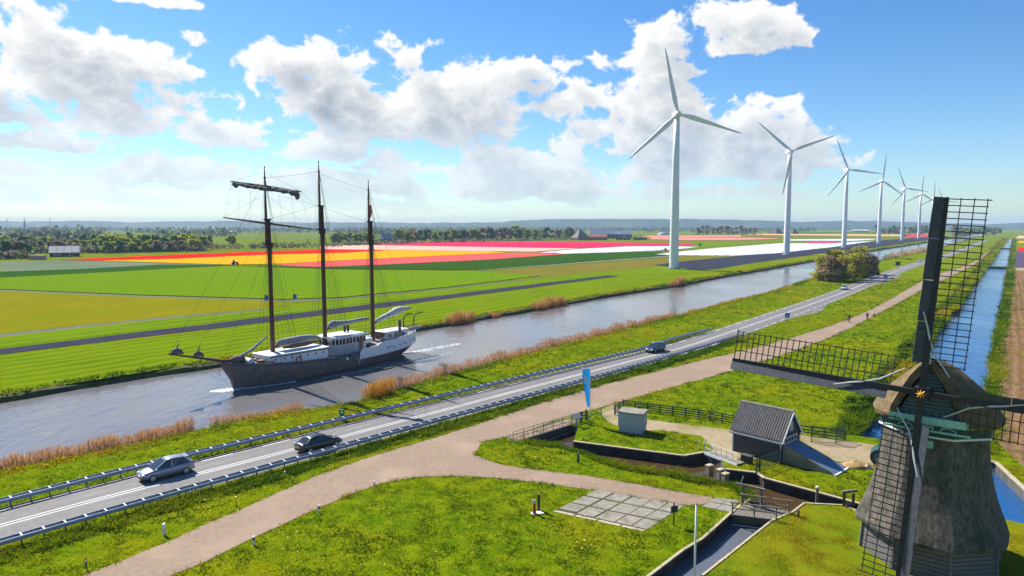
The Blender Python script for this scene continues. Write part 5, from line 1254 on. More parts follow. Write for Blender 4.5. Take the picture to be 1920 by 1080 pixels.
# sloping cover over the screw pump
RA, RB = hp(HL + .05, .35, 1.75), hp(HL + .05, 2.75, 1.75); rd = (hu * 1.0 + hv * .05).normalized(); RLn = 4.7
ramp = empty('screw_pump_cover', hp(HL + .1, .3, 0), 0, 'blue grey sloping lid running down from the pump house gable', 'pump cover')
OR = tuple(ramp.location); m_lid = mat('blue_lid', (.085, .135, .22), (.12, .18, .27), 2, .5, bump=.1)
for k in range(2):
    a0, a1 = RA.lerp(RB, k * .5 + .01), RA.lerp(RB, k * .5 + .49)
    for j in range(3):
        q0, q1 = j / 3, (j + .985) / 3; dn = lambda p, q: p + rd * RLn * q - mz * 1.70 * q
        b = MB(OR); P = [dn(a0, q0), dn(a1, q0), dn(a1, q1), dn(a0, q1)]; b.add(P + [p + mz * .06 for p in P], [(3, 2, 1, 0), (4, 5, 6, 7), (0, 1, 5, 4), (1, 2, 6, 5), (2, 3, 7, 6), (3, 0, 4, 7)]); b.build('lid_panel', m_lid, ramp)
for p0, m in ((RA, m_conc), (RB, m_conc)):
    b = MB(OR); off = hv * (-.12 if p0 is RA else .12)
    P = [p0 + off - mz * 1.85, p0 + off + mz * .05, p0 + off + rd * (RLn + .1) - mz * 1.68, p0 + off + rd * (RLn + .1) - mz * 1.85]
    Q = [p + hv * (.10 if p0 is RA else -.10) for p in P]
    b.add(P + Q, [(0, 1, 2, 3), (7, 6, 5, 4), (0, 4, 5, 1), (1, 5, 6, 2), (2, 6, 7, 3), (3, 7, 4, 0)]); b.build('side_wall', m, ramp)
b = MB(OR)
for z in (1.78, 2.32): b.bar(RA + mz * (z - 1.75) + hu * .1, RB + mz * (z - 1.75) + hu * .1, .05, .07)
for k in range(5): p = RA.lerp(RB, k / 4) + hu * .1; b.bar(p, p + mz * .6, .05, .05)
b.build('top_grille', m_white, ramp)
MB(OR).bar(RA + rd * RLn - mz * 1.70 - hv * .2, RB + rd * RLn - mz * 1.70 + hv * .2, .25, .12).build('foot_sill', m_white, ramp)

# ================================================================ GREY CABINET
bA, bB, bC = (Vector((*G(*p), 0)) for p in ((1160, 810), (1199, 815), (1215, 808)))
bu = (bB - bA).normalized(); bv = Vector((-bu.y, bu.x, 0)); bl, bw = (bB - bA).length * 1.12, 1.9
cab = empty('utility_cabinet', bA, 0, 'large pale grey utility cabinet with a beige flat top on the grass island', 'cabinet')
m_cab = mat('cabinet_grey', (.30, .33, .36), (.38, .41, .43), 3, .7, bump=.15)
def cbox(name, s0, s1, t0, t1, z0, z1, m):
    b = MB(tuple(bA)); P = [bA + bu * s + bv * t + mz * z for z in (z0, z1) for s, t in ((s0, t0), (s1, t0), (s1, t1), (s0, t1))]
    b.add(P, [(3, 2, 1, 0), (4, 5, 6, 7), (0, 1, 5, 4), (1, 2, 6, 5), (2, 3, 7, 6), (3, 0, 4, 7)]); return b.build(name, m, cab)
cbox('cabinet_base', -.0, bl, 0, bw, -.1, .62, m_cab); cbox('cabinet_body', -.06, bl + .06, -.06, bw + .06, .63, 2.15, m_cab)
cbox('cabinet_top', -.14, bl + .14, -.14, bw + .14, 2.155, 2.27, m_conc)
for s0, s1 in ((.0, bl / 2 - .02), (bl / 2 + .02, bl)): cbox('cabinet_door', s0, s1, -.09, -.062, .70, 2.08, m_cab)
for t0, t1 in ((.05, bw / 2 - .02), (bw / 2 + .02, bw - .05)): cbox('cabinet_door', bl + .062, bl + .09, t0, t1, .70, 2.08, m_cab)
cbox('vent_plate', bl + .091, bl + .105, bw / 2 + .2, bw / 2 + .5, 1.2, 1.5, m_white)

# ================================================================ FENCES, RAILINGS, FOOTBRIDGES
def post_rail(name, label, cat, pts, step, h, rails, m, pw=.12, rw=.04, rh=.12, group=None, round_=False):
    org = (pts[0].x, pts[0].y, 0); root = empty(name, org, 0, label, cat, group); P = []
    for a, b_ in zip(pts[:-1], pts[1:]):
        n = max(1, round((b_ - a).length / step)); P += [a.lerp(b_, i / n) for i in range(n)]
    P.append(pts[-1])
    for p in P:
        if round_: MB(org).tube([p - mz * .1, p + mz * h], pw / 2, n=7).build('post', m, root)
        else: MB(org).box((p.x, p.y, p.z + h / 2 - .05), (pw, pw, h + .1), math.atan2(P[1].y - P[0].y, P[1].x - P[0].x)).build('post', m, root)
    for a, b_ in zip(P[:-1], P[1:]):
        for z in rails:
            if round_: MB(org).tube([a + mz * z, b_ + mz * z], rh / 2, n=6).build('rail', m, root)
            else:
                d = (b_ - a).normalized(); nn = Vector((d.y, -d.x, 0)) * (pw / 2 + rw / 2 + .002); MB(org).bar(a + mz * z + nn + d * .01, b_ + mz * z + nn - d * .01, rw, rh).build('rail', m, root)
    return root
V3 = lambda p, z=0: Vector((*G(*p), z))
post_rail('wooden_fence', 'dark four rail timber fence from the path gate to the pump house', 'fence', [V3((1153, 778)), V3((1168, 766)), V3((1310, 785)), V3((1376, 796))], 1.45, 1.15, (.25, .50, .76, 1.02), m_woodd)
post_rail('wooden_fence', 'short dark rail fence on the far side of the screw pump', 'fence', [V3((1500, 814)), V3((1545, 820)), V3((1585, 825))], 1.5, 1.1, (.3, .6, .95), m_woodd)
m_gfence = mat('green_mesh_steel', (.012, .040, .034), (.02, .05, .04), 4, .5)
def bar_fence(label, pts, h, sp, group='green bar fences by the pump house'):
    org = (pts[0].x, pts[0].y, 0); root = empty('bar_fence', org, 0, label, 'fence', group)
    for a, b_ in zip(pts[:-1], pts[1:]):
        L_ = (b_ - a).length; n = max(1, round(L_ / 2.2))
        for i in range(n):
            p, q = a.lerp(b_, i / n), a.lerp(b_, (i + 1) / n)
            MB(org).bar(p + mz * (h - .05), q + mz * (h - .05), .04, .05).build('rail', m_gfence, root); MB(org).bar(p + mz * .12, q + mz * .12, .04, .05).build('rail', m_gfence, root)
            k = int((q - p).length / sp); f = MB(org)
            for j in range(1, k): r = p.lerp(q, j / k); f.bar(r + mz * .12, r + mz * (h - .05), .022, .022)
            o = f.build('fence_bars', m_gfence, root); o['kind'] = 'stuff'
        for i in range(n + 1): p = a.lerp(b_, i / n); MB(org).bar(p - mz * .1, p + mz * (h + .05), .07, .07).build('post', m_gfence, root)
bar_fence('green bar fence closing the yard behind the screw pump', [V3((1521, 830)), V3((1567, 833))], 1.7, .14)
bar_fence('open green gate leaf standing next to the ditch bushes', [V3((1567, 832)), V3((1582, 827))], 1.7, .12)
bar_fence('green bar fence running from the pump house to the pond edge', [V3((1418, 888)), V3((1424, 884)), V3((1462, 870))], 1.35, .12)
# path bridge with grey railing
p0, p1 = V3((962, 829)), V3((1088, 790)); bd_ = (p1 - p0).normalized(); bn = Vector((-bd_.y, bd_.x, 0))
bridge = empty('footbridge', p0, 0, 'path bridge with a dark beam and grey railing over the pond inlet', 'bridge'); OB = tuple(p0)
MB(OB).bar(p0 + mz * -.28 - bn * .05, p1 + mz * -.28 - bn * .05, .3, .62).build('edge_beam', m_woodd, bridge)
MB(OB).bar(p0 + bd_ * 3 - mz * .9 - bn * .2, p1 - mz * .75 - bn * .2, .2, .3).build('lower_beam', m_wood, bridge)
b = MB(OB); e0, e1 = p0 + bd_ * .6 + bn * .1, p1 - bd_ * .1 + bn * .1
b.add([e0 + mz * .012, e1 + mz * .012, e1 + bn * 1.6 + mz * .012, e0 + bn * 1.6 + mz * .012], [(0, 1, 2, 3)]); b.build('deck', m_path, bridge)
for k in range(8):
    p = p0.lerp(p1, k / 7); MB(OB).tube([p - mz * .05, p + mz * 1.08], .038, n=7).build('post', m_steeld, bridge)
for a, c in zip(range(7), range(1, 8)):
    for z in (.38, .72, 1.06): MB(OB).tube([p0.lerp(p1, a / 7) + mz * z, p0.lerp(p1, c / 7) + mz * z], .03, n=6).build('rail', m_steeld, bridge)
MB(OB).tube([p0 + mz * 1.06, p0 - bd_ * .35 + mz * .9, p0 - bd_ * .4 + mz * .5, p0 - bd_ * .3 + mz * .15], .03, n=6).build('end_loop', m_steeld, bridge)
for k in (.45, .75): p = p0.lerp(p1, k) - bn * .1; MB(OB).bar(p - mz * .6, p - mz * 1.6 + bd_ * .5, .14, .14).build('strut', m_wood, bridge)
# gate posts, chain fence and the info panel at the bridge end
post_rail('gate_post', 'dark timber gate posts at the right end of the path bridge', 'gate', [V3((1090, 792)), V3((1099, 788))], .9, 1.25, (.4, .8, 1.15), m_woodd, .16)
post_rail('wire_fence', 'thin wire fence between the banner pole and the timber fence', 'fence', [V3((1101, 786)), V3((1127, 779)), V3((1152, 772))], 2.0, 1.0, (.45, .9), m_steeld, .09, .015, .03)
x, y, z = base((1081, 800)); r = empty('info_panel', (x, y, z), R(35), 'grey slanted information panel on a leg by the path bridge', 'information panel')
MB().box((0, 0, .5), (.12, .12, 1.2)).build('leg', m_steeld, r); MB().box((0, 0, 1.2), (1.15, .75, .05), 0, Matrix.Rotation(R(28), 3, 'X')).build('panel', m_steeld, r)
# white footbridge over the sluice
q0, q1 = V3((1323, 850)), V3((1384, 873)); qd = (q1 - q0).normalized(); qn = Vector((qd.y, -qd.x, 0))
fb = empty('footbridge', q0, 0, 'white footbridge with a pale railing over the concrete sluice pillars', 'bridge'); OQ = tuple(q0)
for k in range(9):
    a, c = q0.lerp(q1, k / 9 + .004), q0.lerp(q1, (k + 1) / 9 - .004); MB(OQ).bar(a + mz * .10 - qn * .4, c + mz * .10 - qn * .4, 1.0, .08).build('deck_plank', m_conc, fb)
MB(OQ).bar(q0 + mz * .05 + qn * .14, q1 + mz * .05 + qn * .14, .06, .26).build('deck_edge', m_white, fb)
for side, m in ((.1, m_postw),):
    for k in range(7): p = q0.lerp(q1, k / 6) + qn * side; MB(OQ).tube([p + mz * .1, p + mz * 1.15], .03, n=6).build('post', m, fb)
    for z in (.62, 1.13): MB(OQ).tube([q0 + qn * side + mz * z, q1 + qn * side + mz * z], .028, n=6).build('rail', m, fb)
for k, (px, hh) in enumerate((((1330, 880), .75), ((1350, 888), .6), ((1360, 896), .35))):
    x, y = G(*px, -.4); r = empty('sluice_pillar', (x, y, -1.6), math.atan2(qd.y, qd.x), ['leftmost concrete sluice pillar under the white footbridge', 'middle reddish concrete pillar beside the white footbridge', 'rightmost concrete pillar where the low wall begins'][k], 'pillar', 'sluice pillars')
    MB().box((0, 0, .75), (.42, .6, 1.6)).build('pillar_shaft', m_conc, r); MB().box((0, 0, 1.60), (.48, .66, .10)).build('pillar_cap', m_cope, r)
for k, px in enumerate(((1311, 843), (1320, 845))):
    x, y, z = base(px); r = empty('marker_post', (x, y, z), 0, ['pale yellow stake left of the white footbridge', 'pale yellow stake right against the white footbridge'][k], 'marker post'); MB().box((0, 0, .4), (.09, .09, 1.0)).build('post_body', m_cope, r); MB().box((0, 0, .92), (.1, .1, .06)).build('post_cap', m_postw, r)
x, y, z = base((1400, 868)); r = empty('control_box', (x, y, z), math.atan2(hu.y, hu.x), 'small dark box standing in front of the pump house wall', 'box'); MB().box((0, 0, .35), (1.0, .5, .75)).build('box_body', m_black, r); MB().box((0, 0, .745), (1.1, .6, .05)).build('box_lid', m_woodd, r)
# lower plank bridge over the channel
f0, f1 = V3((1373, 966)), V3((1455, 976)); g0, g1 = V3((1393, 947)), V3((1482, 960)); fd = (f1 - f0).normalized()
lb = empty('plank_bridge', f0, 0, 'low plank bridge with timber railing over the narrow channel', 'bridge'); OL = tuple(f0)
for k in range(11):
    a0, a1 = f0.lerp(f1, k / 11 + .004), f0.lerp(f1, (k + 1) / 11 - .004); c0, c1 = g0.lerp(g1, k / 11 + .004), g0.lerp(g1, (k + 1) / 11 - .004)
    b = MB(OL); b.add([p + mz * .06 for p in (a0, a1, c1, c0)] + [p - mz * .04 for p in (a0, a1, c1, c0)], [(0, 1, 2, 3), (7, 6, 5, 4), (0, 4, 5, 1), (1, 5, 6, 2), (2, 6, 7, 3), (3, 7, 4, 0)]); b.build('deck_plank', m_wood, lb)
MB(OL).bar(f0 - mz * .3, f1 - mz * .3, .16, .45).build('edge_beam', m_woodd, lb); MB(OL).bar(f0 - mz * .75, f1 - mz * .75, .1, .08).build('tie_bar', m_white, lb)
MB(OL).bar(f0 + fd * .5 - mz * 1.1, f1 - fd * .3 - mz * 1.1, .35, .25).build('sill_beam', m_cope, lb)
for a, c, nm in ((f0, f1, 'near'), (g0.lerp(f0, .15), g1.lerp(f1, .15), 'far')):
    for k in range(3): p = a.lerp(c, k / 2); MB(OL).bar(p, p + mz * 1.0, .10, .10).build('post', m_wood, lb)
    MB(OL).bar(a - fd * .2 + mz * 1.0, c + fd * .3 + mz * 1.0, .10, .07).build('rail', m_wood, lb)
    MB(OL).bar(a + mz * .55, c + mz * .55, .05, .08).build('rail', m_wood, lb)
# sluice frame with a lifting bar behind it
s0, s1 = V3((1393, 944)), V3((1427, 952)); fr = empty('water_gate', s0, 0, 'weathered timber sluice frame standing in the brown pond water', 'sluice frame'); OF = tuple(s0)
for p in (s0, s1): MB(OF).bar(p - mz * 1.5, p + mz * 1.45, .16, .16).build('upright', m_wood, fr)
sd_ = (s1 - s0).normalized(); MB(OF).bar(s0 - sd_ * .6 + mz * 1.5, s1 + sd_ * .25 + mz * 1.5, .18, .16).build('cross_beam', m_wood, fr); MB(OF).bar(s0 - sd_ * .25 + mz * 1.5, s0 - sd_ * .05 + mz * 2.2, .06, .06).build('lever', m_postw, fr)
MB(OF).bar(s0 - mz * .5, s1 - mz * .5, .08, .9).build('gate_board', m_woodd, fr)
w0, w1 = G(1434, 932, -1.3), G(1490, 940, -1.3); r = empty('floating_boom', (*w0, -1.33), 0, 'thin pale boom lying across the brown pond water', 'boom'); MB((*w0, -1.33)).tube([(*w0, -1.3), (*w1, -1.3)], .06, n=6).build('boom_pipe', m_cope, r)
for nm, px, lab in (('sluice_winch', (1590, 950), 'dark timber sluice winch frame on the long quay wall near the mill'),):
    x, y, z = base(px); r = empty(nm, (x, y, z), R(-30), lab, 'winch')
    for dx in (-.3, .35): MB().box((dx, 0, .25), (.2, .22, 1.7)).build('upright', m_woodd, r)
    MB().bar((-.45, -.2, 1.15), (.6, .25, 1.35), .16, .2).build('beam', m_wood, r); MB().bar((-.3, 0, .3), (.35, 0, .3), .08, .2).build('cross_board', m_wood, r)
# straw heap, dark tank, pale stones by the mill
def heap(name, px, label, cat, rx, ry, h, m, seed, n=500):
    x, y, z = base(px); r_ = np.random.default_rng(seed); V, F = [], []
    nu, nv = 22, 7
    for j in range(nv + 1):
        t = j / nv
        for i in range(nu):
            a = 2 * math.pi * i / nu; k = (1 - t) * (1 + .18 * r_.uniform(-1, 1)); V.append((rx * k * math.cos(a), ry * k * math.sin(a), h * (t ** .8) * (1 + .15 * r_.uniform(-1, 1)) - .05))
    for j in range(nv):
        for i in range(nu): F.append((j * nu + i, j * nu + (i + 1) % nu, (j + 1) * nu + (i + 1) % nu, (j + 1) * nu + i))
    o = npmesh(name, V, F, m, loc=(x, y, z)); return tag(o, label, cat)
m_straw = mat('straw', (.30, .17, .055), (.44, .29, .12), 5, .95, bump=1, bscale=18)
heap('straw_heap', (1606, 874), 'golden brown heap of cut reed on the yard beside the mill', 'heap', 1.6, 1.1, .55, m_straw, 3)
heap('pale_stone', (1627, 878), 'pale pinkish stone lying between the reed heap and the mill', 'stone', .42, .35, .5, mat('pale_stone', (.5, .33, .26), (.6, .42, .34), 4, .9), 4)
x, y, z = base((1648, 868)); r = empty('water_tank', (x, y, z), R(60), 'dark green round tank half hidden by the mill', 'tank')
MB().tube([(-.9, 0, .75), (.9, 0, .75)], .75, n=18).build('tank_body', m_dgreen, r, False); MB().tube([(-.94, 0, .75), (-.9, 0, .75)], .45, n=14).build('tank_lid', m_green, r); MB().box((0, 0, .1), (1.4, .9, .3)).build('tank_cradle', m_woodd, r)
# concrete slabs
pO, pR, pL, pB = (V3(p) for p in ((1118, 917), (1284, 948), (1041, 956), (1213, 994)))
sp_ = tag(cdt_mesh('slab_paving', [pO, pR, pB, pL], [], m_mud, .006), kind='structure'); rs = random.Random(12)
def bil(a, b_): return (pO * (1 - a) + pR * a) * (1 - b_) + (pL * (1 - a) + pB * a) * b_
for i in range(5):
    for j in range(3):
        ua = [0, .225, .44, .655, .83, 1.0]; g = .014 if i < 2 else .005
        a0, a1, b0, b1 = ua[i] + g, ua[i + 1] - g, j / 3 + .018, (j + 1) / 3 - .018
        if i == 0 and j == 2: b1 -= .05
        h = .035 + rs.uniform(-.008, .012); b = MB(); P = [bil(a0, b0), bil(a0, b1), bil(a1, b1), bil(a1, b0)]
        b.add([p + mz * h + mz * rs.uniform(-.006, .006) for p in P] + [p - mz * .05 for p in P], [(0, 1, 2, 3), (0, 4, 5, 1), (1, 5, 6, 2), (2, 6, 7, 3), (3, 7, 4, 0)]); b.build('slab', m_conc, sp_)
for i in range(4):
    b = MB(); P = [bil(i / 4 + .01, 1.01), bil(i / 4 + .01, 1.07), bil((i + 1) / 4 - .01, 1.07), bil((i + 1) / 4 - .01, 1.01)]
    b.add([p + mz * .03 for p in P] + [p - mz * .05 for p in P], [(0, 1, 2, 3), (0, 4, 5, 1), (1, 5, 6, 2), (2, 6, 7, 3), (3, 7, 4, 0)]); b.build('kerb_slab', m_cope, sp_)
qO, qR_, qL, qB = (V3(p) for p in ((1343, 933), (1387, 939), (1316, 950), (1368, 962)))
for i in range(2):
    for j in range(2):
        f = lambda a, c: (qO * (1 - a) + qR_ * a) * (1 - c) + (qL * (1 - a) + qB * a) * c
        b = MB(); P = [f(i / 2 + .01, j / 2 + .02), f(i / 2 + .01, (j + 1) / 2 - .02), f((i + 1) / 2 - .01, (j + 1) / 2 - .02), f((i + 1) / 2 - .01, j / 2 + .02)]
        b.add([p + mz * .04 for p in P] + [p - mz * .05 for p in P], [(0, 1, 2, 3), (0, 4, 5, 1), (1, 5, 6, 2), (2, 6, 7, 3), (3, 7, 4, 0)]); b.build('slab', m_conc, sp_)

# ================================================================ PEOPLE ON THE PATH
m_skin = mat('skin', (.42, .24, .17), rough=.6); m_jack = mat('dark_jacket', (.02, .035, .04), (.03, .045, .05), 8, .9); m_jeans = mat('dark_trousers', (.015, .018, .03), (.03, .032, .045), 8, .9); m_brown = mat('brown_coat', (.05, .032, .028), (.07, .05, .04), 8, .9); m_hair = mat('hair', (.03, .02, .014), rough=.8)
def person(px, label, face, h=1.75, jacket=m_jack, lean=0.0, stride=.22, arm=.12):
    x, y, z = base(px); root = empty('person', (x, y, .025), face, label, 'person'); k = h / 1.75
    J = {'pel': (0, 0, .93), 'wst': (0, 0, 1.08), 'chs': (lean * .3, 0, 1.32), 'nek': (lean * .5, 0, 1.48), 'hd0': (lean * .55, 0, 1.55), 'hd1': (lean * .6, 0, 1.68)}
    E_ = [('pel', 'wst'), ('wst', 'chs'), ('chs', 'nek'), ('nek', 'hd0'), ('hd0', 'hd1')]; rad = {'pel': .15, 'wst': .14, 'chs': .17, 'nek': .065, 'hd0': .095, 'hd1': .085}
    for sg, st_ in ((1, stride), (-1, -stride)):
        n = 'L' if sg > 0 else 'R'
        J.update({n + 'hip': (0, .09 * sg, .88), n + 'kne': (st_ * .6, .09 * sg, .49), n + 'ank': (st_ * (1.0 if st_ > 0 else 1.25), .09 * sg, .09 if st_ > 0 else .13), n + 'toe': (st_ * (1.0 if st_ > 0 else 1.25) + .15, .10 * sg, .04),
                  n + 'sho': (lean * .45, .19 * sg, 1.40), n + 'elb': (lean * .4 - st_ * .4, .25 * sg, 1.13), n + 'wri': (lean * .4 - st_ * .7 + arm, .25 * sg, .90), n + 'han': (lean * .4 - st_ * .75 + arm * 1.3, .245 * sg, .80)})
        rad.update({n + 'hip': .095, n + 'kne': .065, n + 'ank': .05, n + 'toe': .04, n + 'sho': .075, n + 'elb': .055, n + 'wri': .038, n + 'han': .035})
        E_ += [('pel', n + 'hip'), (n + 'hip', n + 'kne'), (n + 'kne', n + 'ank'), (n + 'ank', n + 'toe'), ('chs', n + 'sho'), (n + 'sho', n + 'elb'), (n + 'elb', n + 'wri'), (n + 'wri', n + 'han')]
    names = list(J); me = bpy.data.meshes.new('body'); me.from_pydata([tuple(c * k for c in J[n]) for n in names], [(names.index(a), names.index(b_)) for a, b_ in E_], []); o = link('body', me)
    md = o.modifiers.new('s', 'SKIN'); sk = me.skin_vertices[0].data if me.skin_vertices else None
    if sk is None: me.skin_vertices.new() if hasattr(me.skin_vertices, 'new') else None; sk = me.skin_vertices[0].data
    for i, n in enumerate(names): sk[i].radius = (rad[n] * k, rad[n] * k); sk[i].use_root = (n == 'pel')
    sb = o.modifiers.new('d', 'SUBSURF'); sb.levels = 1; sb.render_levels = 1
    dg = bpy.context.evaluated_depsgraph_get(); m2 = bpy.data.meshes.new_from_object(o.evaluated_get(dg)); bpy.data.objects.remove(o); m2.name = 'body'
    m2.materials.clear(); [m2.materials.append(m) for m in (m_skin, jacket, m_jeans, m_hair)]
    for p in m2.polygons:
        c = p.center / k; p.use_smooth = True
        p.material_index = 2 if c.z < .92 and abs(c.y) < .2 else 1 if c.z < 1.47 and not (c.z < .86 and abs(c.y) > .2) else 3 if (c.z > 1.66 or c.x < lean * .55 - .03) and c.z > 1.5 else 0
    link('body', m2, root); hm_ = MB(); hm_.ell((lean * .6 * k - .02, 0, 1.69 * k), (.105 * k, .10 * k, .085 * k), 10, 6); hm_.build('hair', m_hair, root, True)
    return root
dpath = math.atan2(*(np.array(G(1646, 590)) - np.array(G(1551, 648)))[::-1])
person((1592, 604), 'person in a dark green jacket standing beside a bicycle on the path', dpath + math.pi, jacket=m_jack, stride=.06, h=1.85)
person((1626, 600), 'person in a dark coat walking alone along the middle of the path', dpath, jacket=m_brown, h=1.8)
person((1639, 597), 'small figure in dark clothes near the right edge of the path', dpath, 1.25, m_brown, lean=.25)
x, y, z = base((1585, 604)); bk = empty('bicycle', (x, y, .03), dpath + R(100), 'dark bicycle standing next to the person in the green jacket', 'bicycle')
for dx in (-.52, .52):
    w = MB().tube([(dx + .33 * math.cos(a), 0, .34 + .33 * math.sin(a)) for a in [2 * math.pi * j / 18 for j in range(19)]], .025, n=5).build('wheel', m_rubber, bk)
fm = MB()
for a, c in (((-.52, 0, .34), (-.15, 0, .85)), ((-.15, 0, .85), (.36, 0, .85)), ((.36, 0, .85), (-.05, 0, .32)), ((-.05, 0, .32), (-.52, 0, .34)), ((-.05, 0, .32), (-.18, 0, .95)), ((.33, 0, 1.0), (.52, 0, .34))): fm.tube([a, c], .022, n=6)
fm.build('frame', m_black, bk); MB().tube([(.15, -.28, 1.05), (.32, -.1, 1.08), (.32, .1, 1.08), (.15, .28, 1.05)], .018, n=5).build('handlebar', m_black, bk); MB().ell((-.2, 0, .98), (.15, .08, .05), 8, 5).build('saddle', m_black, bk); MB().box((-.55, 0, .62), (.4, .42, .34)).build('pannier', m_rust, bk)
# tractor in the tulip fields, dark vehicles farther away
def tractor(px, label, ang, s=1.0, group=None):
    x, y, z = base(px); t = empty('tractor', (x, y, .25), ang, label, 'tractor', group)
    MB().box((.9 * s, 0, 1.3 * s), (2.0 * s, .8 * s, .8 * s)).build('bonnet', m_dgreen, t); MB().loft([[(-1.0 * s, -.8 * s, 1.2 * s), (.2 * s, -.8 * s, 1.2 * s), (.2 * s, .8 * s, 1.2 * s), (-1.0 * s, .8 * s, 1.2 * s)], [(-.9 * s, -.7 * s, 2.7 * s), (0, -.7 * s, 2.7 * s), (0, .7 * s, 2.7 * s), (-.9 * s, .7 * s, 2.7 * s)]]).build('cab', m_glass, t)
    MB().box((-.45 * s, 0, 2.75 * s), (1.2 * s, 1.6 * s, .12 * s)).build('cab_roof', m_dgreen, t)
    for dx, r_ in ((-.7, .85), (1.5, .55)):
        for sg in (-1, 1): MB().tube([(dx * s, sg * .75 * s, r_ * s), (dx * s, sg * 1.1 * s, r_ * s)], r_ * s, n=14).build('wheel', m_rubber, t)
    MB().bar((-1.9 * s, -4 * s, 1.0 * s), (-1.9 * s, 4 * s, 1.0 * s), .3 * s, .4 * s).bar((-1.0 * s, 0, .9 * s), (-1.9 * s, 0, .9 * s), .3 * s, .3 * s).build('spray_boom', m_steeld, t); return t
tractor((440, 497.5), 'dark tractor with a spray boom at the edge of the yellow tulip field', R(30))
tractor((1248, 471), 'dark tractor on the field edge just left of the nearest turbine tower', R(60), .9)
tractor((1313, 461), 'dark tractor in the fields right behind the nearest turbine tower', R(45), 1.0)
# ================================================================ TREES
def leaf_quads(C, S, rg, flat=.0):
    "one randomly turned four-sided leaf clump per centre"
    n = len(C); a = rg.normal(0, 1, (n, 3)); a /= np.linalg.norm(a, axis=1)[:, None]; h = rg.normal(0, 1, (n, 3)); b = np.cross(a, h); b /= np.linalg.norm(b, axis=1)[:, None]
    s = S[:, None]; V = np.stack([C - a * s * .62, C - b * s * .5 + a * s * .1, C + a * s * .62, C + b * s * .5 + a * s * .05], 1).reshape(-1, 3)
    return V, np.arange(n * 4).reshape(n, 4)
def crown_mesh(name, h, rx, n, size, cols, seed, base=.28, lumps=9, upright=0):
    rg = np.random.default_rng(seed); L = []
    for k in range(lumps):
        t = rg.uniform(0, 1); z = h * (base + .14 + (1 - base - .26) * t); w = rx * (1 - abs(t - .42) * 1.05); a = rg.uniform(0, 6.28); d = w * rg.uniform(.25, .85)
        L.append((d * math.cos(a), d * math.sin(a), z, rx * rg.uniform(.36, .6), h * rg.uniform(.10, .17)))
    L.append((0, 0, h * .80, rx * .5, h * .16)); C = []; col = []
    per = n // len(L)
    for (x, y, z, r, rz) in L:
        d = rg.normal(0, 1, (per, 3)); d /= np.linalg.norm(d, axis=1)[:, None]; rad = rg.uniform(.25, 1, per) ** .5
        C.append(np.column_stack([x + d[:, 0] * r * rad, y + d[:, 1] * r * rad, z + d[:, 2] * rz * rad])); tone = rg.uniform(0, 1)
        c = np.array(cols)[rg.integers(0, len(cols), per)] * (.7 + .6 * rg.uniform(0, 1, per))[:, None] * (.78 + .45 * tone); col.append(c)
    C = np.concatenate(C); col = np.concatenate(col); V, F = leaf_quads(C, size * rg.uniform(.6, 1.4, len(C)), rg)
    cc = np.concatenate([np.repeat(col, 4, 0), np.ones((len(V), 1))], 1)
    return npmesh(name, V, F, m_leaf, cc, mesh_only=True)
def trunk_mesh(h, r, seed, stems=1, top=.62):
    b = MB(); rr = random.Random(seed)
    for k in range(stems):
        a = rr.uniform(0, 6.28); sp = (.0 if stems == 1 else h * .05); x0, y0 = sp * math.cos(a), sp * math.sin(a); lean = h * (.03 if stems == 1 else .16)
        pts = [(x0, y0, -.3), (x0 + lean * .3 * math.cos(a), y0 + lean * .3 * math.sin(a), h * .25), (x0 + lean * math.cos(a), y0 + lean * math.sin(a), h * top)]
        b.tube(pts, [r, r * .75, r * .3], n=6)
        for j in range(4):
            t = rr.uniform(.3, .6) * h; aa = rr.uniform(0, 6.28); l = h * rr.uniform(.18, .32); x, y = x0 + lean * .5 * math.cos(a), y0 + lean * .5 * math.sin(a)
            b.tube([(x, y, t), (x + l * .6 * math.cos(aa), y + l * .6 * math.sin(aa), t + l * .5), (x + l * math.cos(aa), y + l * math.sin(aa), t + l)], [r * .4, r * .25, r * .08], n=4)
    return b.build('trunk', m_bark, mesh_only=True)
GREENS = [(0.214, 0.306, 0.037), (0.295, 0.378, 0.041), (0.163, 0.235, 0.049), (0.367, 0.398, 0.044)]
YGREEN = [(0.375, 0.384, 0.026), (0.450, 0.431, 0.034), (0.263, 0.290, 0.034), (0.450, 0.450, 0.041)]
DARKG = [(0.116, 0.203, 0.085), (0.160, 0.255, 0.095), (0.128, 0.213, 0.116)]
BARE = [(0.281, 0.190, 0.132), (0.330, 0.239, 0.165), (0.215, 0.157, 0.132), (0.281, 0.248, 0.083)]
KINDS_T = {
    'green': [(crown_mesh('crown', 12, 5.2, 800, 1.4, GREENS, s, .0), trunk_mesh(12, .30, s)) for s in (1, 2, 3)],
    'yellow': [(crown_mesh('crown', 12, 5.4, 800, 1.35, YGREEN, s, .0), trunk_mesh(12, .28, s)) for s in (4, 5, 6)],
    'dark': [(crown_mesh('crown', 12, 4.6, 800, 1.4, DARKG, s, .0), trunk_mesh(12, .30, s)) for s in (7, 8)],
    'bare': [(crown_mesh('crown', 12, 4.8, 700, 1.15, BARE, s, .02), trunk_mesh(12, .30, s)) for s in (9, 10, 11)]}
rt_ = random.Random(21)
def tree(px, h, kind, label, group, name='tree', D_=None):
    cr, tr = rt_.choice(KINDS_T[kind]); x, y = G(*px) if D_ is None else ((px[0] - 960) / 1280 * D_, D_)
    r = empty(name, (x, y, 0), rt_.uniform(0, 6.28), label, 'tree', group); k = h / 12
    r.scale = (k * rt_.uniform(.9, 1.15), k * rt_.uniform(.9, 1.15), k)
    link('crown', cr, r); link('trunk', tr, r); return r
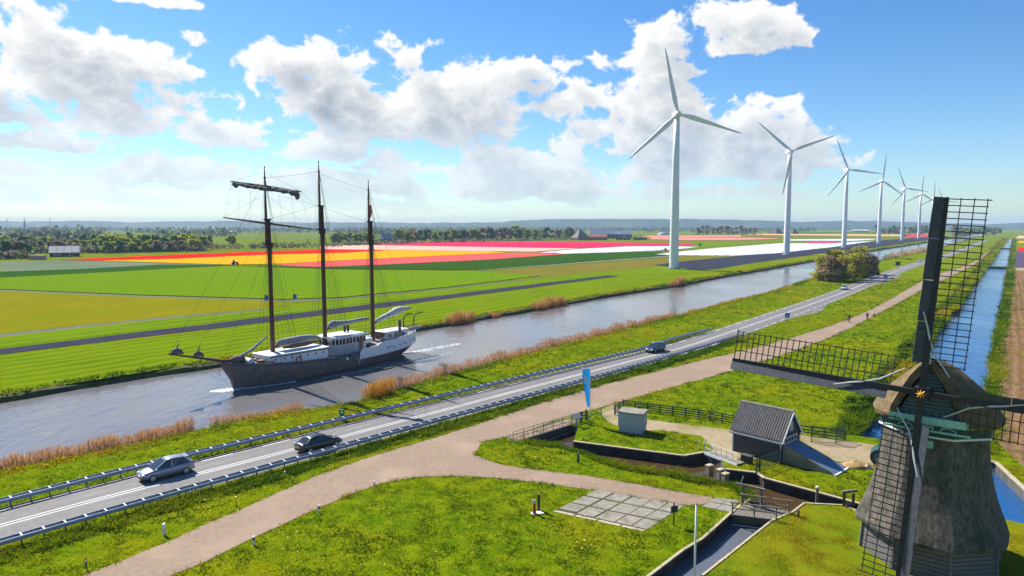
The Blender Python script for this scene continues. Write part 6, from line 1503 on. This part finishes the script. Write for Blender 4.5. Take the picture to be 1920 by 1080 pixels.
def belt(x0, x1, y0, y1, n, h0, h1, kinds, what, where, rows=2, seed=1):
    rr = random.Random(seed); P = []
    for i in range(n):
        f = (i + .5) / n; P.append((x0 + (x1 - x0) * f + rr.uniform(-2, 2), y0 + (y1 - y0) * f - (i % rows) * .9 - rr.uniform(0, .6)))
    P.sort(); words = {'green': 'leafy green', 'yellow': 'yellow green', 'dark': 'dark green', 'bare': 'bare brown'}
    for i, p in enumerate(P):
        k = rr.choice(kinds); tree(p, rr.uniform(h0, h1), k, '%s tree %s, %s from left' % (words[k], where, ORD[i]), what)
belt(178, 250, 473, 472, 9, 12, 16, ['green', 'dark', 'green', 'yellow'], 'trees of the dense belt behind the red tulips', 'in the dense belt behind the red tulips')
belt(252, 385, 472, 469, 15, 12, 15.5, ['green', 'yellow', 'dark', 'yellow', 'green'], 'trees of the dense belt beside the foremast', 'in the belt left of the foremast')
belt(150, 384, 466, 464, 14, 13, 16, ['dark', 'bare', 'green'], 'trees in the back row of the belt', 'in the back row of the belt', 3, 5)
belt(-60, 60, 486, 483, 11, 9, 13, ['bare', 'bare', 'dark', 'bare'], 'brown trees round the farmhouse', 'around the dark farmhouse', 2, 2)
belt(-70, 100, 470, 470, 12, 11, 15, ['bare', 'yellow', 'bare', 'green'], 'trees behind the farmhouse', 'behind the dark farmhouse', 2, 3)
belt(96, 175, 470, 470, 8, 9, 12.5, ['bare', 'yellow', 'bare', 'green'], 'trees behind the white roofed barn', 'behind the white striped barn roof', 2, 4)
tree((392, 463), 13, 'bare', 'open brown tree standing alone right of the dense belt', 'single trees left of the foremast')
tree((434, 462), 14, 'yellow', 'rounded pale green tree standing alone just left of the foremast', 'single trees left of the foremast')
belt(622, 700, 459, 458, 8, 12, 16, ['green', 'green', 'bare'], 'trees between main and mizzen mast', 'between mainmast and mizzenmast', 2, 6)
belt(742, 900, 456, 453, 18, 15, 20, ['green', 'bare', 'dark', 'green'], 'trees of the belt behind the crimson tulips', 'in the belt behind the crimson tulips', 2, 7)
belt(900, 1072, 452.5, 449.5, 20, 16, 22, ['bare', 'green', 'dark', 'bare'], 'trees of the belt towards the red farm', 'in the belt towards the red farm', 2, 8)
tree((968, 450), 25, 'green', 'tallest rounded green tree in the belt left of the red farm', 'tall trees of the belt')
tree((1072, 448), 20, 'yellow', 'bright green tree beside the grey pyramid roofed farmhouse', 'tall trees of the belt')
belt(1305, 1420, 440.5, 440, 13, 17, 25, ['bare', 'bare', 'dark'], 'dark trees between the two nearest turbines', 'between the two nearest turbines', 2, 9)
belt(1640, 1760, 441, 440, 12, 18, 26, ['dark', 'bare'], 'dark trees behind the far turbines', 'behind the far turbines', 2, 10)
belt(1788, 1876, 445, 440, 12, 15, 24, ['bare', 'bare', 'green', 'dark'], 'brown trees at the far end of the path', 'at the far path end', 2, 11)
# the willow clump between canal and road
WG = [(0.230, 0.273, 0.024), (0.466, 0.404, 0.032), (0.373, 0.351, 0.036), (0.500, 0.420, 0.036), (0.265, 0.272, 0.046)]; WB = [(0.284, 0.203, 0.121), (0.351, 0.250, 0.155), (0.230, 0.176, 0.121), (0.324, 0.257, 0.061)]
def shrub_mesh(cols, seed): return crown_mesh('crown', 10, 4.2, 4200, .40, cols, seed, -.16, 26), trunk_mesh(10, .16, seed, 9, .85)
SH = [shrub_mesh(WG, 31), shrub_mesh(WG, 32), shrub_mesh(WB, 33), shrub_mesh(WB, 34)]
for i, (px, h, k, lab) in enumerate((((1541, 526), 10.5, 0, 'leftmost yellow willow shrub of the clump between canal and road'), ((1556, 528), 11, 2, 'brown twiggy willow at the front left of the clump'), ((1566, 519), 12.5, 1, 'tall yellow willow at the back left of the clump'), ((1578, 527), 10.5, 0, 'yellow willow at the front middle of the clump'),
                                    ((1589, 517), 12, 2, 'brown willow at the back middle of the clump'), ((1600, 525), 11.5, 1, 'yellow willow right of the middle of the clump'), ((1610, 514), 13, 0, 'tall bright topped willow at the back right of the clump'), ((1620, 520), 11, 3, 'grey brown willow at the front right of the clump'), ((1633, 515), 9.5, 3, 'rightmost grey willow shrub of the clump beside the road'))):
    x, y = G(*px); r = empty('willow_shrub', (x, y, 0), i * 1.3, lab, 'shrub', 'willow shrubs between canal and road'); s = h / 10; r.scale = (s * 1.05, s * 1.05, s)
    link('crown', SH[k][0], r); link('trunk', SH[k][1], r)
belt(-60, 120, 476, 475, 10, 9, 12, ['bare', 'yellow', 'bare', 'dark'], 'trees in front of the farmhouse wood', 'in the wood around the farmhouse roof', 3, 14)
belt(195, 380, 475, 471, 16, 9, 12, ['green', 'dark', 'bare', 'yellow'], 'low trees along the front of the belt', 'along the front of the long belt', 2, 15)
# far hazy woods and scrub, seen as masses
def wood(name, spec, n, hgt, cols, seed, size=3.0):
    rg = np.random.default_rng(seed); P = []
    for (xa, ya, xb, yb, w) in spec: P.append((xa, ya, xb, yb, w))
    C, S, K = [], [], []
    tot = sum(p[4] for p in P)
    for (xa, ya, xb, yb, w) in P:
        m = int(n * w / tot); t = rg.uniform(0, 1, m); k = 9
        for tt in t:
            x, y = G(xa + (xb - xa) * tt, ya + (yb - ya) * tt + rg.uniform(-.25, .25)); h = hgt * rg.uniform(.55, 1.1) ; tone = rg.uniform(.6, 1.3); c = np.array(cols[rg.integers(len(cols))]) * tone
            d = rg.normal(0, 1, (k, 3)) * np.array([h * .34, h * .34, h * .26]); C.append(np.array([x, y, h * .55]) + d); S.append(np.full(k, h * .34)); K.append(np.repeat(c[None], k, 0))
    C = np.concatenate(C); C[:, 2] = np.maximum(C[:, 2], .3); S = np.concatenate(S) * rg.uniform(.6, 1.3, len(C)); V, F = leaf_quads(C, S, rg); cc = np.concatenate([np.repeat(np.concatenate(K), 4, 0), np.ones((len(V), 1))], 1)
    return tag(npmesh(name, V, F, m_leaf, cc), kind='stuff')
wood('far_wood', [(-80, 434, 240, 432.5, 3), (60, 431, 330, 429.5, 2.5), (200, 428.6, 640, 428.6, 4), (430, 433, 640, 432, 1.6), (640, 431.5, 1070, 430, 4), (640, 436, 780, 435, 1.2), (760, 433.5, 1080, 433, 2.5), (1080, 434, 1320, 433, 2.2), (1210, 436, 1450, 435, 1.2), (1420, 432, 1800, 431.5, 2.6), (1470, 434.5, 1530, 434.2, .4), (1860, 431, 1990, 431, .9), (640, 428.5, 1920, 428.4, 5), (-100, 440, 130, 438, 2), (240, 437.5, 640, 435.8, 2.2), (-60, 452, 200, 449, 1.6), (300, 444, 445, 443, .9), (640, 441, 760, 440, .8), (800, 441.5, 1000, 440.5, .8)], 3400, 17, [(.10, .15, .075), (.14, .17, .08), (.15, .13, .10)], 41)
wood('scrub', [(150, 474.8, 390, 471, 3), (390, 467.5, 640, 463, 2), (640, 461, 760, 458.5, 1.2), (740, 457, 1075, 450.5, 2.5), (-60, 488, 55, 485, 1.2), (1080, 447, 1215, 446.5, .6), (-80, 478, 180, 473, 2.4), (140, 470, 390, 466.5, 2.2), (1300, 441.8, 1430, 440.8, .6)], 1100, 5.5, [(.14, .125, .10), (.17, .21, .06), (.20, .15, .12)], 42)

# ================================================================ FAR BUILDINGS
m_roofd = mat('dark_roof', (.05, .045, .055), (.08, .07, .08), .6, .85); m_roofg = mat('grey_thatch_roof', (.15, .13, .13), (.20, .18, .17), .5, .9); m_roofr = mat('red_tiles', (.30, .09, .045), (.38, .13, .07), .8, .85)
m_roofb = mat('blue_grey_roof', (.12, .17, .23), (.16, .21, .27), .5, .7); m_roofw = mat('white_sheet_roof', (.68, .66, .66), (.60, .58, .58), .4, .6); m_brick = mat('brick', (.17, .075, .05), (.22, .10, .07), 2, .9); m_dwall = mat('dark_barn_wall', (.05, .05, .055), (.075, .07, .07), 1, .9)
def house_far(name, px, w, d, he, hr, wall, roof, label, cat, rz=0, hip=False, nwin=4, D_=None):
    x, y = G(*px) if D_ is None else ((px[0] - 960) / 1280 * D_, D_); h = empty(name, (x, y, 0), rz - math.atan2(x, y) * .7, label, cat)
    MB().box((0, 0, he / 2), (w, d, he)).build('wall', wall, h)
    o = .4; b = MB(); k = d / 2 * .9 if hip else 0
    P = [(-w / 2 - o, -d / 2 - o, he), (w / 2 + o, -d / 2 - o, he), (w / 2 + o, d / 2 + o, he), (-w / 2 - o, d / 2 + o, he), (-w / 2 - o + k, 0, hr), (w / 2 + o - k, 0, hr)]
    b.add(P, [(0, 1, 5, 4), (2, 3, 4, 5), (1, 2, 5), (3, 0, 4), (3, 2, 1, 0)]); rf = b.build('roof', roof, h)
    for i in range(nwin):
        f = MB(); xx = -w / 2 + w * (i + .5) / nwin; f.box((xx, -d / 2 - .03, he * .55), (w / nwin * .4, .08, he * .42)); wf = f.build('window', m_white, h); MB().box((xx, -d / 2 - .075, he * .55), (w / nwin * .32, .03, he * .34)).build('pane', m_glass, wf)
    f = MB(); f.box((w * .36, -d / 2 - .05, he * .4), (1.2, .1, he * .8)); f.build('door', m_dwall, h); return h, rf
m_sheet = mat('pale_barn_sheet', (.40, .37, .36), (.48, .45, .44), .5, .8)
hh, rf = house_far('barn', (122, 481), 18, 13, 3.0, 7.6, m_dwall, m_roofb, 'open barn with a white striped sheet roof left of the red tulips', 'barn', R(8), nwin=2)
for i in range(4):
    x0 = -9.3 + i * 4.7; b = MB(); b.add([(x0, -6.95, 3.06), (x0 + 4.2, -6.95, 3.06), (x0 + 4.2, -.05, 7.68), (x0, -.05, 7.68)], [(0, 1, 2, 3)]); b.build('roof_sheet', m_sheet, rf)
x, y = G(71, 487); r = empty('container', (x, y, 0), R(-12), 'red and lilac shipping container at the edge of the grey green crop', 'container'); MB().box((0, 0, 1.6), (11.5, 2.6, 2.9)).build('container_box', mat('lilac_sheet', (.36, .20, .25), (.42, .26, .30), .6, .7), r); MB().box((-5.9, 0, 1.6), (.35, 2.7, 3.0)).build('container_door', m_redp, r); MB().bar((-5.6, -1.32, .2), (5.7, -1.32, .2), .06, .25).build('base_rail', m_steeld, r)
hh, rf = house_far('farmhouse', (42, 479), 14, 13, 3.0, 14.0, m_brick, m_roofd, 'dark farmhouse with a steep pyramid roof among brown trees at the left', 'farmhouse', R(20), True, 3)
MB().box((0, 0, 14.2), (1.1, 1.1, 1.6)).build('chimney', m_brick, rf)
house_far('shed', (10, 480.5), 9, 6, 2.6, 4.6, m_white, m_roofd, 'low white walled shed left of the dark farmhouse', 'shed', R(5))
house_far('barn', (14, 446), 46, 20, 5, 12, m_dwall, m_roofb, 'large dark barn roof at the far left edge above the trees', 'barn', 0, nwin=4)
house_far('greenhouse', (120, 441), 75, 14, 3, 4.6, m_roofb, m_roofw, 'long pale greenhouse far left beyond the trees', 'greenhouse', 0, nwin=6)
house_far('barn', (731, 455), 24, 16, 5, 12.5, m_dwall, m_roofb, 'barn with a blue grey roof just right of the mizzenmast', 'barn', R(25), nwin=3)
house_far('farmhouse', (1088, 450.2), 22, 22, 3.5, 17, m_brick, m_roofg, 'farmhouse with a big grey pyramid roof behind the crimson tulips', 'farmhouse', R(30), True, 3)
house_far('farmhouse', (1120, 450), 30, 13, 5, 9, m_brick, m_roofr, 'red brick farmhouse with a red tiled roof behind the crimson tulips', 'farmhouse', R(6), nwin=6)
house_far('barn', (1128, 447), 42, 20, 7.5, 16, m_dwall, m_roofb, 'blue grey roofed barn standing behind the red farmhouse', 'barn', 0, nwin=4)
house_far('barn', (1165, 446.5), 36, 20, 7, 14, m_dwall, m_roofb, 'lower blue grey barn to the right of the red farm', 'barn', 0, nwin=4)
for k, xx in enumerate((1161, 1175, 1193, 1206)):
    x, y = G(xx, 450.2); r = empty('farm_trailer', (x, y, 0), R(5), ['dark trailer leftmost in the row right of the red farm', 'pale roofed trailer second in the row right of the red farm', 'long dark trailer third in the row right of the red farm', 'dark trailer at the right end of the row by the farm'][k], 'trailer', 'trailers beside the farm')
    MB().prism([(-5.5, -1.5), (5.5, -1.5), (5.5, 1.5), (-5.5, 1.5)], .6, 3.6).build('trailer_box', m_dwall, r); MB().box((0, 0, 3.75), (11, 3, .25)).build('trailer_roof', m_roofw if k == 1 else m_roofb, r)
    for dx in (-3, 3): MB().tube([(dx, -1.6, .6), (dx, 1.6, .6)], .6, n=10).build('wheel', m_rubber, r)
x, y = G(1243, 441); b = MB((x, y, 0)); rg_ = []
for i in range(13): a = math.pi * i / 12; rg_.append([(x - 16 * math.cos(a), y - 6, 8.5 * math.sin(a)), (x - 12 * math.cos(a), y + 8, 6.5 * math.sin(a))])
b.loft([[p[0] for p in rg_], [p[1] for p in rg_]], cap=True, closed=False); tag(b.build('poly_tunnel', m_roofw, smooth=True), 'white rounded poly tunnel just left of the nearest turbine tower', 'tunnel')
house_far('farmhouse', (1457, 438.6), 22, 22, 3, 18, m_brick, m_roofd, 'far farmhouse with a pointed pyramid roof left of the second turbine', 'farmhouse', R(30), True, 3)
house_far('farmhouse', (1489, 438.4), 18, 18, 3, 14, m_brick, m_roofd, 'far small farmhouse with a pointed roof right of the second turbine', 'farmhouse', R(20), True, 3)
house_far('greenhouse', (1613, 434.5), 60, 16, 5, 8, m_roofb, m_roofw, 'long pale shed far away between the third and fourth turbines', 'shed', 0, nwin=4)
for k, (px, lab) in enumerate((((437, 438), 'small house with a white gable far left of the foremast'), ((617, 434), 'long pale roofed shed far away right of the mainmast'), ((712, 435.2), 'white roofed house far away right of the mizzenmast top'), ((955, 433), 'pale flat shed far away above the tree belt'), ((1080, 431.5), 'white shed on the far side of the farm trees'))):
    house_far('house', px, 20 if k in (0, 2) else 38, 12, 4.5, 9, m_roofw, m_roofr if k == 2 else m_roofw, lab, 'house', R(10 * k), nwin=3)
# church spire and pylons on the far skyline
D2 = 3600; x = (50 - 960) / 1280 * D2; c = empty('church', (x, D2, 0), 0, 'church with a thin spire on the far left skyline', 'church'); MB().box((0, 0, 12), (9, 9, 24)).build('tower', m_brick, c); MB().lathe([(5.5, 24), (3.2, 38), (.3, 72)], n=8).build('spire', m_roofd, c); MB().box((16, 0, 7), (24, 11, 14)).build('nave', m_brick, c)
for k, (px, hgt) in enumerate(((70, 60), (146, 62))):
    x = (px - 960) / 1280 * D2; p = empty('pylon', (x, D2 - 200, 0), 0, ['thin lattice pylon just right of the church spire', 'thin lattice pylon further right of the church spire'][k], 'pylon', 'pylons on the skyline')
    for sx in (-1, 1): MB().bar((sx * 4, 0, 0), (sx * .6, 0, hgt), .8, .8).build('leg', m_steeld, p)
    for z, w in ((hgt * .72, 12), (hgt * .86, 9)): MB().bar((-w, 0, z), (w, 0, z), .7, .7).build('cross_arm', m_steeld, p)

# ================================================================ REEDS
def vnoise(X, Y, s, seed):
    r = np.random.default_rng(seed); g = r.uniform(0, 1, (64, 64)); u, v = X / s, Y / s; i, j = np.floor(u).astype(int), np.floor(v).astype(int); fu, fv = u - i, v - j; fu = fu * fu * (3 - 2 * fu); fv = fv * fv * (3 - 2 * fv)
    return (g[i % 64, j % 64] * (1 - fu) + g[(i + 1) % 64, j % 64] * fu) * (1 - fv) + (g[i % 64, (j + 1) % 64] * (1 - fu) + g[(i + 1) % 64, (j + 1) % 64] * fu) * fv
def pt_line(line, n, rg, wid, dmax=400, pw=1.0):
    "random points along a polyline, denser near the viewer"
    A = np.array([(p.x, p.y) for p in line]); d = np.linalg.norm(np.diff(A, axis=0), axis=1); mid = (A[1:] + A[:-1]) / 2; w = d / np.maximum(np.hypot(mid[:, 0], mid[:, 1]) / 60, 1) ** pw
    i = rg.choice(len(d), n, p=w / w.sum()); t = rg.uniform(0, 1, n); P = A[i] + (A[i + 1] - A[i]) * t[:, None]; tn = (A[i + 1] - A[i]) / d[i][:, None]
    return P + np.column_stack([-tn[:, 1], tn[:, 0]]) * (wid[0] + (wid[1] - wid[0]) * rg.uniform(0, 1, n))[:, None]
def blades(name, P, z0, H, Wd, lean, cols, rg, m, kind='stuff', per=1, spread=.1, plume=0, label=None):
    P = np.repeat(P, per, 0); n = len(P); P = P + rg.normal(0, spread, (n, 2)); z0 = np.repeat(z0, per) if np.ndim(z0) else np.full(n, z0)
    H = np.repeat(H, per) if np.ndim(H) else np.full(n, H); H = H * rg.uniform(.55, 1.25, n); Wd = np.repeat(Wd, per) if np.ndim(Wd) else np.full(n, Wd); a = rg.uniform(0, 6.28, n); l = rg.normal(0, lean, (n, 2)) * H[:, None]
    dx = np.column_stack([np.cos(a), np.sin(a)]) * Wd[:, None] / 2; B0 = np.column_stack([P - dx, z0]); B1 = np.column_stack([P + dx, z0]); T = np.column_stack([P + l, z0 + H])
    V = [B0, B1, T]; F = [np.column_stack([np.arange(n), np.arange(n) + n, np.arange(n) + 2 * n])]
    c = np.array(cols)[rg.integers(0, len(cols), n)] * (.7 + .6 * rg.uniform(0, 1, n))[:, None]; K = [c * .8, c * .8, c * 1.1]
    if plume:
        M0 = np.column_stack([P + l * .82 - dx * plume, z0 + H * .80]); M1 = np.column_stack([P + l * .82 + dx * plume, z0 + H * .80]); TT = np.column_stack([P + l * 1.15, z0 + H * 1.12])
        V += [M0, M1, TT]; F.append(np.column_stack([np.arange(n) + 3 * n, np.arange(n) + 4 * n, np.arange(n) + 5 * n])); K += [c * 1.15] * 3
    V = np.concatenate(V); F = np.concatenate(F); K = np.concatenate([np.concatenate(K), np.ones((len(V), 1))], 1)
    return tag(npmesh(name, V, F, m, K), kind=kind)
RC = [(.44, .205, .065), (.52, .27, .10), (.37, .175, .06), (.56, .34, .17), (.30, .18, .06)]
RP = [(.50, .32, .20), (.56, .38, .26), (.42, .27, .15)]
rgR = np.random.default_rng(77)
def sub(line, a, b_):
    return [p for p in line if a <= p.x * D[0] + p.y * D[1] <= b_]
CR = [Vector((p.x, p.y, 0)) for p in canRw]; CL = [Vector((p.x, p.y, 0)) for p in canLw]
def aof(px, z=WZ): p = G(*px, z); return p[0] * D[0] + p[1] * D[1]
def reeds(name, line, n, wid, h, cols=RC, pw=1.0, w=.036):
    if len(line) < 2: return
    P = pt_line(line, n, rgR, wid, pw=pw); dd = np.hypot(P[:, 0], P[:, 1]); cl = .55 + .75 * vnoise(P[:, 0], P[:, 1], 2.2, 61)
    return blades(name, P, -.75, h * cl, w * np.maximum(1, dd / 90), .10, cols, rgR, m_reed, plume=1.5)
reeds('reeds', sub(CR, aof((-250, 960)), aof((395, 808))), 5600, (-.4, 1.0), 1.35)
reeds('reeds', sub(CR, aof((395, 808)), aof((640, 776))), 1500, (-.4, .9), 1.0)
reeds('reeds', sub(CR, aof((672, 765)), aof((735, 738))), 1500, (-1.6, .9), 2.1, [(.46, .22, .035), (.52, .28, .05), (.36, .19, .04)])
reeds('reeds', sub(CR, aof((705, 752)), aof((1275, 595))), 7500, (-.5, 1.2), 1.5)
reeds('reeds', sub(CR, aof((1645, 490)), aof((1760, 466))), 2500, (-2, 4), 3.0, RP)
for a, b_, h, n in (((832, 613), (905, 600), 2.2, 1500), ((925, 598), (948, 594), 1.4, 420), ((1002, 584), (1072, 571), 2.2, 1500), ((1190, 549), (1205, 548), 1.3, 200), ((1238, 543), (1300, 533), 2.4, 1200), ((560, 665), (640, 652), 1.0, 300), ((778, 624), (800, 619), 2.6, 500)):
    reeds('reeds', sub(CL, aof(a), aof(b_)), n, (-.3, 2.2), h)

# ================================================================ GRASS
excl = [path_poly, pond_hole, canal_hole, ditch_hole, basin_hole, yard1, yard2, W2([(1118, 917), (1284, 948), (1213, 994), (1041, 956)]), [(p.x, p.y) for p in oct_ring(4.7, 0, 1, 0)], W2([(1343, 932), (1388, 938), (1370, 963), (1315, 951)])]
road_poly = offset(roadC, 4.0) + offset(roadC, -4.0)[::-1]; excl.append(road_poly)
rg = np.random.default_rng(5)
far_side = [DN(-300, 95), DN(3000, 85), DN(3000, 3000), DN(-300, 3000)]
def scatter(n, x0, x1, y0, y1, near=44, pw=2.0, dmax=330, inside=None, ex=excl):
    X = rg.uniform(x0, x1, n); Y = rg.uniform(y0, y1, n); dd = np.hypot(X, Y); keep = rg.uniform(0, 1, n) < np.minimum(1, (near / dd)) ** pw
    keep &= (np.abs(X) < Y * .80 + 8) & (dd < dmax); X, Y = X[keep], Y[keep]
    for e in ex:
        k = ~pin(e, X, Y); X, Y = X[k], Y[k]
    if inside is not None: k = pin(inside, X, Y); X, Y = X[k], Y[k]
    return X, Y
GA, GB, GC_, GD = np.array((.060, .125, .002)), np.array((.150, .215, .003)), np.array((.265, .260, .005)), np.array((.37, .255, .010))
def grass(name, X, Y, h, w, per, seed, yellow=0.0):
    r = np.random.default_rng(seed); dd = np.hypot(X, Y); n1 = vnoise(X, Y, 1.1, seed); n2 = vnoise(X, Y, 6.5, seed + 1); n3 = vnoise(X, Y, 15, seed + 2); k = np.maximum(1, dd / 48)
    hh = h * (.25 + 1.5 * n1 ** 1.8) * (.7 + .6 * n2) * k ** .35; n = len(X)
    P = np.repeat(np.column_stack([X, Y]), per, 0) + r.normal(0, .14, (n * per, 2)) * np.repeat(k, per)[:, None] ** .5
    H = np.repeat(hh, per) * r.uniform(.5, 1.3, n * per); Wd = w * np.repeat(k, per) * r.uniform(.7, 1.4, n * per); a = r.uniform(0, 6.28, n * per); l = r.normal(0, 1.0, (n * per, 2)) * H[:, None]
    dx = np.column_stack([np.cos(a), np.sin(a)]) * Wd[:, None] / 2; N = n * per; z = np.full(N, .0)
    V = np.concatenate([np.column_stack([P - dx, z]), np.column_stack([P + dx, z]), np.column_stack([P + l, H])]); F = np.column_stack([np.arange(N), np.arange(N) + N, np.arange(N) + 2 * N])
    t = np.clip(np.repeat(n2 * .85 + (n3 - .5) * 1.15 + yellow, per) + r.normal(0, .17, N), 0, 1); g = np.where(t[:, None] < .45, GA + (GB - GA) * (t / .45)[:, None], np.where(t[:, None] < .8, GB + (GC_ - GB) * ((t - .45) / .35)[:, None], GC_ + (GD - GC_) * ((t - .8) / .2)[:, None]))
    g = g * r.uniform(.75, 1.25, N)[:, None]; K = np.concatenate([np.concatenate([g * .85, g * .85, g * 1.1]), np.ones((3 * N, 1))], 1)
    return tag(npmesh(name, V, F, m_blade, K), kind='stuff')
lawn_in = [Vector((p[0], p[1], 0)) for p in lawn_poly]
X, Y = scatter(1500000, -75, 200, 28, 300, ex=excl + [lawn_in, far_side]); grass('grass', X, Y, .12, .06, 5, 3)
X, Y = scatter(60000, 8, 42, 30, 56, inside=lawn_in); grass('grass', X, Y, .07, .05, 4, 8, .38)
# rank growth under the near guardrail, at the ditch edge, on the pond banks
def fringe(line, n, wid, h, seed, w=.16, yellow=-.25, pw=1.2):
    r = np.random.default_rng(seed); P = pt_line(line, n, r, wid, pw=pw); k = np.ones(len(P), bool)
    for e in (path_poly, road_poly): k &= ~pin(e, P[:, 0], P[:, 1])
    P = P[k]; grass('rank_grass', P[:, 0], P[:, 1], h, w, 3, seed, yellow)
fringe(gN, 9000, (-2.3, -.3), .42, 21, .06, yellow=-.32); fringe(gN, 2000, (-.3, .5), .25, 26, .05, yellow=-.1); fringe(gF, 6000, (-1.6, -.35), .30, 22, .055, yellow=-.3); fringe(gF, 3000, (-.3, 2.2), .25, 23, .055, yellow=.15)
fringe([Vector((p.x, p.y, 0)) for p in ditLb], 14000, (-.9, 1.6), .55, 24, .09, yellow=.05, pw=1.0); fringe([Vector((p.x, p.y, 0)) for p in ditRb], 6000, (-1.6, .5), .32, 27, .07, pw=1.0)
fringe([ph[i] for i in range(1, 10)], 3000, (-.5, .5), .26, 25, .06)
fringe([Vector((p.x, p.y, 0)) for p in canLb], 12000, (-.3, 1.9), .30, 28, .12, yellow=.15, pw=.7); fringe([Vector((p.x, p.y, 0)) for p in canRb], 12000, (-2.0, .4), .28, 29, .07, yellow=.3, pw=.8)
pe = dense(U_, 2)[:160]; pm_ = dense(M_, 2)[:90]; pl_ = dense(Lw, 1.5)
for ln_, sd in ((pe, 31), (pm_, 32), (pl_, 33)):
    r_ = np.random.default_rng(sd); Pp = pt_line(ln_, 2600, r_, (-.16, .22), pw=1.4); k_ = ~pin(pond_hole, Pp[:, 0], Pp[:, 1]); grass('edge_grass', Pp[k_, 0], Pp[k_, 1], .10, .05, 3, sd, .1)
# leafy bushes hanging over the left ditch bank, each a plant of its own
BG = [(.09, .19, .010), (.14, .23, .010), (.20, .25, .012), (.06, .13, .012)]
bush_m = [crown_mesh('foliage', 1.8, 1.35, 1300, .15, BG, s, .0, 10) for s in (51, 52, 53)]; stem_m = trunk_mesh(1.6, .05, 54, 5, .8)
ditch_line = [Vector((p.x, p.y, 0)) for p in ditLb]; dpts = seg_pts([p for p in ditch_line if p.length < 330], 2.3); rb_ = random.Random(6); nb = 0
for i, p in enumerate(dpts):
    if p.length < 88 or (p.length > 150 and i % 2): continue
    r = empty('bank_bush', (p.x - .95 + rb_.uniform(-.9, .3), p.y + .7 + rb_.uniform(-.6, .6), -.15), rb_.uniform(0, 6), 'leafy bush on the ditch bank, %s from the bar fence' % (ORD[nb] if nb < len(ORD) else 'far along'), 'bush', 'bushes along the left ditch bank'); nb += 1
    s = rb_.uniform(.55, 1.15) * (1.0 if p.length < 110 else .8); r.scale = (s * 1.15, s * 1.15, s); link('foliage', rb_.choice(bush_m), r); link('stems', stem_m, r)
    if nb >= 48: break
# dandelions in the lawns and verges
X, Y = scatter(90000, -60, 70, 30, 120, near=50, ex=excl); n2 = vnoise(X, Y, 5, 91); k = rg.uniform(0, 1, len(X)) < np.clip((n2 - .35) * .5, .02, .35); X, Y = X[k], Y[k]; C = np.column_stack([X, Y, rg.uniform(.12, .30, len(X))]); V, F = leaf_quads(C, np.full(len(X), .085) * rg.uniform(.7, 1.4, len(X)), rg)
tag(npmesh('dandelions', V, F, mat('dandelion_yellow', (.62, .46, .01), (.7, .6, .12), 3, .7)), kind='stuff')
# surf of dirt and cut grass along the tulip headlands is left to the field materials
